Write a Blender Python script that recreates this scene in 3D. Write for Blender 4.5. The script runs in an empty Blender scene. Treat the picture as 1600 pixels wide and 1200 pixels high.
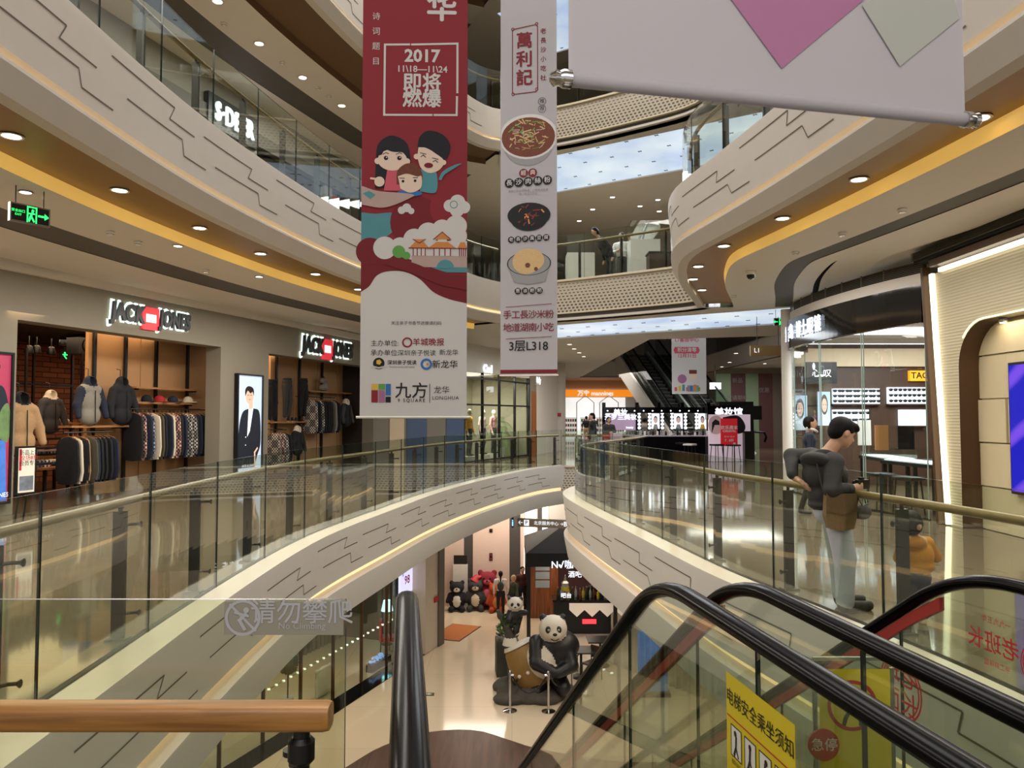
import bpy, bmesh, math, random
import numpy as np
from math import sin, cos, pi, radians
from mathutils import Vector, Matrix
from mathutils.geometry import tessellate_polygon

random.seed(7)
SC = bpy.context.scene
COL = SC.collection
# ---------------------------------------------------------------- camera, world, exposure
FPX = 1200.0
PITCH = math.atan(52 / 1200)
EYE = Vector((0, 0, 1.6))
cam_d = bpy.data.cameras.new('camera')
cam = bpy.data.objects.new('camera', cam_d)
COL.objects.link(cam)
cam_d.sensor_fit = 'HORIZONTAL'
cam_d.sensor_width = 36.0
cam_d.lens = 36.0 * FPX / 1600
cam_d.clip_start = 0.05
cam_d.clip_end = 200
cam.location = EYE
cam.rotation_euler = (pi / 2 + PITCH, 0, 0)
SC.camera = cam
SC.view_settings.view_transform = 'Standard'
SC.view_settings.look = 'None'
SC.view_settings.gamma = 1.0
SC.view_settings.use_curve_mapping = False
SC.view_settings.exposure = 0.02
world = bpy.data.worlds.new('world')
SC.world = world
world.use_nodes = True
wbg = world.node_tree.nodes['Background']
wbg.inputs[0].default_value = (1.0, 0.96, 0.92, 1)
wbg.inputs[1].default_value = 0.62
cy = SC.cycles
cy.use_denoising = True
cy.max_bounces = 8
cy.diffuse_bounces = 4
cy.glossy_bounces = 3
cy.transmission_bounces = 4
cy.transparent_max_bounces = 24
cy.sample_clamp_indirect = 4.0
cy.caustics_reflective = False
cy.caustics_refractive = False


def area_light(name, loc, size, energy, color, rot=(0, 0, 0), size_y=None):
	d = bpy.data.lights.new(name, 'AREA')
	d.energy = energy
	d.color = color
	d.size = size
	if size_y:
		d.shape = 'RECTANGLE'
		d.size_y = size_y
	o = bpy.data.objects.new(name, d)
	o.location = loc
	o.rotation_euler = rot
	COL.objects.link(o)
	return o


WARM = (1.0, 0.80, 0.56)
COOL = (0.90, 0.95, 1.0)
# ceiling light over the lower hall, the shop interiors and the far concourse
area_light('lower_hall_light_shop_side', (-4.2, 17, -1.25), 1.5, 160, (1.0, 0.86, 0.70), size_y=9)
area_light('lower_hall_light_far', (-0.3, 28.0, -1.25), 5, 190, (1.0, 0.86, 0.72), size_y=2)
area_light('lower_hall_light_bar_side', (3.6, 17, -1.3), 1.2, 150, (1.0, 0.86, 0.70), size_y=9)
area_light('shop_ceiling_light_front', (-9.3, 15.0, 3.35), 2.5, 115, (1.0, 0.70, 0.42), size_y=5)
area_light('shop_ceiling_light_back', (-7.8, 21.5, 3.35), 2.2, 100, (1.0, 0.70, 0.42), size_y=4)
area_light('optician_ceiling_light', (8.4, 14.8, 3.22), 3.0, 330, COOL, size_y=3.5)
area_light('concourse_light', (5.0, 30, 4.0), 6.0, 320, (1.0, 0.95, 0.88), size_y=3)
area_light('far_concourse_light', (3.0, 44, 4.0), 8.0, 420, (1.0, 0.95, 0.88), size_y=8)
area_light('screen_alcove_light', (6.66, 9.6, 2.9), 0.12, 8, (1.0, 0.85, 0.6), size_y=2.0)


# area lights added to brighten the galleries; only the bridge ceilings glow
area_light('gallery_fill_shops', (-5.9, 10.5, 4.02), 1.0, 720, (1.0, .94, .86), rot=(0, 0, -.22), size_y=16)
area_light('gallery_fill_optician', (4.7, 8.0, 4.02), .7, 280, (1.0, .94, .86), size_y=13)
area_light('gallery_fill_upper_shops', (-5.6, 10, 8.8), 1.2, 740, (1.0, .95, .89), rot=(0, 0, -.2), size_y=18)
area_light('gallery_fill_upper_optician', (5.2, 8, 8.8), 1.0, 260, (1.0, .95, .89), size_y=13)
area_light('bridge_light_upper', (2.2, 23.8, 8.75), 6, 520, (.92, .96, 1.0), size_y=3)
area_light('bridge_light', (2.6, 23.0, 4.1), 5, 260, (.92, .96, 1.0), size_y=2.5)
area_light('landing_fill', (0.2, -1.6, 4.3), 4.5, 210, (1.0, .95, .9), rot=(.6, 0, 0), size_y=1.5)  # added out of view to brighten the broad banner and the escalators
area_light('hoarding_fill', (10.5, 36.5, 3.95), 4, 170, (1.0, .95, .88), size_y=3)  # added to lift the dark hoarding; no lamp hangs there
area_light('atrium_fill', (-.4, 10, 15.5), 5, 1500, (1.0, .95, .88), size_y=18)  # added overhead fill for an unseen atrium skylight


# ---------------------------------------------------------------- helpers
def ray(px, py):
	u = (px - 800) / FPX
	v = (600 - py) / FPX
	return Vector((u, cos(PITCH) - v * sin(PITCH), sin(PITCH) + v * cos(PITCH)))


def GZ(px, py, z):
	d = ray(px, py)
	return EYE + d * ((z - EYE.z) / d.z)


def GY(px, py, y):
	d = ray(px, py)
	return EYE + d * (y / d.y)


def GP(px, py, p0, n):
	d = ray(px, py)
	return EYE + d * ((Vector(p0) - EYE).dot(Vector(n)) / d.dot(Vector(n)))


def lin(c):
	if isinstance(c, str):
		c = c.lstrip('#')
		c = [int(c[i:i + 2], 16) / 255 for i in (0, 2, 4)]
		c = [x / 12.92 if x <= .04045 else ((x + .055) / 1.055) ** 2.4 for x in c]
	return (c[0], c[1], c[2], 1.0)


MATS = {}


def mat(name, color, rough=0.5, metal=0.0, var=0.06, scale=6.0, bump=0.0, emit=0.0, spec=0.5, coat=0.0):
	if name in MATS:
		return MATS[name]
	m = bpy.data.materials.new(name)
	m.use_nodes = True
	nt = m.node_tree
	b = nt.nodes['Principled BSDF']
	col = lin(color)
	b.inputs['Roughness'].default_value = rough
	b.inputs['Metallic'].default_value = metal
	b.inputs['Specular IOR Level'].default_value = spec
	if coat:
		b.inputs['Coat Weight'].default_value = coat
		b.inputs['Coat Roughness'].default_value = 0.05
	tc = nt.nodes.new('ShaderNodeTexCoord')
	no = nt.nodes.new('ShaderNodeTexNoise')
	no.inputs['Scale'].default_value = scale
	no.inputs['Detail'].default_value = 3
	nt.links.new(tc.outputs['Object'], no.inputs['Vector'])
	mx = nt.nodes.new('ShaderNodeMix')
	mx.data_type = 'RGBA'
	mx.inputs['A'].default_value = tuple(x * (1 - var) for x in col[:3]) + (1,)
	mx.inputs['B'].default_value = tuple(min(1, x * (1 + var)) for x in col[:3]) + (1,)
	nt.links.new(no.outputs['Fac'], mx.inputs['Factor'])
	nt.links.new(mx.outputs['Result'], b.inputs['Base Color'])
	if bump:
		bp = nt.nodes.new('ShaderNodeBump')
		bp.inputs['Strength'].default_value = bump
		bp.inputs['Distance'].default_value = 0.02
		nt.links.new(no.outputs['Fac'], bp.inputs['Height'])
		nt.links.new(bp.outputs['Normal'], b.inputs['Normal'])
	if emit:
		nt.links.new(mx.outputs['Result'], b.inputs['Emission Color'])
		b.inputs['Emission Strength'].default_value = emit
	MATS[name] = m
	return m


def glass(name, tint=(0.90, 0.94, 0.90), ior=1.5, rough=0.01, refl=1.0):
	if name in MATS:
		return MATS[name]
	m = bpy.data.materials.new(name)
	m.use_nodes = True
	nt = m.node_tree
	nt.nodes.clear()
	out = nt.nodes.new('ShaderNodeOutputMaterial')
	tr = nt.nodes.new('ShaderNodeBsdfTransparent')
	tr.inputs[0].default_value = tint + (1,)
	gl = nt.nodes.new('ShaderNodeBsdfGlossy')
	gl.inputs['Roughness'].default_value = rough
	gl.inputs['Color'].default_value = (refl, refl, refl, 1)
	lw = nt.nodes.new('ShaderNodeLayerWeight')      # Schlick reflectance, the same from both sides
	lw.inputs['Blend'].default_value = .5
	pw = nt.nodes.new('ShaderNodeMath')
	pw.operation = 'POWER'
	pw.inputs[1].default_value = 5
	nt.links.new(lw.outputs['Facing'], pw.inputs[0])
	fr = nt.nodes.new('ShaderNodeMath')
	fr.operation = 'MULTIPLY_ADD'
	f0 = ((ior - 1) / (ior + 1)) ** 2
	fr.inputs[1].default_value = 1 - f0
	fr.inputs[2].default_value = f0
	nt.links.new(pw.outputs[0], fr.inputs[0])
	mx = nt.nodes.new('ShaderNodeMixShader')
	nt.links.new(fr.outputs[0], mx.inputs[0])
	nt.links.new(tr.outputs[0], mx.inputs[1])
	nt.links.new(gl.outputs[0], mx.inputs[2])
	nt.links.new(mx.outputs[0], out.inputs[0])
	MATS[name] = m
	return m


def node_mat(name, builder):
	"""A principled material whose base colour (and more) a builder function wires."""
	if name in MATS:
		return MATS[name]
	m = bpy.data.materials.new(name)
	m.use_nodes = True
	nt = m.node_tree
	builder(nt, nt.nodes['Principled BSDF'])
	MATS[name] = m
	return m


def tag(o, label=None, cat=None, group=None, kind=None):
	if label:
		o['label'] = label
	if cat:
		o['category'] = cat
	if group:
		o['group'] = group
	if kind:
		o['kind'] = kind
	return o


def thing(name, label, cat, loc=(0, 0, 0), rz=0.0, group=None):
	o = bpy.data.objects.new(name, None)
	o.empty_display_size = 0.2
	COL.objects.link(o)
	o.location = loc
	o.rotation_euler = (0, 0, rz)
	return tag(o, label, cat, group)


def wmat(o):
	m = o.matrix_basis.copy()
	while o.parent is not None:
		o = o.parent
		m = o.matrix_basis @ m
	return m


def dup(root, loc=None, rz=None, label=None, group=None, scale=None):
	r = root.copy()
	COL.objects.link(r)
	for ch in list(root.children):
		c = ch.copy()
		COL.objects.link(c)
		c.parent = r
		for g in list(ch.children):
			d = g.copy()
			COL.objects.link(d)
			d.parent = c
	if loc is not None:
		r.location = loc
	if rz is not None:
		r.rotation_euler = (0, 0, rz)
	if scale is not None:
		r.scale = (scale,) * 3 if not hasattr(scale, '__len__') else scale
	if label:
		r['label'] = label
	if group:
		r['group'] = group
	return r


class MB:
	"""Collects polygons and links them as one mesh object."""

	def __init__(self, M=None):
		self.v, self.f, self.m, self.M = [], [], [], M

	def add(self, vs, fs, mi=0):
		k = len(self.v)
		for p in vs:
			p = Vector(p)
			self.v.append(self.M @ p if self.M is not None else p)
		for q in fs:
			self.f.append([i + k for i in q])
			self.m.append(mi)
		return self

	def box(self, c, d, mi=0, rz=0.0, R=None):
		x, y, z = d[0] / 2, d[1] / 2, d[2] / 2
		R = R or Matrix.Rotation(rz, 3, 'Z')
		c = Vector(c)
		vs = [c + R @ Vector((sx * x, sy * y, sz * z)) for sz in (-1, 1) for sy in (-1, 1) for sx in (-1, 1)]
		return self.add(vs, [(0, 2, 3, 1), (4, 5, 7, 6), (0, 1, 5, 4), (2, 6, 7, 3), (0, 4, 6, 2), (1, 3, 7, 5)], mi)

	def bar(self, p0, p1, w, h, mi=0, up=(0, 0, 1)):
		p0, p1 = Vector(p0), Vector(p1)
		t = (p1 - p0)
		L = t.length
		t.normalize()
		s = t.cross(Vector(up))
		if s.length < 1e-5:
			s = Vector((1, 0, 0))
		s.normalize()
		u = s.cross(t)
		R = Matrix((t, s, u)).transposed()
		return self.box((p0 + p1) / 2, (L, w, h), mi, R=R)

	def ring(self, pts_list, mi=0, cap=True, close=True):
		"""skin successive loops of points"""
		n = len(pts_list[0])
		vs = [p for L in pts_list for p in L]
		fs = []
		for i in range(len(pts_list) - 1):
			for j in range(n if close else n - 1):
				a, b = i * n + j, i * n + (j + 1) % n
				fs.append((a, b, b + n, a + n))
		if cap:
			fs.append(tuple(reversed(range(n))))
			fs.append(tuple(range((len(pts_list) - 1) * n, len(pts_list) * n)))
		return self.add(vs, fs, mi)

	def tube(self, path, r, n=8, mi=0, cap=True, flat=1.0):
		path = [Vector(p) for p in path]
		rs = r if hasattr(r, '__len__') else [r] * len(path)
		loops = []
		prev = None
		for i, p in enumerate(path):
			t = path[min(i + 1, len(path) - 1)] - path[max(i - 1, 0)]
			t.normalize()
			if prev is None:
				a = Vector((0, 0, 1)) if abs(t.z) < .9 else Vector((1, 0, 0))
				s = t.cross(a).normalized()
			else:
				s = (prev - t * prev.dot(t)).normalized()
			prev = s
			u = s.cross(t)
			loops.append([p + s * (cos(2 * pi * j / n) * rs[i]) + u * (sin(2 * pi * j / n) * rs[i] * flat) for j in range(n)])
		return self.ring(loops, mi, cap)

	def cyl(self, p0, p1, r0, r1=None, n=12, mi=0):
		return self.tube([p0, p1], [r0, r0 if r1 is None else r1], n, mi)

	def lathe(self, prof, c=(0, 0, 0), n=16, mi=0):
		c = Vector(c)
		loops = [[c + Vector((r * cos(2 * pi * j / n), r * sin(2 * pi * j / n), z)) for j in range(n)] for r, z in prof]
		return self.ring(loops, mi)

	def ball(self, c, r, n=12, mi=0):
		r = r if hasattr(r, '__len__') else (r, r, r)
		c = Vector(c)
		loops = []
		for i in range(n // 2 + 1):
			a = -pi / 2 + pi * i / (n // 2)
			rr = max(cos(a), 1e-3)
			loops.append([c + Vector((r[0] * rr * cos(2 * pi * j / n), r[1] * rr * sin(2 * pi * j / n), r[2] * sin(a))) for j in range(n)])
		return self.ring(loops, mi)

	def poly(self, pts, mi=0):
		return self.add(pts, [tuple(range(len(pts)))], mi)

	def prism(self, pts, d, mi=0, mi_side=None):
		"""extrude the planar outline pts by the vector d"""
		n = len(pts)
		d = Vector(d)
		vs = [Vector(p) for p in pts]
		vs += [p + d for p in vs]
		self.add(vs, [tuple(range(n))], mi)
		self.add(vs, [tuple(reversed(range(n, 2 * n)))], mi)
		return self.add(vs, [(i, i + n, (i + 1) % n + n, (i + 1) % n) for i in range(n)], mi if mi_side is None else mi_side)

	def build(self, name, mats, parent=None, world=False, smooth=None, bevel=0.0, fix=False):
		me = bpy.data.meshes.new(name)
		vs = self.v
		if world and parent is not None:
			inv = wmat(parent).inverted()
			vs = [inv @ p for p in vs]
		me.from_pydata([tuple(p) for p in vs], [], self.f)
		mats = mats if isinstance(mats, (list, tuple)) else [mats]
		for m in mats:
			me.materials.append(m)
		me.polygons.foreach_set('material_index', self.m)
		if bevel or fix:
			bm = bmesh.new()
			bm.from_mesh(me)
			if fix:
				bmesh.ops.recalc_face_normals(bm, faces=bm.faces)
			if bevel:
				bmesh.ops.bevel(bm, geom=list(bm.edges), offset=bevel, segments=2, profile=.7, affect='EDGES', clamp_overlap=True)
			bm.to_mesh(me)
			bm.free()
		if smooth is not None:
			me.polygons.foreach_set('use_smooth', [True] * len(me.polygons))
			me.set_sharp_from_angle(angle=radians(smooth))
		o = bpy.data.objects.new(name, me)
		COL.objects.link(o)
		if parent is not None:
			o.parent = parent
		return o


def struct(mb, name, mats, label, **k):
	o = mb.build(name, mats, **k)
	return tag(o, label, 'building', kind='structure')


# ---- text -> flat mesh in a local (u, v) plane
_TXT = {}


def text_mesh(body, size=1.0, bold=0.0, spacing=1.0, align='CENTER', width=1.0):
	"""vertices (x, y) and faces of a string in the built-in typeface"""
	cjk = any(ord(c) > 0x2e00 for c in body)
	if cjk:
		bold = 0.0
	key = (body, bold, spacing, align)
	if key not in _TXT:
		cu = bpy.data.curves.new('lettering', 'FONT')
		cu.body = body
		cu.size = 1.0
		cu.align_x = align
		cu.align_y = 'CENTER'
		cu.space_character = spacing
		cu.offset = bold
		cu.resolution_u = 2
		ob = bpy.data.objects.new('lettering', cu)
		COL.objects.link(ob)
		dg = bpy.context.evaluated_depsgraph_get()
		me = bpy.data.meshes.new_from_object(ob.evaluated_get(dg))
		_TXT[key] = ([(v.co.x, v.co.y) for v in me.vertices], [tuple(p.vertices) for p in me.polygons])
		bpy.data.objects.remove(ob)
		bpy.data.curves.remove(cu)
		bpy.data.meshes.remove(me)
	vs, fs = _TXT[key]
	return [(x * size * width, y * size) for x, y in vs], fs


class Print:
	"""Flat printed artwork on a plane: origin O, right vector U, up vector V, normal N = U x V."""

	def __init__(self, O, U, V, gap=0.002):
		self.O, self.U, self.V = Vector(O), Vector(U), Vector(V)
		self.N = self.U.cross(self.V).normalized()
		self.mb, self.gap, self.lay, self.seq = MB(), gap, 0, 0

	def P(self, u, v):
		return self.O + self.U * u + self.V * v + self.N * (self.gap * (1 + self.lay * .35) + len(self.mb.f) * 1.5e-7 + self.seq * 6e-6)

	def poly(self, pts, mi=0, layer=0):
		self.lay = layer
		self.seq += 1
		P3 = [self.P(*p) for p in pts]
		tri = tessellate_polygon([[Vector((p[0], p[1], 0)) for p in pts]])
		out = []
		for t in tri:
			a, b, c = (pts[i] for i in t)
			if (b[0] - a[0]) * (c[1] - a[1]) - (b[1] - a[1]) * (c[0] - a[0]) < 0:
				t = (t[0], t[2], t[1])
			out.append(t)
		self.mb.add(P3, out, mi)
		return self

	def rect(self, u0, v0, u1, v1, mi=0, layer=0):
		return self.poly([(u0, v0), (u1, v0), (u1, v1), (u0, v1)], mi, layer)

	def disc(self, u, v, r, mi=0, layer=0, ry=None, n=28, a0=0, a1=2 * pi):
		ry = ry or r
		m = n if a1 - a0 < 6.28 else n - 1
		return self.poly([(u + r * cos(a0 + (a1 - a0) * i / n), v + ry * sin(a0 + (a1 - a0) * i / n)) for i in range(m + 1)], mi, layer)

	def annulus(self, u, v, r0, r1, mi=0, layer=0, n=32, k=1.0):
		self.lay = layer
		vs = []
		for i in range(n):
			a = 2 * pi * i / n
			vs += [self.P(u + r0 * cos(a), v + r0 * k * sin(a)), self.P(u + r1 * cos(a), v + r1 * k * sin(a))]
		self.mb.add(vs, [(2 * i, 2 * i + 1, (2 * i + 3) % (2 * n), (2 * i + 2) % (2 * n)) for i in range(n)], mi)
		return self

	def line(self, pts, w, mi=0, layer=0, close=False):
		pts = list(pts) + ([pts[0]] if close else [])
		for a, b in zip(pts, pts[1:]):
			d = Vector((b[0] - a[0], b[1] - a[1]))
			if d.length < 1e-6:
				continue
			d.normalize()
			n = Vector((-d.y, d.x)) * w / 2
			e = d * w / 2
			self.poly([(a[0] - n.x - e.x, a[1] - n.y - e.y), (b[0] - n.x + e.x, b[1] - n.y + e.y), (b[0] + n.x + e.x, b[1] + n.y + e.y), (a[0] + n.x - e.x, a[1] + n.y - e.y)], mi, layer)
		return self

	def text(self, s, u, v, size, mi=0, layer=2, bold=0.0, spacing=1.0, align='CENTER', width=1.0, mirror=False, rot=0.0):
		vs, fs = text_mesh(s, size, bold, spacing, align, width)
		self.lay = layer
		if mirror:
			vs = [(-x, y) for x, y in vs]
			fs = [tuple(reversed(f)) for f in fs]
		if rot:
			vs = [(x * cos(rot) - y * sin(rot), x * sin(rot) + y * cos(rot)) for x, y in vs]
		self.overlay(lambda x, y: self.P(u + x, v + y), s, vs, fs, mi, size, bold)
		return self

	def overlay(self, place, s, vs, fs, mi, size, bold):
		b = bold * size * .8 if any(ord(c) > 0x2e00 for c in s) else 0
		for dx, dy in (((0, 0), (b, 0), (-b, 0), (0, b), (0, -b)) if b else ((0, 0),)):
			self.seq += 4
			self.mb.add([place(x + dx, y + dy) for x, y in vs], fs, mi)

	def vtext(self, s, u, v, size, step, mi=0, layer=2, bold=0.0):
		for i, ch in enumerate(s):
			self.text(ch, u, v - i * step, size, mi, layer, bold)
		return self

	def build(self, name, mats, parent, world=True):
		return self.mb.build(name, mats, parent, world=world)


def letters(body, size, depth, O, U, V, bold=0.0, spacing=1.0, shear=0.0, width=1.0, align='CENTER', fit=None):
	"""raised lettering as a MB: local x -> U, y -> V, raised along U x V"""
	cu = bpy.data.curves.new('lettering', 'FONT')
	cu.body = body
	cu.size = size
	cu.align_x = align
	cu.align_y = 'CENTER'
	cu.space_character = spacing
	cu.offset = bold * size
	cu.shear = shear
	cu.extrude = depth / 2
	cu.resolution_u = 3
	ob = bpy.data.objects.new('lettering', cu)
	COL.objects.link(ob)
	dg = bpy.context.evaluated_depsgraph_get()
	me = bpy.data.meshes.new_from_object(ob.evaluated_get(dg))
	U, V, O = Vector(U), Vector(V), Vector(O)
	N = U.cross(V).normalized()
	if fit:
		xs, ys = [v.co.x for v in me.vertices], [v.co.y for v in me.vertices]
		cx, cy, fx, fy = (max(xs) + min(xs)) / 2, (max(ys) + min(ys)) / 2, fit[0] / (max(xs) - min(xs)), fit[1] / (max(ys) - min(ys))
		for v in me.vertices:
			v.co.x, v.co.y = (v.co.x - cx) * fx, (v.co.y - cy) * fy
	mb = MB()
	mb.add([O + U * (v.co.x * width) + V * v.co.y + N * (v.co.z + depth / 2) for v in me.vertices], [tuple(p.vertices) for p in me.polygons])
	bpy.data.objects.remove(ob)
	bpy.data.curves.remove(cu)
	bpy.data.meshes.remove(me)
	return mb


# ---- plan curves
def crom(pts, step=0.3):
	"""Catmull-Rom through plan points, resampled evenly"""
	P = [Vector((p[0], p[1])) for p in pts]
	P = [2 * P[0] - P[1]] + P + [2 * P[-1] - P[-2]]
	out = []
	for i in range(1, len(P) - 2):
		for k in range(16):
			t = k / 16
			a, b, c, d = P[i - 1:i + 3]
			out.append(.5 * ((2 * b) + (c - a) * t + (2 * a - 5 * b + 4 * c - d) * t * t + (3 * b - a - 3 * c + d) * t ** 3))
	out.append(P[-2])
	return resample(out, step)


def resample(pts, step):
	S = [0]
	for a, b in zip(pts, pts[1:]):
		S.append(S[-1] + (b - a).length)
	n = max(2, int(round(S[-1] / step)))
	out, j = [], 0
	for i in range(n + 1):
		s = S[-1] * i / n
		while j < len(S) - 2 and S[j + 1] < s:
			j += 1
		t = (s - S[j]) / max(S[j + 1] - S[j], 1e-9)
		out.append(pts[j].lerp(pts[j + 1], min(1, t)))
	return out


def smooth_curve(pts, it=8):
	pts = [p.copy() for p in pts]
	for _ in range(it):
		pts = [pts[0]] + [(a + 2 * b + c) / 4 for a, b, c in zip(pts, pts[1:], pts[2:])] + [pts[-1]]
	return pts


def normals(C):
	out = []
	for i in range(len(C)):
		t = C[min(i + 1, len(C) - 1)] - C[max(i - 1, 0)]
		t.normalize()
		out.append(Vector((-t.y, t.x)))
	return out


def off(C, o):
	return [p + n * o for p, n in zip(C, normals(C))]


def sweep(mb, C, prof, z0, mis):
	N = normals(C)
	n = len(prof)
	vs = [(p.x + q.x * o, p.y + q.y * o, z0 + z) for p, q in zip(C, N) for o, z in prof]
	for k in range(n - 1):
		fs = [(i * n + k, i * n + k + 1, (i + 1) * n + k + 1, (i + 1) * n + k) for i in range(len(C) - 1)]
		kk = len(mb.v)
		if k == 0:
			base = kk
			mb.add(vs, fs, mis[k])
		else:
			for q in fs:
				mb.f.append([a + base for a in q])
				mb.m.append(mis[k])
	return mb


def arc_len(C):
	S = [0]
	for a, b in zip(C, C[1:]):
		S.append(S[-1] + (b - a).length)
	return S


def at_s(C, S, s):
	s = max(0, min(S[-1], s))
	lo, hi = 0, len(S) - 2
	while lo < hi:
		m = (lo + hi + 1) // 2
		if S[m] <= s:
			lo = m
		else:
			hi = m - 1
	t = (s - S[lo]) / max(S[lo + 1] - S[lo], 1e-9)
	p = C[lo].lerp(C[lo + 1], t)
	d = (C[lo + 1] - C[lo]).normalized()
	return p, d, Vector((-d.y, d.x))


def flat_region(name, outer, holes, z, m, label, flip=False):
	"""a horizontal sheet with holes"""
	loops = [[Vector((p[0], p[1], 0)) for p in outer]] + [[Vector((p[0], p[1], 0)) for p in h] for h in holes]
	tris = tessellate_polygon(loops)
	flatv = [(p.x, p.y, z) for L in loops for p in L]
	fs = []
	for t in tris:
		a, b, c = (flatv[i] for i in t)
		up = (b[0] - a[0]) * (c[1] - a[1]) - (b[1] - a[1]) * (c[0] - a[0]) > 0
		fs.append(t if up != flip else (t[0], t[2], t[1]))
	mb = MB()
	mb.add(flatv, fs)
	return struct(mb, name, m, label)


# ---- organic bodies: one continuous surface from blended rounded shapes (surface nets)
def _sd(pr, X, Y, Z):
	if pr[0] == 'cap':
		_, a, ra, b, rb = pr[:5]
		ba = (b[0] - a[0], b[1] - a[1], b[2] - a[2])
		L2 = max(ba[0] ** 2 + ba[1] ** 2 + ba[2] ** 2, 1e-9)
		px, py, pz = X - a[0], Y - a[1], Z - a[2]
		h = np.clip((px * ba[0] + py * ba[1] + pz * ba[2]) / L2, 0, 1)
		return np.sqrt((px - ba[0] * h) ** 2 + (py - ba[1] * h) ** 2 + (pz - ba[2] * h) ** 2) - (ra + (rb - ra) * h)
	_, c, r, _a, rot = pr[:5]
	px, py, pz = X - c[0], Y - c[1], Z - c[2]
	if rot is not None:
		R = rot.transposed()
		px, py, pz = (R[i][0] * px + R[i][1] * py + R[i][2] * pz for i in range(3))
	k0 = np.sqrt((px / r[0]) ** 2 + (py / r[1]) ** 2 + (pz / r[2]) ** 2)
	k1 = np.sqrt((px / r[0] ** 2) ** 2 + (py / r[1] ** 2) ** 2 + (pz / r[2] ** 2) ** 2)
	return k0 * (k0 - 1) / np.maximum(k1, 1e-6)


def cap(a, ra, b, rb, m=0):
	return ('cap', tuple(a), ra, tuple(b), rb, m)


def ell(c, r, m=0, rot=None):
	r = r if hasattr(r, '__len__') else (r, r, r)
	return ('ell', tuple(c), tuple(r), 0, rot, m)


def _bounds(pr):
	if pr[0] == 'cap':
		a, ra, b, rb = pr[1:5]
		return [min(a[i] - ra, b[i] - rb) for i in range(3)], [max(a[i] + ra, b[i] + rb) for i in range(3)]
	c, r = pr[1], pr[2]
	R = max(r) if pr[4] is not None else None
	return [c[i] - (R or r[i]) for i in range(3)], [c[i] + (R or r[i]) for i in range(3)]


def body_mesh(name, prims, mats, parent, vox=0.02, k=0.03, cuts=()):
	B = [_bounds(p) for p in prims]
	lo = np.array([min(b[0][i] for b in B) for i in range(3)]) - 3 * vox
	hi = np.array([max(b[1][i] for b in B) for i in range(3)]) + 3 * vox
	n = np.ceil((hi - lo) / vox).astype(int) + 1
	D = np.full(tuple(n), 10.0, dtype=np.float32)
	ax = [lo[i] + vox * np.arange(n[i]) for i in range(3)]

	def region(b, mg):
		return [slice(max(0, int((b[0][i] - mg - lo[i]) / vox)), min(n[i], int((b[1][i] + mg - lo[i]) / vox) + 2)) for i in range(3)]
	for p, b in zip(prims, B):
		s = region(b, 3 * vox + k)
		d = _sd(p, ax[0][s[0]][:, None, None], ax[1][s[1]][None, :, None], ax[2][s[2]][None, None, :])
		E = D[tuple(s)]
		h = np.clip(.5 + .5 * (E - d) / k, 0, 1)
		D[tuple(s)] = E * (1 - h) + d * h - k * h * (1 - h)
	for p in cuts:
		b = _bounds(p)
		s = region(b, 3 * vox)
		d = _sd(p, ax[0][s[0]][:, None, None], ax[1][s[1]][None, :, None], ax[2][s[2]][None, None, :])
		D[tuple(s)] = np.maximum(D[tuple(s)], -d)
	sg = D < 0
	m3 = tuple(n - 1)
	acc = np.zeros(m3 + (3,), dtype=np.float32)
	cnt = np.zeros(m3, dtype=np.float32)
	cor = [(i, j, l) for i in (0, 1) for j in (0, 1) for l in (0, 1)]
	for a in cor:
		for axis in range(3):
			if a[axis]:
				continue
			b = list(a)
			b[axis] = 1
			sa = tuple(slice(a[i], a[i] + m3[i]) for i in range(3))
			sb = tuple(slice(b[i], b[i] + m3[i]) for i in range(3))
			va, vb = D[sa], D[sb]
			cr = (va < 0) != (vb < 0)
			t = np.where(cr, va / np.where(cr, va - vb, 1), 0)
			for i in range(3):
				acc[..., i] += np.where(cr, a[i] + (t if i == axis else 0), 0)
			cnt += cr
	mask = cnt > 0
	idx = np.full(m3, -1, dtype=np.int64)
	idx[mask] = np.arange(mask.sum())
	base = np.argwhere(mask)
	V = (base + acc[mask] / cnt[mask][:, None]) * vox + lo
	quads = []
	for axis in range(3):
		sa = [slice(None)] * 3
		sb = [slice(None)] * 3
		sa[axis] = slice(0, n[axis] - 1)
		sb[axis] = slice(1, n[axis])
		A, Bq = sg[tuple(sa)], sg[tuple(sb)]
		E = np.argwhere(A != Bq)
		if not len(E):
			continue
		o1, o2 = [(1, 2), (2, 0), (0, 1)][axis]
		ok = (E[:, o1] > 0) & (E[:, o2] > 0) & (E[:, o1] < n[o1] - 1) & (E[:, o2] < n[o2] - 1)
		E = E[ok]

		def cell(d1, d2):
			q = E.copy()
			q[:, o1] += d1
			q[:, o2] += d2
			return idx[q[:, 0], q[:, 1], q[:, 2]]
		Q = np.stack([cell(-1, -1), cell(0, -1), cell(0, 0), cell(-1, 0)], 1)
		fl = ~A[tuple(E.T)]
		Q[fl] = Q[fl][:, ::-1]
		quads.append(Q)
	Q = np.concatenate(quads)
	cen = V[Q].mean(1)
	best = np.full(len(Q), 1e9)
	lab = np.zeros(len(Q), dtype=int)
	for p in prims:
		d = _sd(p, cen[:, 0], cen[:, 1], cen[:, 2])
		w = d < best
		best[w] = d[w]
		lab[w] = p[5]
	me = bpy.data.meshes.new(name)
	me.from_pydata(V.tolist(), [], Q.tolist())
	for m in mats:
		me.materials.append(m)
	me.polygons.foreach_set('material_index', lab.tolist())
	me.polygons.foreach_set('use_smooth', [True] * len(Q))
	o = bpy.data.objects.new(name, me)
	COL.objects.link(o)
	if parent is not None:
		o.parent = parent
	return o
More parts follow.
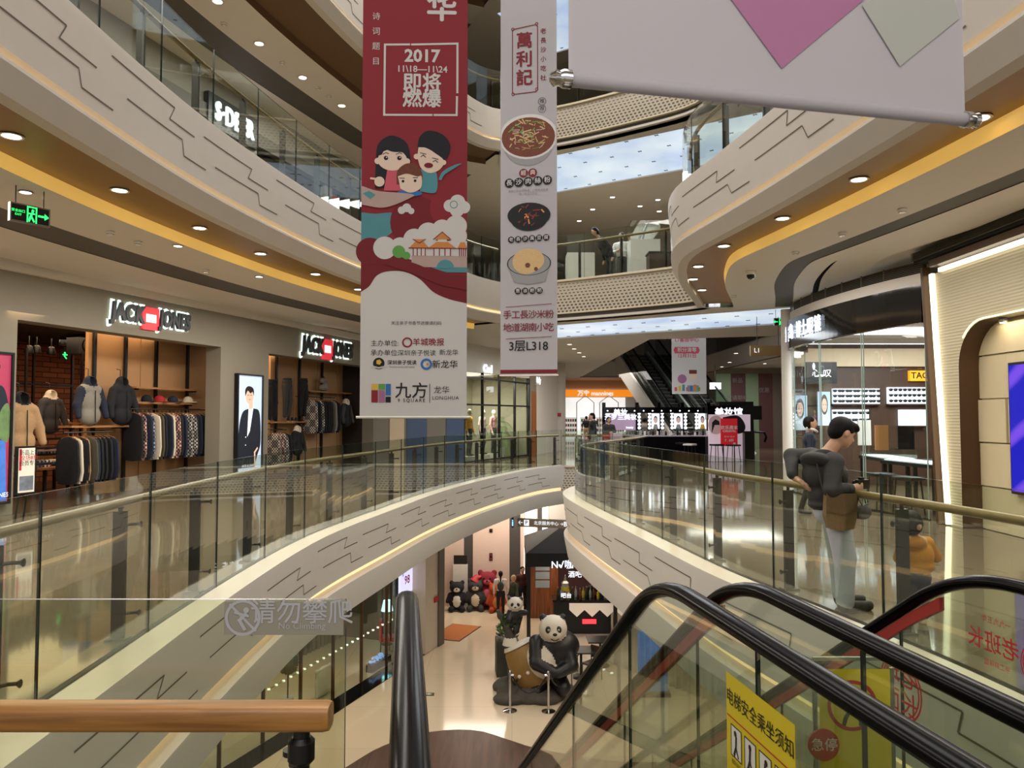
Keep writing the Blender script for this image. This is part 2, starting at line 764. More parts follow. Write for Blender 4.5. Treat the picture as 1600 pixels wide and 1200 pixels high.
# ---------------------------------------------------------------- materials
M_PLASTER = mat('cream_plaster', '#d4cdc4', .55, var=.03)
M_CEIL = mat('white_ceiling_paint', '#e4ddd4', .6, var=.02)
M_LEDGE = mat('cream_ledge_stone', '#d8cdb4', .3, var=.04)
M_GROOVE = mat('dark_groove', '#6a6258', .8)
M_GOLD = mat('gold_soffit_paint', '#9c7a48', .4, .2, var=.05)
M_STRIP = mat('amber_cove_glow', '#e2b45c', .5, var=.22, scale=.7, emit=.62)  # gold cove face; the LED wash on it is put into its glow
M_LED = mat('warm_cove_light', '#ffdca8', .5, emit=.95, var=.05)
M_LEDW = mat('white_light', '#fff6e6', .5, emit=9, var=.02)
M_GREYBAND = mat('grey_ceiling_band', '#5b564e', .6)
M_BLACK = mat('black_gap', '#14120f', .8)
M_STEEL = mat('dark_steel', '#3d3a35', .35, .7)
M_BRUSHED = mat('brushed_steel', '#9a9890', .3, .9)
M_CHROME = mat('chrome', '#c8c8c8', .12, 1.0)
M_RAIL = mat('brass_wood_rail', '#8a7346', .3, .25, var=.12, scale=12)
M_GLASS = glass('clear_glass')
M_GEDGE = mat('green_glass_edge', '#1d2a25', .2)
M_WHITE = mat('white_paint', '#dedad2', .5)
M_BLK = mat('black_plastic', '#0c0c0d', .35)
M_GLOSSBLK = mat('glossy_black', '#08080a', .08)
M_RED = mat('red_paint', '#b3202a', .5)


def tile_floor(color, seam, sx, sy, rough, seamw=.008, coat=.0, var=.05):
	def f(nt, b):
		g = nt.nodes.new('ShaderNodeNewGeometry')
		br = nt.nodes.new('ShaderNodeTexBrick')
		br.offset = 0.0
		br.inputs['Color1'].default_value = tuple(x * (1 - var) for x in lin(color)[:3]) + (1,)
		br.inputs['Color2'].default_value = tuple(x * (1 + var) for x in lin(color)[:3]) + (1,)
		br.inputs['Mortar'].default_value = lin(seam)
		br.inputs['Scale'].default_value = 1
		br.inputs['Mortar Size'].default_value = seamw
		br.inputs['Brick Width'].default_value = sx
		br.inputs['Row Height'].default_value = sy
		nt.links.new(g.outputs['Position'], br.inputs['Vector'])
		nt.links.new(br.outputs['Color'], b.inputs['Base Color'])
		b.inputs['Roughness'].default_value = rough
		b.inputs['Specular IOR Level'].default_value = .8
	return f


M_FLOOR = node_mat('polished_cream_tile', tile_floor('#786b55', '#665b48', 1.8, 1.8, .06, .004))
M_FLOOR_B = node_mat('polished_ivory_tile', tile_floor('#d9c8ad', '#b9aa8f', 2.4, 2.4, .10, .005))


def perforated(nt, b):
	"""cream panel with a brick-like field of small dark slots"""
	uv = nt.nodes.new('ShaderNodeUVMap')
	sep = nt.nodes.new('ShaderNodeSeparateXYZ')
	nt.links.new(uv.outputs[0], sep.inputs[0])

	def math_(op, a, bb):
		n = nt.nodes.new('ShaderNodeMath')
		n.operation = op
		for i, x in enumerate((a, bb)):
			if x is None:
				continue
			if isinstance(x, (int, float)):
				n.inputs[i].default_value = x
			else:
				nt.links.new(x, n.inputs[i])
		return n.outputs[0]
	u, v = sep.outputs[0], sep.outputs[1]
	row = math_('FLOOR', math_('MULTIPLY', v, 10.0), None)
	uu = math_('ADD', math_('MULTIPLY', u, 8.5), math_('MULTIPLY', row, .37))
	fu = math_('FRACT', uu, None)
	fv = math_('FRACT', math_('MULTIPLY', v, 10.0), None)
	# slots grow taller towards the foot of the panel
	hole = math_('MULTIPLY', math_('LESS_THAN', fu, .55), math_('LESS_THAN', fv, math_('SUBTRACT', .62, math_('MULTIPLY', v, .42))))
	mx = nt.nodes.new('ShaderNodeMix')
	mx.data_type = 'RGBA'
	mx.inputs['A'].default_value = lin('#bdb3a2')
	mx.inputs['B'].default_value = lin('#564c40')
	nt.links.new(hole, mx.inputs['Factor'])
	nt.links.new(mx.outputs['Result'], b.inputs['Base Color'])
	b.inputs['Roughness'].default_value = .5


M_PERF = node_mat('perforated_cream_panel', perforated)


def luminous(nt, b):
	"""backlit blue-white stretch ceiling"""
	g = nt.nodes.new('ShaderNodeNewGeometry')
	no = nt.nodes.new('ShaderNodeTexNoise')
	no.inputs['Scale'].default_value = .55
	no.inputs['Detail'].default_value = 4
	nt.links.new(g.outputs['Position'], no.inputs['Vector'])
	cr = nt.nodes.new('ShaderNodeValToRGB')
	cr.color_ramp.elements[0].position = .35
	cr.color_ramp.elements[0].color = lin('#b9cdee')
	cr.color_ramp.elements[1].position = .7
	cr.color_ramp.elements[1].color = lin('#eefaff')
	nt.links.new(no.outputs['Fac'], cr.inputs[0])
	b.inputs['Base Color'].default_value = lin('#9fb4c8')
	b.inputs['Roughness'].default_value = .25
	nt.links.new(cr.outputs[0], b.inputs['Emission Color'])
	b.inputs['Emission Strength'].default_value = .82


M_LUM = node_mat('luminous_ceiling', luminous)

# ---------------------------------------------------------------- plan curves of the atrium void
V2 = lambda p: Vector((p[0], p[1]))
g1 = lambda L, z=0: [V2(GZ(px, py, z)) for px, py in L]
L1L = smooth_curve(crom([V2((-2.5, 1.9))] + g1([(79, 1091), (300, 941), (420, 868), (482, 836), (540, 814), (600, 793), (640, 778), (698, 760), (768, 743), (834, 730), (877, 726)])), 12)
L1B = crom([(1.66, 25.9), (2.6, 25.6), (4.3, 25.2)])
L1R = smooth_curve(crom([V2((4.3, 25.2)), V2((3.4, 22.4)), V2((2.35, 19.6)), V2((1.6, 17.7)), V2((1.30, 16.2))] + g1([(929, 791), (970, 811), (1025, 837), (1102, 875), (1157, 901), (1208, 920), (1337, 971)]) + [V2((2.95, 4.6)), V2((3.02, 3.2)), V2((3.05, 1.9))]), 6)
L2L = smooth_curve(crom([V2((-4.2, -1.0))] + g1([(60, 0), (259, 165), (330, 216), (446, 291), (564, 358), (728, 432), (783, 445)], 5.2)), 10)
L2B = crom([L2L[-1], V2(GZ(869, 439, 5.2)), V2(GZ(960, 429, 5.2)), V2(GZ(1063, 416, 5.2)), V2((4.4, 17.7))])
L2R = smooth_curve(crom([(4.4, 17.7), (3.9, 16.2), (3.35, 14.7), (3.02, 13.4), V2(GZ(1072, 298, 5.2)), V2(GZ(1112, 270, 5.2)), V2(GZ(1173, 223, 5.2)), V2(GZ(1239, 173, 5.2)), (3.62, 6.1), (3.8, 3), (3.85, -1)]), 6)


def shifted(o):
	loop = L2L[:-1] + L2B + L2R[1:]
	n1, n2 = len(L2L) - 1, len(L2L) - 1 + len(L2B)
	q = smooth_curve(off(loop, o), 3)
	return q[:n1 + 1], q[n1:n2], q[n2 - 1:]


L3L, L3B, L3R = shifted(.35)
L4L, L4B, L4R = shifted(.75)
Z1, Z2, Z3, Z4, ZB = 0.0, 5.2, 10.0, 14.8, -5.5

FASCIA = [(0.06, 0.0), (-.26, 0.0), (-.26, -.05), (-.17, -.74), (-.03, -.74), (-.03, -.86), (-.22, -.84), (-.22, -.87), (-.10, -1.06), (.05, -1.06), (.05, -.98)]
FMI = [1, 0, 0, 0, 3, 0, 0, 0, 0, 0]


def groove_lines(mb, C, mi):
	"""stepped fret lines cut into the face of the fascia"""
	S = arc_len(C)

	def P(s, z, lift=.004):
		p, t, n = at_s(C, S, s)
		o = -.26 + .09 * (-.05 - z) / .69
		return (p.x + n.x * (o - lift), p.y + n.y * (o - lift), z)

	def seg(s0, z0, s1, z1, w=.008):
		k = max(1, int(abs(s1 - s0) / .15))
		for i in range(k):
			a, b = i / k, (i + 1) / k
			sa, sb, za, zb = s0 + (s1 - s0) * a, s0 + (s1 - s0) * b, z0 + (z1 - z0) * a, z0 + (z1 - z0) * b
			if abs(s1 - s0) > .2:
				mb.add([P(sa, za - w), P(sb, zb - w), P(sb, zb + w), P(sa, za + w)], [(0, 1, 2, 3)], mi)
			else:
				mb.add([P(sa - w, za), P(sa + w, za), P(sb + w, zb), P(sb - w, zb)], [(0, 1, 2, 3)], mi)
	s = .4
	i = 0
	while s < S[-1] - 2.6:
		A = (-.15, -.30) if i % 2 == 0 else (-.22, -.36)
		B = (-.42, -.58) if i % 2 == 0 else (-.48, -.62)
		pts = [(s, A[0]), (s + 1.25, A[0]), (s + 1.18, A[1]), (s + 1.75, A[1])]
		for a, b in zip(pts, pts[1:]):
			seg(*a, *b)
		pts = [(s + .35, B[0]), (s + 1.5, B[0]), (s + 1.58, B[1]), (s + 2.1, B[1])]
		for a, b in zip(pts, pts[1:]):
			seg(*a, *b)
		s += 1.95
		i += 1


FASCIA_LOW = FASCIA[:6] + [(-.24, -.84), (-.24, -.88), (-.16, -1.30), (.05, -1.30), (.05, -1.0)]


def fascia(C, z, name, label, grooves=True):
	mb = MB()
	sweep(mb, C, FASCIA if z > 0 else FASCIA_LOW, 0, FMI)
	if grooves:
		groove_lines(mb, C, 2)
	for i, p in enumerate(mb.v):
		mb.v[i] = p + Vector((0, 0, z))
	return struct(mb, name, [M_PLASTER, M_LEDGE, M_GROOVE, M_LED], label, smooth=32)


def bridge_fascia(C, z, name, label):
	mb = MB()
	prof = [(.06, 0), (-.12, 0), (-.12, -.05), (-.06, -.05), (-.06, -.86), (-.10, -.86), (-.10, -.90), (.0, -.90), (.0, -1.0), (-.06, -1.0), (-.06, -1.06), (.3, -1.06)]
	sweep(mb, C, prof, z, [1, 1, 1, 2, 1, 1, 1, 3, 0, 0, 0])
	o = struct(mb, name, [M_PLASTER, M_LEDGE, M_PERF, M_GREYBAND], label, smooth=30)
	me = o.data
	uv = me.uv_layers.new(name='UVMap')
	n = len(prof)
	S = arc_len(C)
	for lp in me.loops:
		vi = lp.vertex_index
		uv.data[lp.index].uv = (S[vi // n], (prof[vi % n][1] + .86) / .81)
	return o


def ring(name, C, rings, z0, label, mats):
	"""horizontal bands and small steps of a ceiling that follows the edge curve C; rings = [(o, z), ...]"""
	mb = MB()
	sweep(mb, C, [(o, z) for o, z, _ in rings], z0, [m for _, _, m in rings[:-1]])
	return struct(mb, name, mats, label, smooth=30)


RM2 = [M_CEIL, mat('unlit_gold_soffit', '#6e5236', .6), mat('unlit_gold_soffit', '#6e5236'), M_GREYBAND, M_BLACK, M_LUM]  # gold soffit left unlit: its shade is put into a brown colour
RM = [M_CEIL, M_GOLD, M_STRIP, M_GREYBAND, M_BLACK, M_LUM]


def ceil_rings(zt, C, g, label, a, b, c, d, gold=1):
	r = [(.05, -.98, gold), (a - .02, -.98, 2 if gold == 1 else 0), (a, -1.13, 0), (b, -1.13, 3), (b, -1.12, 3), (c, -1.12, 3), (c, -1.13, 0), (d, -1.13, 4), (d + .02, -.95, 4), (d + .12, -.95, 4), (d + .12, -1.06, 0), (d + .8, -1.06, 0)]
	return ring(g, C, r, zt, label, RM if zt < 9 else RM2)


def chord(C, o):
	"""the straight line behind the bridge edge, a little longer than the edge at its far end"""
	a, b = C[0], C[-1]
	d = (b - a).normalized()
	n = Vector((-d.y, d.x))
	return [a + n * o - d * .8, b + n * o + d * 2.4]


def bridge_soffit(zt, C, name, label):
	rows = [(off(C, .05), -1.06, 0), (None, -1.06, 0, 1.15), (None, -1.02, 5, 1.15), (None, -1.02, 0, 4.3), (None, -1.06, 0, 4.3), (None, -1.06, 0, 5.1)]
	mb = MB()
	n = 12
	R = []
	for r in rows:
		L = r[0] or chord(C, r[3])
		tot = resample(L, .05)
		R.append([(tot[int((len(tot) - 1) * i / n)].x, tot[int((len(tot) - 1) * i / n)].y, zt + r[1]) for i in range(n + 1)])
	for k in range(len(R) - 1):
		for i in range(n):
			mb.add([R[k][i], R[k][i + 1], R[k + 1][i + 1], R[k + 1][i]], [(0, 1, 2, 3)], 5 if k == 2 else 0)
	a, b = chord(C, 0)
	d = (b - a).normalized()
	nn = Vector((-d.y, d.x))
	for o in (1.3, 2.2, 3.2, 4.15):
		for i in range(11):
			p = a + d * (.6 + i * .85) + nn * o
			for q in (.6, -.6):
				mb.box((p.x, p.y, zt - 1.03), (.12, .012, .012), 3, q + math.atan2(d.y, d.x))
	return struct(mb, name, RM, label)


for z, (CL, CB, CR), nm in ((Z1, (L1L, L1B, L1R), 'first floor'), (Z2, (L2L, L2B, L2R), 'second floor'), (Z3, (L3L, L3B, L3R), 'third floor'), (Z4, (L4L, L4B, L4R), 'top floor')):
	fascia(CL, z, 'trim_1', 'cream curved edge of the %s gallery along the clothing shops' % nm)
	bridge_fascia(CB, z, 'trim_2', 'perforated cream edge of the %s bridge' % nm)
	fascia(CR, z, 'trim_3', 'cream curved edge of the %s gallery in front of the optician' % nm)
	if z > 0:
		ceil_rings(z, CL, 'ceiling_left', 'banded ceiling under the %s gallery over the clothing shops' % nm, 1.0, 2.05, 2.75, 3.75, 1)
		ceil_rings(z, CR, 'ceiling_right', 'banded ceiling under the %s gallery by the optician' % nm, .72, 1.6, 1.95, 2.3, 1)
		bridge_soffit(z, CB, 'ceiling', 'glowing blue-white ceiling under the %s bridge' % nm)
	else:
		ceil_rings(z, CL, 'ceiling_left', 'ceiling of the lower hall under the shop gallery', .6, 1.0, 1.2, 1.6, 0)
		ceil_rings(z, CR, 'ceiling_right', 'ceiling of the lower hall under the optician gallery', .5, .8, 1.0, 1.2, 0)

# ---------------------------------------------------------------- floors and upper ceilings
NEAR = 1.95


def void_loop(CL, CB, CR, o=0.0, near=None):
	L = (CL + CB[1:] + CR[1:])
	L = off(L, o) if o else L
	return L


OUT = [(-16, -4), (16, -4), (16, 60), (-16, 60)]
v1 = [p for p in void_loop(L1L, L1B, L1R)]
FAR_VOID = [(4.6, 25.6), (11.5, 23.6), (11.5, 50), (4.4, 50)]
flat_region('floor', OUT, [v1], 0.0, M_FLOOR, 'polished cream tile floor of the gallery level')
flat_region('floor', OUT, [], ZB, M_FLOOR_B, 'polished ivory tile floor of the lower hall')
NEARV = [(-4.2, -3.9), (3.85, -3.9)]
flat_region('floor', OUT, [void_loop(L2L, L2B, L2R), FAR_VOID], Z2, M_FLOOR, 'tile floor of the second gallery')
flat_region('floor', OUT, [void_loop(L3L, L3B, L3R)], Z3, M_FLOOR, 'tile floor of the third gallery')
v4 = void_loop(L4L, L4B, L4R)
flat_region('floor', OUT, [v4], Z4, M_FLOOR, 'floor of the top gallery')
# ceilings behind the bands
def ceil_flat(z, loop3, holes, label):
	CL, CB, CR = loop3
	poly = off(CL, 4.3) + [off(CL, .5)[-1].lerp(off(CB, .5)[0], .5)] + [off(CB, .5)[1]] + chord(CB, 5.0) + [off(CB, .5)[-1].lerp(off(CR, .5)[0], .5)] + off(CR, 2.7)
	flat_region('ceiling', OUT, [poly] + holes, z - 1.0, M_CEIL, label, flip=True)


ceil_flat(Z2, (L2L, L2B, L2R), [FAR_VOID], 'white ceiling of the gallery level beyond the bands')
ceil_flat(Z3, (L3L, L3B, L3R), [], 'white ceiling of the second gallery beyond the bands')
ceil_flat(Z4, (L4L, L4B, L4R), [], 'white ceiling of the third gallery beyond the bands')
flat_region('ceiling', OUT, [[p for p in off(L1L, 1.5)] + [Vector((-.5, 27.6)), Vector((6.5, 27.0))] + [p for p in off(L1R, 1.1) if p.y < 24]], -1.06, M_CEIL, 'cream ceiling of the lower hall', flip=True)
# edge of the far second-floor landing
mb = MB()
mb.box((7.95, 50.05, 4.75), (7.4, .2, 1.0))
mb.box((4.5, 38.0, 4.75), (.16, 24.0, 1.0))
mb.box((11.6, 38.7, 4.75), (.16, 22.6, 1.0))
struct(mb, 'trim_4', M_PLASTER, 'cream edge of the far escalator opening')
# enclosing far walls
mb = MB()
mb.box((0, 60.1, 4.6), (32, .2, 20.4))
struct(mb, 'wall_far', M_PLASTER, 'cream far end wall of the mall')
mb = MB()
mb.box((-16.1, 28, 4.6), (.2, 64, 20.4))
struct(mb, 'wall_left', M_PLASTER, 'outer wall behind the clothing shops')
mb = MB()
mb.box((16.1, 28, 4.6), (.2, 64, 20.4))
struct(mb, 'wall_right', M_PLASTER, 'outer wall behind the optician')
# ---------------------------------------------------------------- glass balustrades
def balustrade(C, z, label, name='glass_balustrade', panel=1.2, start=0.0, end=None, top=1.18, rail_z=.98, group=None, posts=True, rail_in=.13, rail_r=.032, phase=0.0, clamps=False, poff=-.2):
	S = arc_len(C)
	end = S[-1] if end is None else end
	p0, _, _ = at_s(C, S, (start + end) / 2)
	root = thing(name, label, 'balustrade', (p0.x, p0.y, z), 0, group)

	def P(s, o, h):
		p, d, n = at_s(C, S, s)
		return Vector((p.x + n.x * o, p.y + n.y * o, z + h))
	cuts = [start]
	s = start + phase if phase else start + panel
	while s < end - .5:
		cuts.append(s)
		s += panel
	cuts.append(end)
	for a, b in zip(cuts, cuts[1:]):
		mb = MB()
		k = max(2, int((b - a) / .3))
		a2, b2 = a + .008, b - .008
		vs = []
		for i in range(k + 1):
			s = a2 + (b2 - a2) * i / k
			vs += [P(s, -.006, -.04), P(s, .006, -.04), P(s, .006, top), P(s, -.006, top)]
		fs, mi = [], []
		for i in range(k):
			q = i * 4
			mb.add(vs[q:q + 8], [(0, 4, 7, 3), (1, 2, 6, 5)], 0)
			mb.add(vs[q:q + 8], [(3, 7, 6, 2), (0, 1, 5, 4)], 1)
		mb.add(vs[:4], [(0, 1, 2, 3)], 1)
		mb.add(vs[-4:], [(3, 2, 1, 0)], 1)
		mb.build('glass_panel', [M_GLASS, M_GEDGE], root, world=True)
	mb = MB()
	n = max(4, int((end - start) / .25))
	mb.tube([P(start + (end - start) * i / n, rail_in, rail_z) for i in range(n + 1)], rail_r, 10)
	mb.build('handrail', M_RAIL, root, world=True, smooth=40)
	if posts:
		for a, b in zip(cuts, cuts[1:]):
			if b - a < .6:
				continue
			s = b + poff
			p, d, nn = at_s(C, S, s)
			rz = math.atan2(d.y, d.x)
			mb = MB()
			c = P(s, rail_in, 0)
			mb.box((c.x, c.y, z + .46), (.035, .09, .92), 0, rz)
			mb.box((c.x, c.y, z + .008), (.12, .14, .016), 0, rz)
			mb.cyl(P(s, rail_in, .91), P(s, rail_in, .96), .016, n=8)
			po = mb.build('post', M_STEEL, root, world=True)
			if not clamps:
				continue
			for h in (.82, .18):
				mb = MB()
				mb.tube([P(s, rail_in - .03, h), P(s + .05, rail_in - .06, h), P(s + .06, .026, h), P(s + .06, .006, h)], [.011, .011, .011, .024], 8)
				mb.build('glass_clamp', M_STEEL, po, world=True)
	return root


def phase_for(C, y, panel):
	S = arc_len(C)
	return S[min(range(len(C)), key=lambda i: abs(C[i].y - y))] % panel


L1Lb = [p for p in L1L if p.y > 2.2]
balustrade(L1Lb, 0, 'long curved glass balustrade opposite the clothing shop windows', panel=1.5, phase=phase_for(L1Lb, 4.29, 1.5), clamps=True)
balustrade(L1B, 0, 'short straight glass balustrade on the narrow bridge beyond the banners')
L1Rb = list(reversed([p for p in L1R if p.y > 2.0]))
L1Rb = [p for p in L1R if p.y > 2.0]
balustrade(L1R, 0, 'curved glass balustrade the man in grey leans on', panel=1.5, phase=phase_for(L1R, 8.65, 1.5), poff=.05, clamps=True)
for z, (CL, CB, CR), nm in ((Z2, (L2L, L2B, L2R), 'first'), (Z3, (L3L, L3B, L3R), 'second')):
	balustrade(CL, z, 'glass balustrade of the %s upper gallery over the clothing shops' % nm)
	balustrade(CB, z, 'glass balustrade on the %s perforated bridge overhead' % nm)
	balustrade(CR, z, 'glass balustrade of the %s upper gallery over the optician' % nm)
balustrade(L4L, Z4, 'glass balustrade of the topmost gallery behind the red banner', posts=False)

# ---- near balustrade beside the viewer with the thick timber rail
nb = thing('timber_rail_balustrade', 'nearest glass balustrade with a thick square-cut timber handrail', 'balustrade', (-1.4, 2.05, 0))
NY = GZ(540, 937, 1.16).y
gx = GZ(540, 937, 1.16).x
mb = MB()
gl_out = [(-2.6, NY), (gx, NY)]
hh = 1.16
cr = .12
zb = .25
out = [(-2.6, zb), (gx - cr, zb)] + [(gx - cr + cr * sin(a), zb + cr - cr * cos(a)) for a in (radians(30), radians(60), radians(90))] + [(gx, hh), (-2.6, hh)]
mb.prism([(u, NY, w) for u, w in out], (0, .012, 0), 0, 1)
mb.build('glass_panel', [glass('film_glass', (.86, .88, .80)), M_GEDGE], nb, world=True)
pr = Print((0, NY - .004, 0), (1, 0, 0), (0, 0, 1))
u0, w1 = GY(378, 945, NY).x, GY(378, 945, NY).z
w0 = GY(378, 991, NY).z
pr.rect(GY(352, 945, NY).x, w0, gx - .003, hh - .004, 0, 0)
cx, cz = GY(381, 969, NY).x, (w0 + hh) / 2
pr.annulus(cx, cz, .036, .043, 1, 2)
pr.line([(cx - .03, cz + .03), (cx + .03, cz - .03)], .006, 1, 2)
pr.disc(cx + .008, cz + .018, .007, 1, 3)
pr.line([(cx + .006, cz + .008), (cx - .008, cz - .006), (cx + .004, cz - .026)], .008, 1, 3)
pr.line([(cx - .018, cz + .012), (cx + .012, cz + .004)], .006, 1, 3)
pr.text('请勿攀爬', GY(473, 958, NY).x, GY(473, 957, NY).z, .062, 1, 2, .01, 1.0)
pr.text('No Climbing', GY(473, 977, NY).x, GY(473, 977, NY).z, .022, 1, 2)
tag(pr.build('frosted_warning_sticker', [mat('frosted_film', '#8d8a7c', .6, var=.02), mat('frosted_film_print', '#a9abb0', .6)], nb), 'frosted sticker asking people not to climb')


def wood(nt, b, c1, c2, sc, axis=0):
	tc = nt.nodes.new('ShaderNodeTexCoord')
	mp = nt.nodes.new('ShaderNodeMapping')
	s = [26 * sc] * 3
	s[axis] = 1.6 * sc
	mp.inputs['Scale'].default_value = s
	no = nt.nodes.new('ShaderNodeTexNoise')
	no.inputs['Scale'].default_value = 1.5
	no.inputs['Detail'].default_value = 6
	no.inputs['Distortion'].default_value = .6
	cr = nt.nodes.new('ShaderNodeValToRGB')
	cr.color_ramp.elements[0].position = .35
	cr.color_ramp.elements[0].color = lin(c2)
	cr.color_ramp.elements[1].position = .65
	cr.color_ramp.elements[1].color = lin(c1)
	nt.links.new(tc.outputs['Object'], mp.inputs['Vector'])
	nt.links.new(mp.outputs[0], no.inputs['Vector'])
	nt.links.new(no.outputs['Fac'], cr.inputs[0])
	nt.links.new(cr.outputs[0], b.inputs['Base Color'])
	b.inputs['Roughness'].default_value = .38


M_TIMBER = node_mat('oak_timber', lambda nt, b: wood(nt, b, '#a8763a', '#7d5325', 1.0))
ry = NY - .16
zt = GY(250, 1106, ry).z
zl = GY(250, 1150, ry).z
xr = GY(508, 1115, ry).x
mb = MB()
yc, zc = ry + .035, (zt + zl) / 2
hz = (zt - zl) / 2
prof = [(yc + .034 * cos(a) * (abs(cos(a)) ** -.4 if abs(cos(a)) > .05 else 1), zc + hz * sin(a) * (abs(sin(a)) ** -.4 if abs(sin(a)) > .05 else 1)) for a in [2 * pi * i / 20 for i in range(20)]]
mb.ring([[(-2.6, y, w) for y, w in prof], [(xr - .008, y, w) for y, w in prof], [(xr + .004, yc + (y - yc) * .9, zc + (w - zc) * .92) for y, w in prof]])
mb.build('handrail', M_TIMBER, nb, world=True, smooth=40)
px = GY(470, 1160, ry + .03).x
mb = MB()
for sx in (px, px - 1.15):
	mb.cyl((sx, yc, 0), (sx, yc, zl + .01), .019, n=12)
	mb.lathe([(.021, .0), (.03, .01), (.03, .05), (.021, .06)], (sx, yc, zl - .075), 14)
mb.build('post', M_BLK, nb, world=True, smooth=40)
mb = MB()
for sx in (px, px - 1.15):
	mb.tube([(sx, yc + .01, zl - .09), (sx - .03, yc + .05, zl - .1), (sx - .05, NY - .004, zl - .1)], .012, 8)
	mb.lathe([(.0, 0), (.022, .0), (.022, .012), (0, .012)], (sx - .05, NY - .02, zl - .1), 12)
mb.build('glass_clamp', M_STEEL, nb, world=True, smooth=40)
# near slab edge under it
mb = MB()
mb.box((-1.55, 2.02, -.45), (2.2, .16, .9))
mb.box((2.55, 2.0, -.45), (1.0, .16, .9))
struct(mb, 'trim_5', M_PLASTER, 'edge of the landing the viewer stands on')

# ---------------------------------------------------------------- escalators
M_RUB = mat('black_rubber_handrail', '#060505', .22, var=.15, spec=.08)
M_STEP = mat('ribbed_step_metal', '#34322f', .4, .6)
M_DECK = mat('escalator_deck_metal', '#5b564d', .28, .8)
M_REDB = mat('red_guard_strip', '#a02a20', .5)
M_EGLASS = glass('escalator_glass', (.86, .90, .84), 1.5)
M_YEL = mat('yellow_vinyl', '#d8c01e', .5, var=.03)


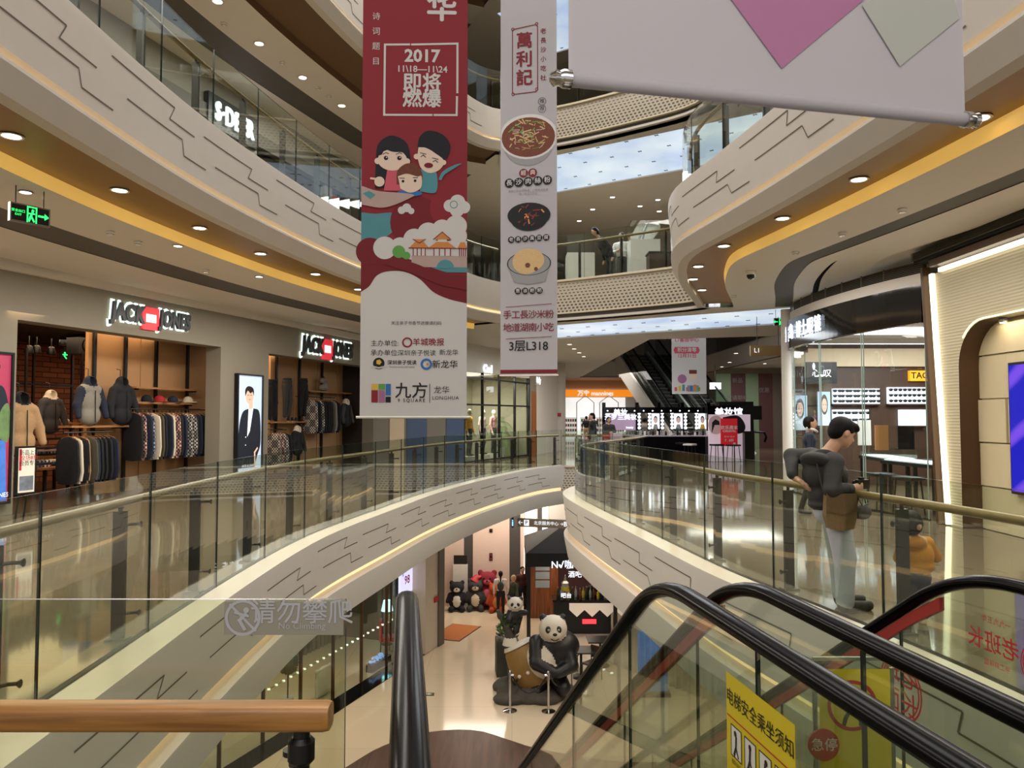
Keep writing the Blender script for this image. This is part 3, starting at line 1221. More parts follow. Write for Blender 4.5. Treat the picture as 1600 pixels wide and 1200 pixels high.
def escalator(name, label, loc, rz, width, rise, reach_top=1.0, flip=False, red=False, lean=radians(33), nsteps=8, detail=True, group=None, decals=None, flat_in=1.35):
	"""Local +y runs from the upper landing downwards; z = 0 at the upper landing."""
	root = thing(name, label, 'escalator', loc, rz, group)
	run = rise / math.tan(lean)
	hx = width / 2
	# handrail centre line, from the newel at the top landing to the lower end
	top = []
	r = .22
	yn = -flat_in
	hr = .97
	for i in range(9):
		a = radians(-90 - 180 * i / 8)
		top.append((yn + r * cos(a), hr - r + r * sin(a)))
	knee = []
	R = 1.1
	a1 = lean
	y_s = -R * math.tan(a1 / 2) + .35
	for i in range(9):
		a = a1 * i / 8
		knee.append((y_s + R * sin(a), hr - R + R * cos(a)))
	path = top + knee
	yk, zk = knee[-1]
	L = run - .4
	path += [(yk + L * t, zk - L * math.tan(lean) * t) for t in (.02, .25, .5, .75, 1)]
	ye, ze = path[-1]
	foot = -rise + hr
	path += [(ye + .35, foot + .02), (ye + .7, foot), (ye + .9, foot)]
	path += [(ye + .9 + r * sin(radians(a)), foot - r + r * cos(radians(a))) for a in (30, 60, 90, 120, 150, 180)]
	for sx in (-1, 1):
		mb = MB()
		x = sx * hx
		pts = [(x, y, z) for y, z in path]
		loops = []
		n = 12
		for i, p in enumerate(pts):
			p = Vector(p)
			t = (Vector(pts[min(i + 1, len(pts) - 1)]) - Vector(pts[max(i - 1, 0)])).normalized()
			u = Vector((1, 0, 0))
			v = u.cross(t)
			loops.append([p + u * (.039 * cos(2 * pi * j / n)) + v * (.027 * sin(2 * pi * j / n)) for j in range(n)])
		mb.ring(loops)
		mb.build('handrail', M_RUB, root, smooth=50)
		# glass under the rail, one mesh per pane
		gy = [yn - .02, -.5, .75, 1.9] + [1.9 + 1.5 * k for k in range(1, int((ye + .6 - 1.9) / 1.5) + 1)]
		if gy[-1] < ye + .8:
			gy.append(ye + .8)

		def top_z(y):
			for (a, za), (b, zb2) in zip(path[8:], path[9:]):
				if a <= y <= b:
					return za + (zb2 - za) * (y - a) / max(b - a, 1e-6)
			return path[8][1] if y < path[8][0] else foot

		def deck_z(y):
			return max(-rise + .12, top_z(y) - .80 if y > yn else .17)
		for a, b in zip(gy, gy[1:]):
			mb = MB()
			m = max(2, int((b - a) / .12))
			up = [(x, a + .006 + (b - a - .012) * i / m, top_z(a + (b - a) * i / m) - .02) for i in range(m + 1)]
			lo = [(x, p[1], deck_z(p[1]) - .02) for p in up]
			if a == gy[0]:
				up = [(x, yn - .19, hr - r - .0), (x, yn - .16, hr - .1), (x, yn - .07, hr - .04)] + up[1:]
				lo = [(x, yn - .19, .16), (x, yn - .16, .16), (x, yn - .07, .16)] + lo[1:]
			for i in range(len(up) - 1):
				for dx in (-.005, .005):
					D = Vector((dx, 0, 0))
					mb.add([Vector(lo[i]) + D, Vector(lo[i + 1]) + D, Vector(up[i + 1]) + D, Vector(up[i]) + D], [(0, 1, 2, 3)], 0)
			for e in (0, -1):
				q0, q1 = Vector(lo[e]), Vector(up[e])
				mb.add([q0 + Vector((-.005, 0, 0)), q0 + Vector((.005, 0, 0)), q1 + Vector((.005, 0, 0)), q1 + Vector((-.005, 0, 0))], [(0, 1, 2, 3)], 1)
			mb.build('glass_panel', [M_EGLASS, M_GEDGE], root)
		# deck capping and outer cladding below the glass
		ys = [yn - .25] + [yn + .0 + (ye + .9 - yn) * i / 60 for i in range(61)]
		mb = MB()
		prof = []
		for y in ys:
			zd = deck_z(y)
			prof.append([Vector((x + sx * .09, y, zd - .55)), Vector((x + sx * .09, y, zd - .05)), Vector((x + sx * .05, y, zd)), Vector((x - sx * .07, y, zd)), Vector((x - sx * .10, y, zd - .06)), Vector((x - sx * .10, y, zd - .42))])
		mb.ring(prof, 0, close=False, cap=False)
		mb.build('deck', M_DECK, root, smooth=35)
		if red:
			mb = MB()
			sec = []
			for y in ys:
				if y > .3:
					zt_ = top_z(y)
					sec.append([(x - .012, y, zt_ - .095), (x + .012, y, zt_ - .095), (x + .012, y, zt_ - .04), (x - .012, y, zt_ - .04)])
			mb.ring(sec)
			tag(mb.build('guard_strip', M_REDB, root), 'red strip under the handrail')
	# landing comb plate and the steps going down
	mb = MB()
	mb.box((0, -flat_in / 2 - .3, .006), (width - .2, flat_in + .5, .012))
	for k in range(14):
		mb.box((-hx + .14 + k * (width - .28) / 13, -.02, .016), (.012, .16, .01))
	mb.build('comb_plate', M_BRUSHED, root)
	tread = .4
	n = int(run / tread) + 2
	for i in range(min(n, nsteps if nsteps else n)):
		y = .05 + i * tread
		z = -max(0, min(rise, (y - .35) * math.tan(lean))) - .02
		mb = MB()
		mb.box((0, y + tread / 2, z - .12), (width - .24, tread, .24))
		for k in range(16):
			mb.box((-hx + .15 + k * (width - .30) / 15, y + tread / 2, z + .004), (.018, tread - .02, .012))
		mb.box((0, y + .015, z + .006), (width - .26, .03, .014), 1)
		mb.build('step', [M_STEP, mat('yellow_step_edge', '#8a7a2a', .5)], root)
	# truss underneath
	mb = MB()
	pts = [(-flat_in - .3, -.03), (.3, -.03), (run + .3, -rise - .03), (run + 1.6, -rise - .03), (run + 1.6, -rise - .2), (run + .6, -rise - .45), (.3, -.75), (-flat_in - .3, -.4)]
	for sx in (-1, 1):
		pass
	mb.prism([(-hx - .1, y, z - .30) for y, z in pts], (width + .2, 0, 0))
	mb.build('truss', mat('escalator_cladding', '#b9b2a4', .35, .3), root, fix=True)
	root['_top'] = 0
	return root, top_z, deck_z


AZ = radians(8)
eA, tzA, dzA = escalator('escalator', 'nearer escalator going down to the lower hall, yellow safety notice on its glass', (.14, 2.63, 0), AZ, .98, 5.5)
eB, tzB, dzB = escalator('escalator', 'escalator with a red strip under its far handrail', (1.41, 2.77, 0), AZ, .98, 5.5, red=True)
for o in (eA, eB):
	del o['_top']

# yellow safety notice on the glass of the nearer escalator
ax_y = Vector((-sin(AZ), cos(AZ), 0))
gA = Vector((.14, 2.63, 0)) + Vector((cos(AZ), sin(AZ), 0)) * .49


def glass_print(base, y0, z0):
	return Print(base + ax_y * y0 + Vector((0, 0, z0)) - Vector((cos(AZ), sin(AZ), 0)) * .006, -ax_y, (0, 0, 1))


pr = glass_print(gA, -.30, .22)
W, H = .42, .60
pr.rect(0, 0, W, H, 0, 0)
pr.text('电梯安全乘坐须知', W / 2, H - .07, .052, 1, 2, .004)
pr.line([(.01, H - .125), (W - .01, H - .125)], .004, 3, 2)
for r_ in range(3):
	for c_ in range(4):
		u, v = .035 + c_ * .093, H - .235 - r_ * .155
		pr.rect(u, v, u + .07, v + .09, 2, 1)
		for q in ((u, v, u + .07, v), (u + .07, v, u + .07, v + .09), (u + .07, v + .09, u, v + .09), (u, v + .09, u, v)):
			pr.line([q[:2], q[2:]], .0035, 1, 2)
		pr.disc(u + .035 + .006 * (c_ - 1), v + .07, .009, 1, 2)
		pr.line([(u + .035, v + .06), (u + .033, v + .03), (u + .022, v + .008)], .011, 1, 2)
		pr.line([(u + .035, v + .03), (u + .048, v + .008)], .008, 1, 2)
		if r_:
			pr.annulus(u + .035, v + .045, .030, .034, 3, 3)
			pr.line([(u + .014, v + .068), (u + .056, v + .022)], .005, 3, 3)
		pr.text('禁止攀爬' if r_ else '握好扶手', u + .035, v - .018, .016, 1, 2)
tag(pr.build('safety_notice', [M_YEL, M_BLK, M_WHITE, M_RED], eA), 'yellow notice with pictograms stuck on the glass')

# red mirrored shop advert on the glass of the far side
gB = Vector((1.41, 2.77, 0)) + Vector((cos(AZ), sin(AZ), 0)) * .49
pr = glass_print(gB, .55, 0)
M_REDV = mat('red_vinyl', '#b02b33', .5)


def seal(pr, u, v, r):
	pr.annulus(u, v, r * .93, r, 0, 2)
	pr.annulus(u, v, r * .82, r * .88, 0, 2)
	for i, ch in enumerate('老班长面'):
		pr.text(ch, u + (-.42 if i % 2 else .42) * r, v + (.4 if i < 2 else -.45) * r, r * .8, 0, 2, .01, mirror=True)
	tag(pr.build('mirrored_seal', [M_REDV], eB), 'round red seal seen in reverse through the glass')


uB = .37
pr.text('老班长', uB, .72, .088, 0, 2, .012, mirror=True)
pr.text('一九九五年', uB + .02, .81, .03, 0, 2, 0, mirror=True)
pr.text('手工麻辣面', uB + .02, .645, .026, 0, 2, 0, mirror=True)
tag(pr.build('mirrored_advert', [M_REDV], eB), 'red lettering seen in reverse through the glass')
seal(glass_print(gB, .55, 0), uB + .22, .70, .085)
seal(glass_print(gB, .55, 0), -.2, .36, .15)
for o, gg, nm in ((eB, Vector((1.41, 2.77, 0)) - Vector((cos(AZ), sin(AZ), 0)) * .49, 'a'), (eB, gB, 'b')):
	pr = Print(gg - ax_y * (.75 if nm == 'a' else .35) + Vector((0, 0, .17)) - Vector((cos(AZ), sin(AZ), 0)) * .008, -ax_y, (0, 0, 1))
	pr.disc(0, .0, .30, 0, 0, ry=.42, a0=0, a1=pi)
	pr.text('L1', .0, .20, .16, 1, 2)
	pr.text('请站稳', .0, .07, .05, 1, 2)
	tag(pr.build('floor_number_film', [mat('smoke_film', '#6f6a58', .4, var=.03), mat('pale_film_print', '#b9b4a2', .5)], o), 'grey rounded film marked L1')

# clear stand with the yellow no-running notice
YB = 2.62
x0, x1 = GY(1280, 1100, YB).x, GY(1391, 1100, YB).x
zt = GY(1340, 1045, YB).z
nst = thing('notice_stand', 'yellow no-running notice in a clear stand between the two escalators', 'sign', ((x0 + x1) / 2, YB, 0))
mb = MB()
mb.box(((x0 + x1) / 2, YB + .006, zt / 2 + .05), (x1 - x0 + .03, .008, zt - .02))
mb.build('clear_panel', M_EGLASS, nst, world=True)
mb = MB()
mb.box(((x0 + x1) / 2, YB + .02, .02), (x1 - x0 + .06, .16, .04))
for sx in (x0 - .01, x1 + .012):
	mb.box((sx, YB + .012, zt / 2), (.012, .012, zt))
mb.box(((x0 + x1) / 2, YB + .012, zt + .03), (x1 - x0 + .03, .012, .012))
mb.build('frame', M_BRUSHED, nst, world=True)
pr = Print((x0, YB, 0), (1, 0, 0), (0, 0, 1))
w = x1 - x0
pr.rect(0, .30, w, zt, 0, 0)
cx, cz = w * .46, zt - .12
pr.annulus(cx, cz, .072, .084, 1, 3)
pr.line([(cx - .055, cz + .055), (cx + .055, cz - .055)], .014, 1, 4)
pr.disc(cx + .012, cz + .048, .014, 2, 2)
pr.line([(cx + .008, cz + .034), (cx - .006, cz - .012)], .026, 2, 2)
pr.line([(cx, cz + .03), (cx - .03, cz + .012), (cx - .045, cz + .03)], .011, 2, 2)
pr.line([(cx + .006, cz + .026), (cx + .034, cz + .006), (cx + .04, cz - .012)], .011, 2, 2)
pr.line([(cx - .006, cz - .014), (cx - .022, cz - .04), (cx - .03, cz - .066)], .014, 2, 2)
pr.line([(cx - .002, cz - .014), (cx + .026, cz - .028), (cx + .028, cz - .06)], .014, 2, 2)
tag(pr.build('printed_notice', [M_YEL, M_RED, mat('dark_ink', '#1d2018', .6)], nst), 'yellow sheet with a barred running figure')
ec = GY(1291, 1168, YB - .03)
mb = MB()
mb.cyl((ec.x, YB - .012, ec.z), (ec.x, YB - .004, ec.z), .052, n=24)
pl = mb.build('stop_label', mat('signal_red', '#c22a26', .4), nst, world=True)
pr = Print((ec.x, YB - .0125, ec.z), (1, 0, 0), (0, 0, 1))
pr.text('急停', 0, 0, .045, 0, 1, .006)
pr.build('lettering', [M_WHITE], pl)
# ---------------------------------------------------------------- hanging banners
def cloth_mat(nt, b):
	tl = nt.nodes.new('ShaderNodeBsdfTranslucent')
	tl.inputs[0].default_value = lin('#c9c6cc')
	wv = nt.nodes.new('ShaderNodeTexNoise')
	wv.inputs['Scale'].default_value = 400
	bp = nt.nodes.new('ShaderNodeBump')
	bp.inputs['Strength'].default_value = .15
	nt.links.new(wv.outputs['Fac'], bp.inputs['Height'])
	nt.links.new(bp.outputs['Normal'], b.inputs['Normal'])
	b.inputs['Base Color'].default_value = lin('#c8c5ca')
	b.inputs['Roughness'].default_value = .8
	mx = nt.nodes.new('ShaderNodeMixShader')
	mx.inputs[0].default_value = .4
	nt.links.new(b.outputs[0], mx.inputs[1])
	nt.links.new(tl.outputs[0], mx.inputs[2])
	nt.links.new(mx.outputs[0], nt.nodes['Material Output'].inputs[0])


M_CLOTH = node_mat('banner_cloth', cloth_mat)
M_BRED = mat('banner_red', '#86202c', .8, var=.02)
M_DRED = mat('banner_dark_red', '#701621', .8, var=.02)
M_BWHITE = mat('banner_print_white', '#cbc8c7', .8, var=.01)
M_INK = mat('print_black', '#15151a', .8)
M_NAVY = mat('print_dark_hair', '#14151f', .8)
M_SKIN_P = mat('print_skin', '#dfc7b5', .8, var=.02)
M_TEAL = mat('print_teal', '#4f8b96', .8)
M_PINK = mat('print_pink', '#c65566', .8)
M_ORANGE = mat('print_orange', '#c98245', .8)
M_GREEN = mat('print_green', '#5d9a4a', .8)
M_BROWN = mat('print_brown', '#6b3a2a', .8, var=.3, scale=40)
M_STONE = mat('print_stone', '#b29a93', .8)
M_NOODLE = mat('print_noodle', '#c6a778', .8, var=.25, scale=60)
M_GREY_P = mat('print_grey', '#8d8d90', .8)
M_BLUE_P = mat('print_blue', '#2f6db0', .8)
M_PURP = mat('print_mauve', '#a06a8d', .8, var=.02)
M_YELL_P = mat('print_yellow', '#d8b040', .8)
BM = [M_BRED, M_BWHITE, M_INK, M_NAVY, M_SKIN_P, M_TEAL, M_PINK, M_ORANGE, M_GREEN, M_BROWN, M_STONE, M_NOODLE, M_GREY_P, M_BLUE_P, M_PURP, M_YELL_P, M_DRED]
(RED, WHT, INK, NAV, SKN, TEA, PNK, ORA, GRN, BRN, STO, NOO, GRY, BLU, PUR, YEL, DRD) = range(17)


class PxPrint(Print):
	"""artwork laid out on a banner in centimetre-like units; k converts them to metres"""

	def __init__(self, O, U, V, u0, v0, k):
		super().__init__(O, U, V, .003)
		self.u0, self.v0, self.k = u0, v0, k

	def P(self, u, v):
		return super().P((u - self.u0) * self.k, (self.v0 - v) * self.k)

	def poly(self, pts, mi=0, layer=0):
		self.lay = layer
		self.seq += 1
		tri = tessellate_polygon([[Vector((p[0], p[1], 0)) for p in pts]])
		out = []
		for a, b, c in tri:
			A, B, Cc = pts[a], pts[b], pts[c]
			cw = (B[0] - A[0]) * (Cc[1] - A[1]) - (B[1] - A[1]) * (Cc[0] - A[0]) > 0
			out.append((a, c, b) if cw else (a, b, c))
		self.mb.add([self.P(*p) for p in pts], out, mi)
		return self

	def text(self, s, u, v, size, mi=0, layer=2, bold=0.0, spacing=1.0, align='CENTER', width=1.0, **k):
		vs, fs = text_mesh(s, size, bold, spacing, align, width)
		self.lay = layer
		self.overlay(lambda x, y: self.P(u + x, v - y), s, vs, fs, mi, size, bold)
		return self

	def vtext(self, s, u, v, size, step, mi=0, layer=2, bold=0.0):
		for i, ch in enumerate(s):
			self.text(ch, u, v + i * step, size, mi, layer, bold)
		return self


def ribbon(pts0, pts1):
	return list(pts0) + list(reversed(pts1))


def bez(pts, n=10):
	"""smooth outline through points (closed off by the caller)"""
	P = [Vector(p) for p in pts]
	P = [2 * P[0] - P[1]] + P + [2 * P[-1] - P[-2]]
	out = []
	for i in range(1, len(P) - 2):
		for k in range(n):
			t = k / n
			a, b, c, d = P[i - 1:i + 3]
			q = .5 * ((2 * b) + (c - a) * t + (2 * a - 5 * b + 4 * c - d) * t * t + (3 * b - a - 3 * c + d) * t ** 3)
			out.append((q.x, q.y))
	out.append((P[-2].x, P[-2].y))
	return out


def banner(name, label, px0, px1, py_bot, dist, rot_pts, height, bar_over=.03, cords=True, bar_r=.02, ztop=None, top_gap=.02):
	"""rot_pts: two plan points (left, right) of the cloth"""
	A, B = Vector(rot_pts[0]), Vector(rot_pts[1])
	zb = rot_pts[2]
	U = (B - A)
	W = U.length
	U.normalize()
	root = thing(name, label, 'banner', ((A.x + B.x) / 2, (A.y + B.y) / 2, zb))
	U3 = Vector((U.x, U.y, 0))
	N = Vector((U.y, -U.x, 0))
	mb = MB()
	nx, nz = 12, 30
	vs = []
	for j in range(nz + 1):
		for i in range(nx + 1):
			u, w = W * i / nx, height * j / nz
			vs.append(Vector((A.x, A.y, zb)) + U3 * u + Vector((0, 0, w)))
	fs = [(j * (nx + 1) + i, j * (nx + 1) + i + 1, (j + 1) * (nx + 1) + i + 1, (j + 1) * (nx + 1) + i) for j in range(nz) for i in range(nx)]
	mb.add(vs, fs)
	mb.add([v - N * .004 for v in vs], [tuple(reversed(f)) for f in fs])
	mb.build('cloth', M_CLOTH, root, world=True)
	mb = MB()
	a = Vector((A.x, A.y, zb)) - U3 * bar_over
	b = Vector((B.x, B.y, zb)) + U3 * bar_over
	mb.tube([a, b], bar_r, 12)
	hb = mb.build('bottom_bar', M_CLOTH if bar_r > .015 else M_WHITE, root, world=True, smooth=40)
	mb = MB()
	a2 = Vector((A.x, A.y, zb + height)) - U3 * .02
	b2 = Vector((B.x, B.y, zb + height)) + U3 * .02
	mb.tube([a2, b2], .02, 10)
	mb.build('top_bar', M_BRUSHED, root, world=True)
	return root, Vector((A.x, A.y, zb)), U3, W, N


# --- red and white banner
D1 = 8.5
A1, B1 = GY(562, 652, D1), GY(729, 655, D1 + .05)
r1, O, U3, W, N = banner('hanging_banner', 'red and white event banner with a cartoon family, the widest of the two narrow ones', 0, 0, 0, 0, ((A1.x, A1.y), (B1.x, B1.y), A1.z), 5.6, bar_over=.04, bar_r=.014)
K = W / 166.0
p = PxPrint(O, U3, (0, 0, 1), 563, 652, K)
p.rect(563, -130, 729, 470, RED)
# white foot with its swooping upper edge
p.poly([(563, 452), (563, 652), (729, 652), (729, 473)] + list(reversed(bez([(563, 456), (576, 447), (588, 430), (606, 423), (632, 424), (655, 435), (676, 455), (700, 466), (729, 473)]))), WHT, 1)
p.poly(bez([(563, 378), (600, 402), (640, 407), (690, 425), (729, 430)]) + [(729, 473)] + list(reversed(bez([(563, 456), (576, 447), (588, 430), (606, 423), (632, 424), (655, 435), (676, 455), (700, 466), (729, 473)]))), DRD, 2)
# teal water and clouds, darker swirls
p.poly(bez([(563, 330), (585, 332), (610, 330), (618, 338), (612, 360), (596, 372), (588, 380), (563, 375)]), TEA, 2)
p.disc(577, 392, 22, DRD, 3)
p.disc(650, 345, 42, DRD, 2)
p.disc(700, 322, 30, RED, 2)
for cx, cy, r in ((702, 318, 10), (714, 312, 12), (724, 320, 10), (713, 325, 11), (626, 326, 6), (634, 322, 7), (641, 327, 5)):
	p.disc(cx, cy, r, WHT, 4)
p.annulus(708, 316, 5, 6.2, TEA, 5)
p.disc(600, 386, 18, WHT, 3)
for cx, cy, r in ((646, 372, 17), (668, 362, 17), (690, 356, 16), (712, 350, 17), (624, 384, 15), (724, 366, 14)):
	p.disc(min(cx, 729 - r), cy, r, WHT, 3)
p.rect(628, 374, 729, 412, WHT, 3)
p.poly(bez([(612, 400), (640, 404), (690, 422), (729, 430)]) + [(729, 440), (612, 415)], DRD, 5)
p.rect(660, 404, 729, 424, TEA, 4)
p.rect(642, 398, 729, 416, STO, 5)
p.disc(695, 418, 14, TEA, 6, a0=pi, a1=2 * pi)
p.poly(bez([(600, 404), (640, 408), (690, 427), (729, 434)]) + [(729, 452), (690, 445), (640, 425), (600, 412)], DRD, 7)
for cx, w, top, base in ((654, 26, 378, 398), (690, 36, 360, 398), (722, 13, 377, 398)):
	p.rect(cx - w * .42, base - 14, cx + w * .42, base, WHT, 6)
	for q in range(4):
		u = cx - w * .36 + w * .72 * q / 3
		p.rect(u - .8, base - 14, u + .8, base, RED, 7)
	x1 = min(cx + w * .62, 729)
	p.poly([(cx - w * .62, base - 12), (cx - w * .25, base - 22), (min(cx + w * .25, 729), base - 22), (x1, base - 12)], ORA, 7)
	if w > 20:
		p.rect(cx - w * .2, base - 28, cx + w * .2, base - 22, WHT, 7)
		p.poly([(cx - w * .38, base - 26), (cx, top), (cx + w * .38, base - 26)], ORA, 8)
		p.line([(cx - w * .38, base - 26), (cx, top), (cx + w * .38, base - 26)], 1.2, DRD, 9)
	p.line([(cx - w * .62, base - 12), (x1, base - 12)], 1.4, DRD, 9)
p.disc(622, 392, 10, GRN, 6)
p.disc(634, 398, 6, GRN, 6)
# small letters down the side, the frame and its date
p.vtext('诗词题目', 584, 15, 13, 24.3, WHT)
p.text('华', 688, 0, 50, WHT, 2, .03)
fr = [(598, 60), (636, 59)], [(641, 59), (713, 56), (713, 135)], [(712.5, 143), (712, 172), (677, 172.5)], [(672, 172.5), (597.5, 173.5), (598, 60)]
for seg in fr:
	p.line(seg, 3.2, WHT, 2)
p.text('2017', 657, 78, 28, WHT, 2, .03)
p.text('11\\18—11\\24', 657, 99, 14.5, WHT, 2, .015)
p.text('即将', 657, 122, 31, WHT, 2, .03)
p.text('燃爆', 657, 148, 31, WHT, 2, .03)
# cartoon family: mother, father, child
p.poly(bez([(584, 292), (585, 250), (588, 222), (604, 208), (620, 209), (634, 220), (640, 245), (645, 288)]), NAV, 4)
p.poly([(603, 262), (628, 262), (640, 275), (642, 295), (598, 295)], PNK, 5)
p.disc(611, 246, 23, SKN, 6, ry=17)
p.disc(588, 248, 5, SKN, 6)
p.disc(634, 248, 5, SKN, 6)
p.poly(bez([(587, 240), (592, 222), (606, 213), (622, 215), (635, 240), (628, 234), (612, 233), (600, 230), (594, 238)]), NAV, 7)
for ex in (601, 622):
	p.disc(ex, 243, 3.4, INK, 8)
	p.disc(ex + 1, 242, 1.1, WHT, 9)
	p.line([(ex - 5, 237), (ex, 234.5), (ex + 4, 236)], 1.1, INK, 8)
p.poly(bez([(650, 262), (668, 258), (680, 264), (680, 296), (655, 296)]), TEA, 5)
p.poly(bez([(650, 238), (653, 210), (668, 198), (690, 204), (702, 220), (699, 238), (692, 246)]), NAV, 5)
p.poly(bez([(652, 225), (664, 226), (678, 234), (692, 246), (686, 260), (670, 266), (656, 258), (650, 240)]), SKN, 6)
p.disc(649, 240, 4.5, SKN, 6)
p.disc(692, 249, 4, SKN, 6)
for ex, ey in ((660, 239), (679, 247)):
	p.line([(ex - 4, ey + 1), (ex, ey - 1.5), (ex + 3.5, ey + 2)], 1.1, INK, 8)
	p.line([(ex - 5, ey - 5), (ex + 4, ey - 3)], 1.0, INK, 8)
p.disc(668, 254, 7, DRD, 8, ry=4.2)
p.poly(bez([(618, 285), (619, 264), (632, 252), (648, 253), (658, 266), (658, 284)]), BRN, 8)
p.poly(bez([(620, 272), (634, 268), (650, 272), (657, 272), (656, 290), (640, 298), (624, 292)]), SKN, 9)
p.disc(628, 280, 2.2, INK, 10)
p.disc(647, 279, 2.2, INK, 10)
p.line([(623, 275), (630, 275)], 1.2, INK, 10)
p.line([(644, 274), (651, 274)], 1.2, INK, 10)
p.disc(638, 299, 20, BLU, 8, ry=5)
p.disc(591, 281, 8, SKN, 9)
p.line([(578, 276), (588, 277)], 3, SKN, 9)
p.poly(bez([(563, 288), (590, 296), (640, 300), (640, 306), (600, 322), (563, 318)]), STO, 8)
p.poly([(565, 300), (575, 296), (585, 302), (577, 309)], TEA, 10)
p.poly(bez([(684, 276), (690, 264), (706, 254), (720, 250), (712, 256), (694, 268), (688, 278)]), TEA, 8)
# logos of the organisers; the square code is left off
p.text('关注亲子书香节进展请扫码', 650, 505, 6.6, INK, 2)
p.text('主办单位:', 601, 537, 10.4, INK, 2)
p.text('羊城晚报', 669, 535, 12.5, RED, 2, .02)
p.annulus(636, 535, 5.5, 8, RED, 2)
p.text('承办单位:', 601, 552, 10.4, INK, 2)
p.text('深圳亲子悦读', 651, 552, 10.0, INK, 2)
p.text('新龙华', 701, 551, 10.0, INK, 2)
p.disc(592, 568, 9, INK, 2)
p.disc(592, 566, 4.5, YEL, 3, n=5)
p.line([(580, 572), (592, 575), (604, 572)], 2, WHT, 4)
p.text('深圳亲子悦读', 628, 567, 7.6, INK, 2, .02)
p.text('Shenzhen parent-child reading', 628, 573.5, 3.2, INK, 2)
p.annulus(666, 569, 5.5, 9, BLU, 2)
p.disc(668, 569, 2, ORA, 3)
p.text('新龙华', 695, 570, 13.5, INK, 2, .01)
for (u0, v0, u1, v1, c) in ((581, 600, 591, 609, YEL), (592, 600, 602, 609, GRN), (603, 600, 611, 618, BLU), (581, 610, 591, 629, RED), (592, 610, 602, 629, PUR), (603, 620, 611, 629, NAV)):
	p.rect(u0, v1, u1, v0, c, 2)
p.text('九方', 643, 612, 26, INK, 2, .012, 1.0)
p.text('9 SQUARE', 643, 626, 7.4, INK, 2, .01, 1.35)
p.line([(671.5, 600), (671.5, 629)], .9, INK, 2)
p.text('龙华', 690, 610, 12.5, INK, 2)
p.text('LONGHUA', 696, 622, 8, INK, 2, 0, 1.1)
p.build('printed_artwork', BM, r1)

# --- narrow white noodle-shop banner
D2 = 14.0
A2, B2 = GY(782, 587, D2), GY(871, 584, D2 - .15)
r2, O, U3, W, N = banner('hanging_banner', 'narrow white noodle restaurant banner with photographs of dishes and a red foot band', 0, 0, 0, 0, ((A2.x, A2.y), (B2.x, B2.y), A2.z), 7.6, bar_over=.02, bar_r=.012)
K = W / 89.0
p = PxPrint(O, U3, (0, 0, 1), 782, 586, K)
p.rect(782, 583, 871, 577, DRD, 1)
mid = 821
c0 = [(804, 36), (838, 31), (841, 34), (841, 136), (838, 139), (804, 141), (801, 138), (801, 39)]
p.line(c0, 1.5, DRD, 2, True)
for cx, cy in ((801.5, 36), (839.5, 30), (839.5, 135), (802, 141)):
	p.annulus(cx, cy, 1.4, 2.6, DRD, 3)
p.vtext('萬利記', 820, 57, 27, 30, DRD, 2, .035)
p.vtext('老長沙小吃社', 850, 43, 9.6, 15, DRD, 2, .015)
p.annulus(848, 155, 5.6, 6.2, INK, 3)
p.annulus(848, 167, 5.6, 6.2, INK, 3)
p.vtext('推荐', 848, 155, 8, 12, INK, 3)


def dish(cx, cy, rx, ry, rim, fill, seed, bits, deep):
	rnd = random.Random(seed)
	lo, hi = 783, 870
	cl = lambda pts: [(min(hi, max(lo, a)), b) for a, b in pts]
	el = lambda u, v, a, b, n=30: cl([(u + a * cos(2 * pi * i / n), v + b * sin(2 * pi * i / n)) for i in range(n)])
	p.poly(el(cx, cy + ry * deep, rx * .86, ry), rim, 2)
	p.poly(el(cx, cy, rx, ry), WHT if rim == GRY else rim, 3)
	p.poly(el(cx, cy + 1, rx * .92, ry * .88), fill, 4)
	for i in range(bits[0]):
		a, r = rnd.uniform(0, 2 * pi), rnd.uniform(0, .75)
		u, v = cx + rx * r * cos(a), cy + ry * r * sin(a)
		if not (lo + 4 < u < hi - 4):
			continue
		b = rnd.uniform(0, pi)
		L = rnd.uniform(2, bits[2])
		p.line(cl([(u - L * cos(b), v - L * .6 * sin(b)), (u, v + rnd.uniform(-1, 1)), (u + L * cos(b), v + L * .6 * sin(b))]), rnd.uniform(.7, bits[3]), bits[1][i % len(bits[1])], 5 + i % 3)


dish(826, 210, 46, 36, GRY, BRN, 3, (90, [NOO, NOO, GRN, BRN, STO, NOO], 7, 1.9), .28)
for i, ch in enumerate('經典'):
	p.disc(818.5 + i * 14.5, 268, 7, DRD, 3)
	p.text(ch, 818.5 + i * 14.5, 268, 9, WHT, 5, .01)
for i, ch in enumerate('長沙肉絲粉'):
	p.disc(796 + i * 15, 283 - i * .6, 7.4, INK, 3)
	p.text(ch, 796 + i * 15, 283 - i * .6, 10, WHT, 5, .01)
p.text('老長沙的正宗味道，口感爽滑筋道', 826, 296, 4.2, GRY, 2)
p.text('是小吃里的精品', 826, 301, 4.2, GRY, 2)
dish(827, 335, 34, 20, INK, INK, 5, (34, [NAV, BRN, ORA, INK, RED], 5, 2.6), .25)
for i, ch in enumerate('老長沙臭豆腐'):
	p.disc(799 + i * 11, 373 - i * .4, 5.2, INK, 3)
	p.text(ch, 799 + i * 11, 373 - i * .4, 7, WHT, 5, .01)
p.poly([(793, 412), (861, 408), (852, 440), (826, 444), (804, 440)], GRY, 3)
p.disc(827, 411, 34, GRY, 2, ry=17)
p.annulus(827, 411, 33, 34.5, INK, 3, k=.55)
p.disc(823, 408, 22, NOO, 5, ry=20)
p.disc(829, 406, 22, NOO, 6, ry=18)
p.disc(825, 414, 4, BRN, 7)
p.disc(838, 420, 3, BRN, 7)
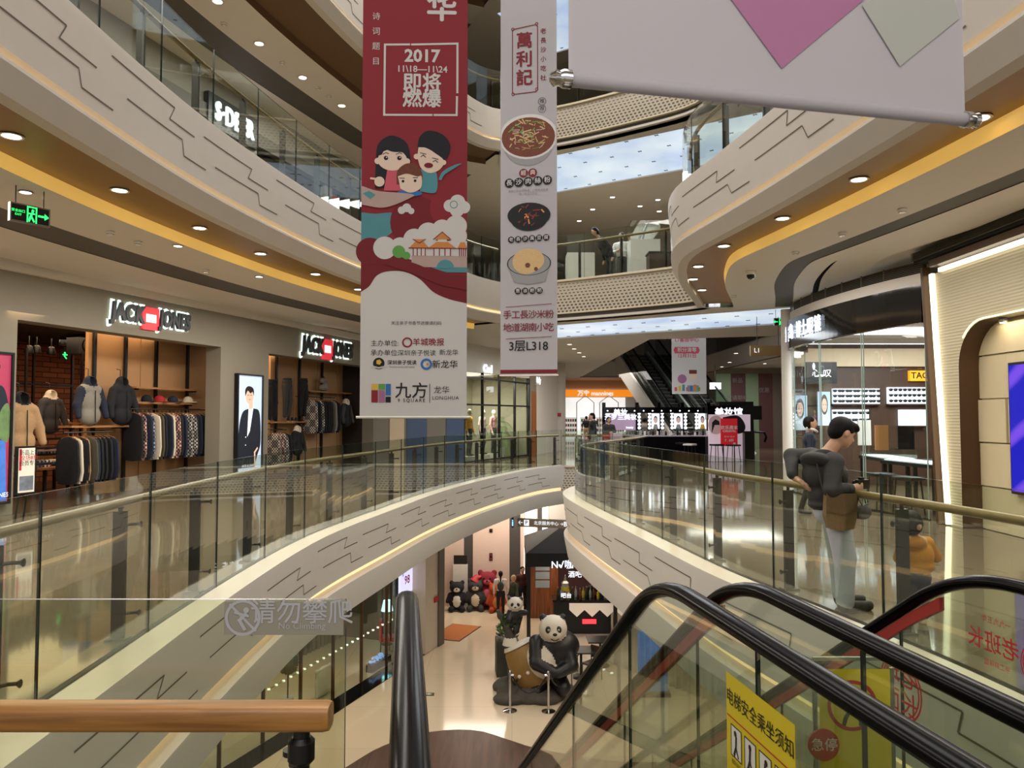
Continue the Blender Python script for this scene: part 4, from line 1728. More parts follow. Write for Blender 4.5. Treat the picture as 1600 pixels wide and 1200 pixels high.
for i, ch in enumerate('葱油粑粑'):
	p.disc(809.5 + i * 11.3, 454, 5.2, INK, 3)
	p.text(ch, 809.5 + i * 11.3, 454, 7, WHT, 5, .01)
p.line([(791, 479), (862, 475)], .9, DRD, 2)
p.text('手工長沙米粉', 826, 492, 14.2, DRD, 2, .012, .86)
p.text('地道湖南小吃', 826, 512, 14.2, DRD, 2, .012, .86)
p.line([(791, 529), (862, 526)], .9, DRD, 2)
p.text('3层L318', 826, 541, 18.5, INK, 2, .014, .95)
p.build('printed_artwork', BM, r2)

# --- the broad white banner close overhead, mauve and grey lozenges
h3 = 1.0
qa, qb = GZ(889, 124, 1.6 + h3), GZ(1508, 187, 1.6 + h3)
r3, O, U3, W, N = banner('hanging_banner', 'broad off-white banner with mauve and grey lozenges and a padded foot rod, above the escalators', 0, 0, 0, 0, ((qa.x, qa.y), (qb.x, qb.y), 1.6 + h3), 2.2, bar_over=0.0, bar_r=.022)
nrm = Vector((U3.y, -U3.x, 0))


def onb(px, py):
	q = GP(px, py, O, nrm) - O
	return q.dot(U3), q.z


pr = Print(O, U3, (0, 0, 1), .004)
A_, B_, C_ = onb(1220, 108), onb(1141, 0), onb(1349, 0)
dl, dr = (B_[0] - A_[0], B_[1] - A_[1]), (C_[0] - A_[0], C_[1] - A_[1])
pr.poly([A_, (A_[0] + dr[0] * 1.9, A_[1] + dr[1] * 1.9), (A_[0] + dr[0] * 1.9 + dl[0] * 3, A_[1] + dr[1] * 1.9 + dl[1] * 3), (A_[0] + dl[0] * 3, A_[1] + dl[1] * 3)], 0, 1)
G0, G1, G2, G3 = onb(1404, 105), onb(1345, 10), onb(1470, -60), onb(1497, 30)
pr.poly([G0, G3, G2, G1], 1, 2)
pr.build('printed_artwork', [M_PURP, mat('print_pale_grey', '#a4a6a0', .8, var=.02)], r3)
for e, sgn in ((O, -1), (O + U3 * W, 1)):
	mb = MB()
	mb.tube([e + U3 * sgn * t for t in (-.005, .018, .03, .045, .06)], [.028, .028, .022, .026, .010], 14)
	mb.build('end_cap', M_CHROME, r3, world=True, smooth=40)

# --- far banner beyond the bridge
D4 = 26.4
A4, B4 = GY(1050, 615, D4), GY(1104, 615, D4)
r4, O, U3, W, N = banner('hanging_banner', 'distant cream banner with pink lettering hanging in front of the far escalators', 0, 0, 0, 0, ((A4.x, A4.y), (B4.x, B4.y), A4.z), 7.4, bar_over=.0, bar_r=.015)
K = W / 54.0
p = PxPrint(O, U3, (0, 0, 1), 1050, 615, K)
p.rect(1050, 615, 1104, 280, WHT, 0)
for v, t in ((520, '领取地点'), (531, 'L1客服中心'), (547, '积分清零'), (556, '12月31日')):
	if v in (520, 547):
		p.poly([(1055, v - 5), (1092, v - 5), (1094, v), (1092, v + 5), (1055, v + 5), (1053, v)], PNK, 1)
	p.text(t, 1074, v, 7.6, WHT if v in (520, 547) else PNK, 3, .02)
p.disc(1066, 592, 7, PUR, 2)
p.rect(1074, 602, 1092, 612, GRY, 2)
p.rect(1076, 590, 1090, 602, WHT, 3)
p.rect(1077, 580, 1089, 592, SKN, 3)
p.rect(1077, 578, 1089, 584, BRN, 4)
for i in range(7):
	p.rect(1054 + i * 6, 611, 1058 + i * 6, 605 - (i % 3) * 2, (PNK, YEL, TEA, PUR, BLU, ORA, GRN)[i], 3)
p.text('2017年', 1066, 300, 10, PNK, 3, .03)
p.text('年终', 1064, 313, 14, PNK, 3, .03)
p.rect(1058, 289, 1062, 285, RED, 2)
p.rect(1063, 289, 1068, 285, NAV, 2)
p.build('printed_artwork', BM, r4)
# ---------------------------------------------------------------- clothing shop along the gallery
W0 = Vector((-8.2, 12.7, 0))
WU = Vector((.2873, .9578, 0)).normalized()
WN = Vector((-WU.y, WU.x, 0))          # into the shop
RW = math.atan2(WU.y, WU.x)
ZV = Vector((0, 0, 1))


def FW(s, t=0, z=0):
	return W0 + WU * s + WN * t + ZV * z


def SW(px, py, t=0.0):
	q = GP(px, py, W0 + WN * t, WN)
	return (q - W0).dot(WU), q.z


MW = Matrix.Translation(W0) @ Matrix.Rotation(RW, 4, 'Z')
M_FACADE = mat('greige_render', '#8a8272', .75, var=.05, scale=2)
M_BEIGE = mat('beige_ply_panel', '#b98d60', .6, var=.08, scale=1.5)
M_DARKWALL = mat('dark_shop_wall', '#2a221b', .7)
M_SHOPFLOOR = mat('dark_timber_floor', '#4a3524', .35, var=.15)
M_WOODL = node_mat('pale_shelf_wood', lambda nt, b: wood(nt, b, '#b98452', '#93643a', .6))
s1a, s1b = SW(26, 560)[0], SW(345, 560)[0]
s2a, s2b = SW(420, 560)[0], SW(584, 560)[0]
SEND = 13.2
ZTOP = 3.22
mb = MB(MW)


def wbox(mb, s0, s1, t0, t1, z0, z1, mi=0):
	mb.box(((s0 + s1) / 2, (t0 + t1) / 2, (z0 + z1) / 2), (s1 - s0, t1 - t0, z1 - z0), mi)


for a, b in ((-12, s1a), (s1b, s2a), (s2b, SEND)):
	wbox(mb, a, b, 0, .4, 0, ZTOP)
wbox(mb, -12, SEND, 0, .4, ZTOP, 4.0)
wbox(mb, -12, SEND, -.10, .5, 4.0, 4.18, 1)
wbox(mb, -12, SEND, -.10, .5, 4.37, 4.42, 1)
struct(mb, 'wall_storefront', [M_FACADE, M_CEIL], 'greige clothing shop front with two tall display openings')


def grille(s0, s1, mbx):
	wbox(mbx, s0, s1, .0, .1, 4.18, 4.37, 1)
	z = 4.195
	while z < 4.36:
		wbox(mbx, s0, s1, -.07, -.03, z, z + .009, 0)
		z += .026


mb = MB(MW)
edges = [SW(px, 440)[0] for px in (-300, 55, 202, 316, 434, 540)] + [SEND]
for a, b in zip(edges, edges[1:]):
	grille(a + .05, b - .05, mb)
	wbox(mb, b - .05, b + .05, -.09, .1, 4.18, 4.37, 2)
	n = int((b - a) / .55)
	for i in range(1, n):
		s = a + (b - a) * i / n
		wbox(mb, s - .008, s + .008, -.075, -.02, 4.18, 4.37, 0)
struct(mb, 'trim_6', [mat('grille_metal', '#6d675c', .5, .4), M_BLACK, M_CEIL], 'slatted air grille above the clothing shop front')
# shop shell
mb = MB(MW)
wbox(mb, -12, SEND, .0, 7, .0, .012)
struct(mb, 'floor', M_SHOPFLOOR, 'dark timber floor of the clothing shop')
mb = MB(MW)
wbox(mb, -12, SEND, .4, 7, 3.42, 3.5)
struct(mb, 'ceiling', M_DARKWALL, 'dark ceiling of the clothing shop')


def bricks(nt, b):
	tc = nt.nodes.new('ShaderNodeTexCoord')
	sp = nt.nodes.new('ShaderNodeSeparateXYZ')
	cb = nt.nodes.new('ShaderNodeCombineXYZ')
	br = nt.nodes.new('ShaderNodeTexBrick')
	br.inputs['Color1'].default_value = lin('#a3623a')
	br.inputs['Color2'].default_value = lin('#7f4526')
	br.inputs['Mortar'].default_value = lin('#3c2416')
	br.inputs['Scale'].default_value = 1
	br.inputs['Brick Width'].default_value = .42
	br.inputs['Row Height'].default_value = .13
	br.inputs['Mortar Size'].default_value = .012
	nt.links.new(tc.outputs['Object'], sp.inputs[0])
	nt.links.new(sp.outputs[1], cb.inputs[0])
	nt.links.new(sp.outputs[2], cb.inputs[1])
	nt.links.new(cb.outputs[0], br.inputs['Vector'])
	nt.links.new(br.outputs['Color'], b.inputs['Base Color'])
	b.inputs['Roughness'].default_value = .8


mb = MB(MW)
wbox(mb, -12, SEND, 5.2, 5.3, 0, 3.42)
struct(mb, 'wall_brick', node_mat('red_brick', bricks), 'red brick back wall inside the clothing shop')
mb = MB(MW)
for sx in (-12, SEND - .1):
	wbox(mb, sx, sx + .1, .4, 5.2, 0, 3.42)
struct(mb, 'wall_shop_end', M_DARKWALL, 'dark end walls of the clothing shop')
# beige display panels with dark uprights
TP = 1.25
for (pa, pb, posts, lab) in ((139, 352, (149.5, 198, 246, 295), 'beige panelled display wall behind the hanging parkas and caps'), (424, 640, (434, 470, 505, 540), 'beige panelled display wall behind the trousers and rucksack')):
	a, b = SW(pa, 560, TP)[0], SW(pb, 560, TP)[0]
	t_ = thing('display_wall', lab, 'display wall', FW((a + b) / 2, TP, 0), RW)
	mb = MB(MW)
	n = max(2, int((b - a) / .62))
	for i in range(n):
		u0, u1 = a + (b - a) * i / n, a + (b - a) * (i + 1) / n
		wbox(mb, u0 + .004, u1 - .004, TP + .02 + .015 * (i % 2), TP + .1, 0, 3.42)
	mb.build('panel', M_BEIGE, t_, world=True)
	for px in posts:
		s = SW(px, 560, TP - .06)[0]
		mb = MB(MW)
		wbox(mb, s - .03, s + .03, TP - .06, TP, 0, 3.42)
		mb.build('upright', M_BLK, t_, world=True)


# ---- illuminated fascia signs
def jj_sign(pxc, pyc, px0, px1, label):
	s, z = SW(pxc, pyc)
	s0, s1 = SW(px0, pyc)[0], SW(px1, pyc)[0]
	t_ = thing('shop_sign', label, 'sign', FW(s, 0, z), RW, None)
	w = s1 - s0
	h = w * .205
	L = [('JACK', .20, .41), ('JONES', .785, .43)]
	for wd, c, fw in L:
		letters(wd, h, .05, FW(s0 + w * c, -.045, z), WU, ZV, .055, 1.06, .12, fit=(w * fw, h)).build('lettering', M_BLK, t_, world=True)
		letters(wd, h, .004, FW(s0 + w * c, -.03, z), WU, ZV, .10, 1.06, .12, fit=(w * fw + h * .16, h * 1.2)).build('halo_light', mat('sign_halo', '#e8fff4', .5, emit=1.5, var=.02), t_, world=True)
	pr = Print(FW(s0 + w * .485, 0, z), WU, ZV, .012)
	q = h * .56
	pr.rect(-q, -q, q, q, 0, 0)
	mb = MB(MW)
	wbox(mb, s0 + w * .485 - q * .9, s0 + w * .485 + q * .9, -.06, -.02, z - q * .9, z + q * .9)
	bx = mb.build('red_box', mat('sign_red', '#e0323c', .4, emit=.7), t_, world=True)
	pr = Print(FW(s0 + w * .485, -.06, z), WU, ZV, .004)
	pr.rect(-q * .55, -q * .3, q * .55, q * .35, 0, 0)
	pr.build('white_ampersand_plate', [mat('sign_white', '#ffffff', .4, emit=1.0)], bx)


jj_sign(230, 498, 167, 293, 'larger JACK JONES sign above the wide display of parkas')
jj_sign(508, 546, 468, 548, 'JACK JONES sign above the display of trousers')

# ---- lit poster boxes
M_LB = mat('lightbox_blue_white', '#b9c8dc', .4, emit=.85, var=.10, scale=1.2)
M_LBP = mat('lightbox_pink', '#a83a58', .4, emit=.35, var=.3, scale=2)


def lightbox(px0, px1, py0, py1, lab, draw, base=M_LB):
	s0, z1 = SW(px0, py0, -.1)
	s1 = SW(px1, py0, -.1)[0]
	z0 = SW((px0 + px1) / 2, py1, -.1)[1]
	z0 = max(z0, .12)
	t_ = thing('poster_lightbox', lab, 'poster', FW((s0 + s1) / 2, -.05, z0), RW)
	mb = MB(MW)
	for a, b, c, d in ((s0, s1, z1 - .04, z1), (s0, s1, z0, z0 + .04), (s0, s0 + .04, z0, z1), (s1 - .04, s1, z0, z1)):
		wbox(mb, a, b, -.11, -.0, c, d)
	mb.build('frame', M_BLK, t_, world=True)
	mb = MB(MW)
	wbox(mb, s0 + .03, s1 - .03, -.08, -.02, z0 + .03, z1 - .03)
	mb.build('lit_panel', base, t_, world=True)
	pr = Print(FW(s0, -.08, z0), WU, ZV, .003)
	draw(pr, s1 - s0, z1 - z0)
	pr.build('printed_portrait', [mat('lb_dark', '#141c2c', .5, emit=.15), mat('lb_skin', '#e3b79c', .5, emit=.6), mat('lb_white', '#e6eef8', .5, emit=.9), mat('lb_denim', '#3f6fc0', .5, emit=.5, var=.4, scale=8), mat('lb_green', '#5f7a4c', .5, emit=.4, var=.5, scale=9), mat('lb_hair', '#1b1512', .5)], t_)


def man_in_coat(p, w, h):
	p.poly(bez([(.06 * w, .05 * h), (.08 * w, .42 * h), (.20 * w, .60 * h), (.42 * w, .645 * h), (.66 * w, .65 * h), (.88 * w, .60 * h), (.93 * w, .30 * h), (.80 * w, .16 * h), (.70 * w, .05 * h)]), 0, 1)
	p.poly([(.44 * w, .645 * h), (.58 * w, .70 * h), (.62 * w, .645 * h), (.50 * w, .42 * h), (.40 * w, .36 * h)], 2, 2)
	p.poly([(.46 * w, .64 * h), (.45 * w, .72 * h), (.60 * w, .72 * h), (.60 * w, .65 * h)], 1, 3)
	p.disc(.47 * w, .77 * h, .15 * w, 1, 4, ry=.075 * h)
	p.poly(bez([(.30 * w, .77 * h), (.30 * w, .84 * h), (.40 * w, .875 * h), (.55 * w, .87 * h), (.63 * w, .84 * h), (.63 * w, .785 * h), (.58 * w, .82 * h), (.50 * w, .805 * h), (.40 * w, .83 * h), (.34 * w, .80 * h)]), 5, 5)
	for u in (.42, .53):
		p.line([((u - .03) * w, .785 * h), ((u + .03) * w, .787 * h)], .012, 5, 5)
	p.line([(.44 * w, .742 * h), (.52 * w, .742 * h)], .01, 5, 5)
	for v in (.28, .36):
		p.disc(.34 * w, v * h, .015 * w, 2, 4)
	p.line([(.72 * w, .05 * h), (.70 * w, .20 * h), (.80 * w, .24 * h)], .05, 1, 3)
	p.text('JACK & JONES', .45 * w, .07 * h, .075, 2, 6)


def denim_model(p, w, h):
	p.poly([(.2 * w, .02 * h), (.26 * w, .44 * h), (.86 * w, .44 * h), (.92 * w, .02 * h), (.62 * w, .02 * h), (.56 * w, .3 * h), (.48 * w, .02 * h)], 3, 1)
	p.poly(bez([(.22 * w, .42 * h), (.10 * w, .60 * h), (.30 * w, .76 * h), (.56 * w, .78 * h), (.82 * w, .75 * h), (.97 * w, .52 * h), (.88 * w, .42 * h)]), 0, 2)
	p.poly(bez([(.66 * w, .44 * h), (.72 * w, .60 * h), (.90 * w, .66 * h), (.99 * w, .50 * h), (.90 * w, .40 * h)]), 4, 3)
	p.disc(.52 * w, .85 * h, .16 * w, 1, 4, ry=.075 * h)
	p.disc(.52 * w, .90 * h, .18 * w, 5, 5, ry=.045 * h)
	p.text('JONES', .78 * w, .06 * h, .10, 2, 6)


lightbox(372, 412, 583, 738, 'lit poster of a man in a dark coat between the two display openings', man_in_coat)
lightbox(-48, 23, 545, 790, 'lit pink poster of a model in blue jeans at the shop entrance', denim_model, M_LBP)

# ---- garments
M_TAG = mat('paper_tag', '#e8e2d6', .7)


def plaid(c1, c2, c3):
	def f(nt, b):
		tc = nt.nodes.new('ShaderNodeTexCoord')
		ck = nt.nodes.new('ShaderNodeTexChecker')
		ck.inputs['Scale'].default_value = 24
		ck.inputs['Color1'].default_value = lin(c1)
		ck.inputs['Color2'].default_value = lin(c2)
		no = nt.nodes.new('ShaderNodeTexChecker')
		no.inputs['Scale'].default_value = 5
		no.inputs['Color1'].default_value = (1, 1, 1, 1)
		no.inputs['Color2'].default_value = lin(c3)
		mx = nt.nodes.new('ShaderNodeMix')
		mx.data_type = 'RGBA'
		mx.blend_type = 'MULTIPLY'
		mx.inputs['Factor'].default_value = .8
		nt.links.new(tc.outputs['Object'], ck.inputs['Vector'])
		nt.links.new(tc.outputs['Object'], no.inputs['Vector'])
		nt.links.new(ck.outputs['Color'], mx.inputs['A'])
		nt.links.new(no.outputs['Color'], mx.inputs['B'])
		nt.links.new(mx.outputs['Result'], b.inputs['Base Color'])
		b.inputs['Roughness'].default_value = .85
	return f


FAB = {
	'black': mat('black_fabric', '#15151a', .85, var=.2, scale=30, bump=.2),
	'navy': mat('navy_fabric', '#1d2436', .85, var=.2, scale=30, bump=.2),
	'olive': mat('olive_fabric', '#4a4738', .85, var=.2, scale=30, bump=.2),
	'grey': mat('grey_fabric', '#8a8478', .85, var=.15, scale=30, bump=.2),
	'charcoal': mat('charcoal_fabric', '#3a3838', .85, var=.15, scale=30, bump=.2),
	'tan': mat('tan_fabric', '#b08d66', .85, var=.15, scale=30, bump=.2),
	'cream': mat('cream_fabric', '#d8cbb4', .85, var=.1, scale=30, bump=.2),
	'redplaid': node_mat('red_plaid_fabric', plaid('#7a2226', '#d8c8b8', '#2a2a38')),
	'greyplaid': node_mat('white_black_plaid_fabric', plaid('#d8d0c4', '#2a2628', '#777070')),
	'blueplaid': node_mat('blue_plaid_fabric', plaid('#2a3a5c', '#b8b8c0', '#40405a')),
	'red': mat('red_fabric', '#b01f28', .8, var=.1, scale=30),
}
GPROTO = {}


def garment(fab, loc, rz, label, group, h=.74, w=.5, th=.05):
	"""a shirt or jacket on a hanger, its plane across the rail"""
	key = (fab, round(h, 2), th)
	if key in GPROTO:
		return dup(GPROTO[key], loc, rz, label, group)
	t_ = thing('hanging_garment', label, 'garment', loc, rz, group)
	out = [(.05, -.01), (.10, -.03), (w * .44, -.08), (w * .50, -.16), (w * .56, -.55 * h / .74), (w * .50, -.70 * h / .74), (w * .40, -.68 * h / .74), (w * .42, -h), (0, -h - .02)]
	full = [(-a, b) for a, b in out[:-1]]
	full = out + list(reversed(full))
	mb = MB()
	rnd = random.Random(len(GPROTO) + 3)
	sec = []
	for x, sc in ((-th / 2, .90), (-th * .42, .98), (0, 1), (th * .42, .98), (th / 2, .90)):
		sec.append([(x + .012 * sin(8 * v + 3 * u) * (1 - abs(v) / 2), u * sc, v * (1 if sc > .95 else .985) - (0 if sc > .95 else .005)) for u, v in full])
	mb.ring(sec)
	mb.build('cloth', FAB[fab], t_, smooth=40)
	mb = MB()
	mb.tube([(0, 0, .0), (0, 0, .05), (0, .012, .075), (0, .03, .07)], .0035, 6)
	mb.bar((0, -.17, -.045), (0, 0, .005), .014, .014)
	mb.bar((0, 0, .005), (0, .17, -.045), .014, .014)
	mb.build('hanger', M_WOODL, t_)
	GPROTO[key] = t_
	return t_


def rail_of(px0, px1, py, t, label, drop, fabs, group, labels, h=.74, shelf=None):
	s0, z = SW(px0, py, t)
	s1 = SW(px1, py, t)[0]
	r = thing('clothes_rail', label, 'rail', FW((s0 + s1) / 2, t, z), RW)
	mb = MB(MW)
	mb.tube([(s0 - .05, t, z), (s1 + .05, t, z)], .014, 8)
	mb.build('bar', M_STEEL, r, world=True)
	for s in (s0 + .05, s1 - .05):
		mb = MB(MW)
		mb.tube([(s, t, z), (s, t + .1, z + .02), (s, TP + .02, z + .02)], .010, 6)
		mb.build('bracket', M_STEEL, r, world=True)
	n = len(fabs)
	for i, f in enumerate(fabs):
		s = s0 + .06 + (s1 - s0 - .12) * i / max(1, n - 1)
		garment(f, FW(s, t, z - .075), RW + random.uniform(-.22, .22), labels(i, n, f), group, h)


WORD = {'black': 'black', 'navy': 'navy blue', 'olive': 'dark olive', 'grey': 'mid grey', 'charcoal': 'charcoal', 'tan': 'tan', 'cream': 'cream', 'redplaid': 'red plaid', 'greyplaid': 'white and black plaid', 'blueplaid': 'blue plaid', 'red': 'red'}
ORD = ['first', 'second', 'third', 'fourth', 'fifth', 'sixth', 'seventh', 'eighth', 'ninth', 'tenth', 'eleventh', 'twelfth', 'thirteenth', 'fourteenth', 'fifteenth', 'sixteenth', 'seventeenth', 'eighteenth', 'nineteenth', 'twentieth']
rail_of(206, 318, 639, .75, 'long steel clothes rail under the shelf of caps', 0, ['black', 'redplaid', 'navy', 'blueplaid', 'cream', 'olive', 'black', 'navy', 'cream', 'redplaid', 'black', 'navy', 'greyplaid', 'greyplaid', 'black', 'navy', 'black', 'black'], 'garments on the rail under the caps', lambda i, n, f: '%s garment hanging %s from the parkas under the caps' % (WORD[f], ORD[i]), h=1.0)
rail_of(103, 172, 676, .8, 'short low clothes rail under the two hanging parkas', 0, ['black', 'cream', 'black', 'tan', 'olive', 'navy', 'black', 'black', 'black', 'navy'], 'garments on the low rail below the parkas', lambda i, n, f: '%s garment hanging %s from the brick side of the low rail' % (WORD[f], ORD[i]), h=.9)
rail_of(484, 522, 620, .75, 'clothes rail under the shelf with the rucksack', 0, ['greyplaid', 'black', 'greyplaid', 'black', 'black', 'black', 'charcoal', 'grey', 'black'], 'garments on the rail under the rucksack', lambda i, n, f: '%s garment hanging %s from the trousers under the rucksack' % (WORD[f], ORD[i]), h=1.0)
rail_of(424, 446, 672, .75, 'low clothes rail under the trousers shelf', 0, ['greyplaid', 'redplaid', 'greyplaid', 'black'], 'plaid garments below the trousers', lambda i, n, f: '%s garment hanging %s under the trousers' % (WORD[f], ORD[i]), h=.85)


def shelf(px0, px1, py, t, label, d=.34):
	s0, z = SW(px0, py, t)
	s1 = SW(px1, py, t)[0]
	r = thing('wall_shelf', label, 'shelf', FW((s0 + s1) / 2, t, z), RW)
	mb = MB(MW)
	wbox(mb, s0, s1, t, TP - .065, z - .02, z + .02)
	mb.build('board', M_WOODL, r, world=True)
	for s in (s0 + .12, s1 - .12):
		mb = MB(MW)
		wbox(mb, s - .015, s + .015, t + .05, TP - .065, z - .05, z - .02)
		mb.build('bracket', M_BLK, r, world=True)
	return z + .02


shelf(213, 315, 605, .92, 'empty top wooden shelf above the caps')
zc = shelf(213, 308, 629, .92, 'wooden shelf that carries four caps')
shelf(112, 202, 667, .85, 'wooden shelf below the two parkas')
zr = shelf(484, 556, 611, .9, 'wooden shelf that carries the grey rucksack')
zs = shelf(421, 482, 660, .85, 'wooden shelf below the three pairs of trousers')


def capp(fab, px, label):
	s = SW(px, 622, 1.05)[0]
	t_ = thing('baseball_cap', label, 'cap', FW(s, 1.05, zc), RW, 'caps on the shelf')
	mb = MB()
	mb.lathe([(.115, 0), (.118, .04), (.105, .09), (.07, .13), (.02, .148), (.001, .15)], (0, 0, .01), 18)
	mb.build('crown', FAB[fab], t_, smooth=50)
	mb = MB()
	vs = [(.10 * cos(a), -.06 - .17 * abs(sin(a)) ** .8, .02 - .01 * abs(cos(a))) for a in [pi * i / 12 for i in range(13)]]
	mb.prism([(x, y, z) for x, y, z in vs], (0, 0, .012))
	mb.build('brim', FAB[fab], t_)
	pr = Print((0, -.117, .07), (1, 0, 0), (0, 0, 1))
	pr.rect(-.045, -.012, .045, .02, 0)
	pr.build('badge', [M_TAG], t_)


for f, px, l in (('black', 229, 'black cap, first on the shelf beside the parkas'), ('red', 249, 'bright red cap on the shelf'), ('navy', 270, 'navy cap between the red and the pale cap'), ('cream', 294, 'pale cream cap at the end of the shelf')):
	capp(f, px, l)


def coat(name, label, px, py_top, t, sc, mats, rz=RW, front=None, cat='coat'):
	s, z = SW(px, py_top, t)
	r = thing(name, label, cat, FW(s, t, z), rz)
	P = [ell((0, 0, -.13), (.12, .12, .12), 1), ell((0, .02, -.20), (.17, .11, .08), 1), cap((-.14, 0, -.28), .10, (.14, 0, -.28), .10, 0), ell((0, 0, -.50), (.23, .13, .28), 0), ell((0, 0, -.78), (.245, .135, .20), 0),
		 cap((-.21, 0, -.30), .085, (-.31, -.02, -.58), .075, 2), cap((-.31, -.02, -.58), .075, (-.33, -.08, -.80), .055, 2), cap((.21, 0, -.30), .085, (.31, -.02, -.58), .075, 2), cap((.31, -.02, -.58), .075, (.33, -.08, -.80), .055, 2)]
	P = [tuple([p[0]] + [tuple(x * sc for x in p[1]), (tuple(x * sc for x in p[2]) if hasattr(p[2], '__len__') else p[2] * sc), (tuple(x * sc for x in p[3]) if p[0] == 'cap' else p[3]), (p[4] * sc if p[0] == 'cap' else p[4]), p[5]]) for p in P]
	body_mesh('shell', P, mats, r, vox=.022, k=.03, cuts=[ell((0, -.05 * sc, -.12 * sc), (.07 * sc, .12 * sc, .09 * sc))])
	mb = MB()
	mb.bar((0, -.136 * sc, -.30 * sc), (0, -.150 * sc, -.92 * sc), .012, .012)
	mb.build('zip', M_STEEL, r)
	if front:
		pr = Print((0, -.155 * sc, 0), (1, 0, 0), (0, 0, 1))
		for u0, v0, u1, v1 in front:
			pr.rect(u0 * sc, v0 * sc, u1 * sc, v1 * sc, 0)
		pr.build('paper_tag', [M_TAG], r)
	mb = MB()
	mb.tube([(0, .05, -.02), (0, .05, .12), (0, .15, .14)], .008, 6)
	mb.build('hook', M_STEEL, r)
	return r


coat('hooded_parka', 'grey hooded parka with navy sleeves and hood', 141, 586, .85, 1.02, [FAB['grey'], FAB['navy'], FAB['navy']])
coat('hooded_parka', 'black hooded parka with white paper tags', 191, 587, .85, 1.05, [FAB['black'], FAB['black'], FAB['black']], front=[(-.13, -.42, .0, -.33), (-.12, -.60, .0, -.48)])
coat('lined_jacket', 'charcoal jacket open over a plaid lining in front of the brick wall', 80, 608, 2.2, .95, [FAB['charcoal'], FAB['cream'], FAB['charcoal']])
coat('wool_coat', 'long tan coat just inside the shop entrance beside the pink poster', 33, 610, .6, 1.15, [FAB['tan'], FAB['black'], FAB['tan']])
coat('dark_jacket', 'black jacket on the stand in front of the banner edge', 541, 622, .6, .95, [FAB['black'], FAB['cream'], FAB['charcoal']])
coat('blazer', 'black blazer with a pale shirt below the trousers', 465, 664, .7, .9, [FAB['black'], FAB['cream'], FAB['black']])


def trousers(px, py, fab, label):
	s, z = SW(px, py, .95)
	r = thing('hanging_trousers', label, 'trousers', FW(s, .95, z), RW, 'trousers on the panel')
	P = [cap((-.08, 0, -.04), .095, (.08, 0, -.04), .095), ell((0, 0, -.16), (.18, .11, .13))]
	for sx in (-1, 1):
		P += [cap((sx * .085, 0, -.18), .095, (sx * .11, -.02, -.58), .075), cap((sx * .11, -.02, -.58), .075, (sx * .10, .01, -1.02), .055)]
	body_mesh('cloth', P, [FAB[fab]], r, vox=.022, k=.02)
	mb = MB()
	mb.lathe([(.150, -.005), (.155, -.005), (.155, .03), (.150, .03)], (0, 0, .03), 18)
	b = mb.build('waistband', FAB['charcoal'], r)
	b.scale = (1.15, .62, 1)


trousers(426, 596, 'black', 'black trousers nearest the lit coat poster')
trousers(449, 594, 'charcoal', 'charcoal trousers in the middle of the hanging three')
trousers(474, 594, 'black', 'black trousers beside the shelf with the rucksack')
s, z = SW(505, 611, 1.05)
r = thing('rucksack', 'small grey rucksack on the upper shelf', 'rucksack', FW(s, 1.05, zr), RW)
body_mesh('bag_body', [cap((-.10, 0, .12), .10, (.10, 0, .12), .10), cap((-.09, 0, .34), .09, (.09, 0, .34), .09), ell((0, -.08, .17), (.13, .06, .11))], [FAB['grey']], r, vox=.022)
mb = MB()
mb.tube([(-.04, 0, .42), (-.03, 0, .47), (.03, 0, .47), (.04, 0, .42)], .010, 6)
mb.build('grab_handle', FAB['black'], r)


def shoe(px, zb, t, k):
	s = SW(px, 655, t)[0]
	r = thing('display_shoe', 'dark shoe standing on the trousers shelf', 'shoe', FW(s, t, zb), RW + 2.2, 'shoes on the trousers shelf')
	body_mesh('upper', [cap((0, -.09, .035), .033, (0, .06, .04), .036), cap((0, .07, .05), .036, (0, .07, .085), .036)], [FAB['black']], r, vox=.014, k=.02)
	mb = MB()
	mb.prism([(.042 * cos(a), -.015 + .13 * sin(a), 0) for a in [2 * pi * i / 14 for i in range(14)]], (0, 0, .016))
	mb.build('sole', FAB['cream'], r, fix=True)
	return r


sp = shoe(450, zs, .98, 0)
for px in (456, 462, 478):
	dup(sp, FW(SW(px, 655, .98)[0], .98, zs))

# ---- low display tables with folded stacks
def table(s, t, w, d, h, label):
	r = thing('display_table', label, 'table', FW(s, t, 0), RW)
	mb = MB()
	mb.box((0, 0, h - .02), (w, d, .04))
	mb.build('tabletop', M_WOODL, r)
	for sx in (-1, 1):
		for sy in (-1, 1):
			mb = MB()
			mb.box((sx * (w / 2 - .05), sy * (d / 2 - .05), (h - .04) / 2), (.05, .05, h - .04))
			mb.build('leg', M_BLK, r)
	return r


sA = SW(98, 735, 1.7)[0]
table(sA, 1.85, 1.3, .8, .62, 'display table with folded shirts in front of the low rail')
sT = SW(62, 720, 2.9)[0]
table(sT, 2.9, 1.4, .7, .78, 'display table with dark folded jumpers before the brick wall')
FOLD = {}


def folded(s, t, z, fab, label, group, w=.34, d=.26, h=.045):
	if fab in FOLD:
		return dup(FOLD[fab], FW(s, t, z), RW + random.uniform(-.1, .1), label, group)
	r = thing('folded_shirt', label, 'folded shirt', FW(s, t, z), RW, group)
	mb = MB()
	mb.box((0, 0, h / 2), (w, d, h))
	mb.build('cloth', FAB[fab], r, bevel=.016, smooth=60)
	mb = MB()
	mb.lathe([(.055, .0), (.06, .008), (.05, .016), (.045, .01)], (0, -d * .2, h - .004), 14)
	mb.build('collar', FAB[fab], r)
	FOLD[fab] = r
	return r


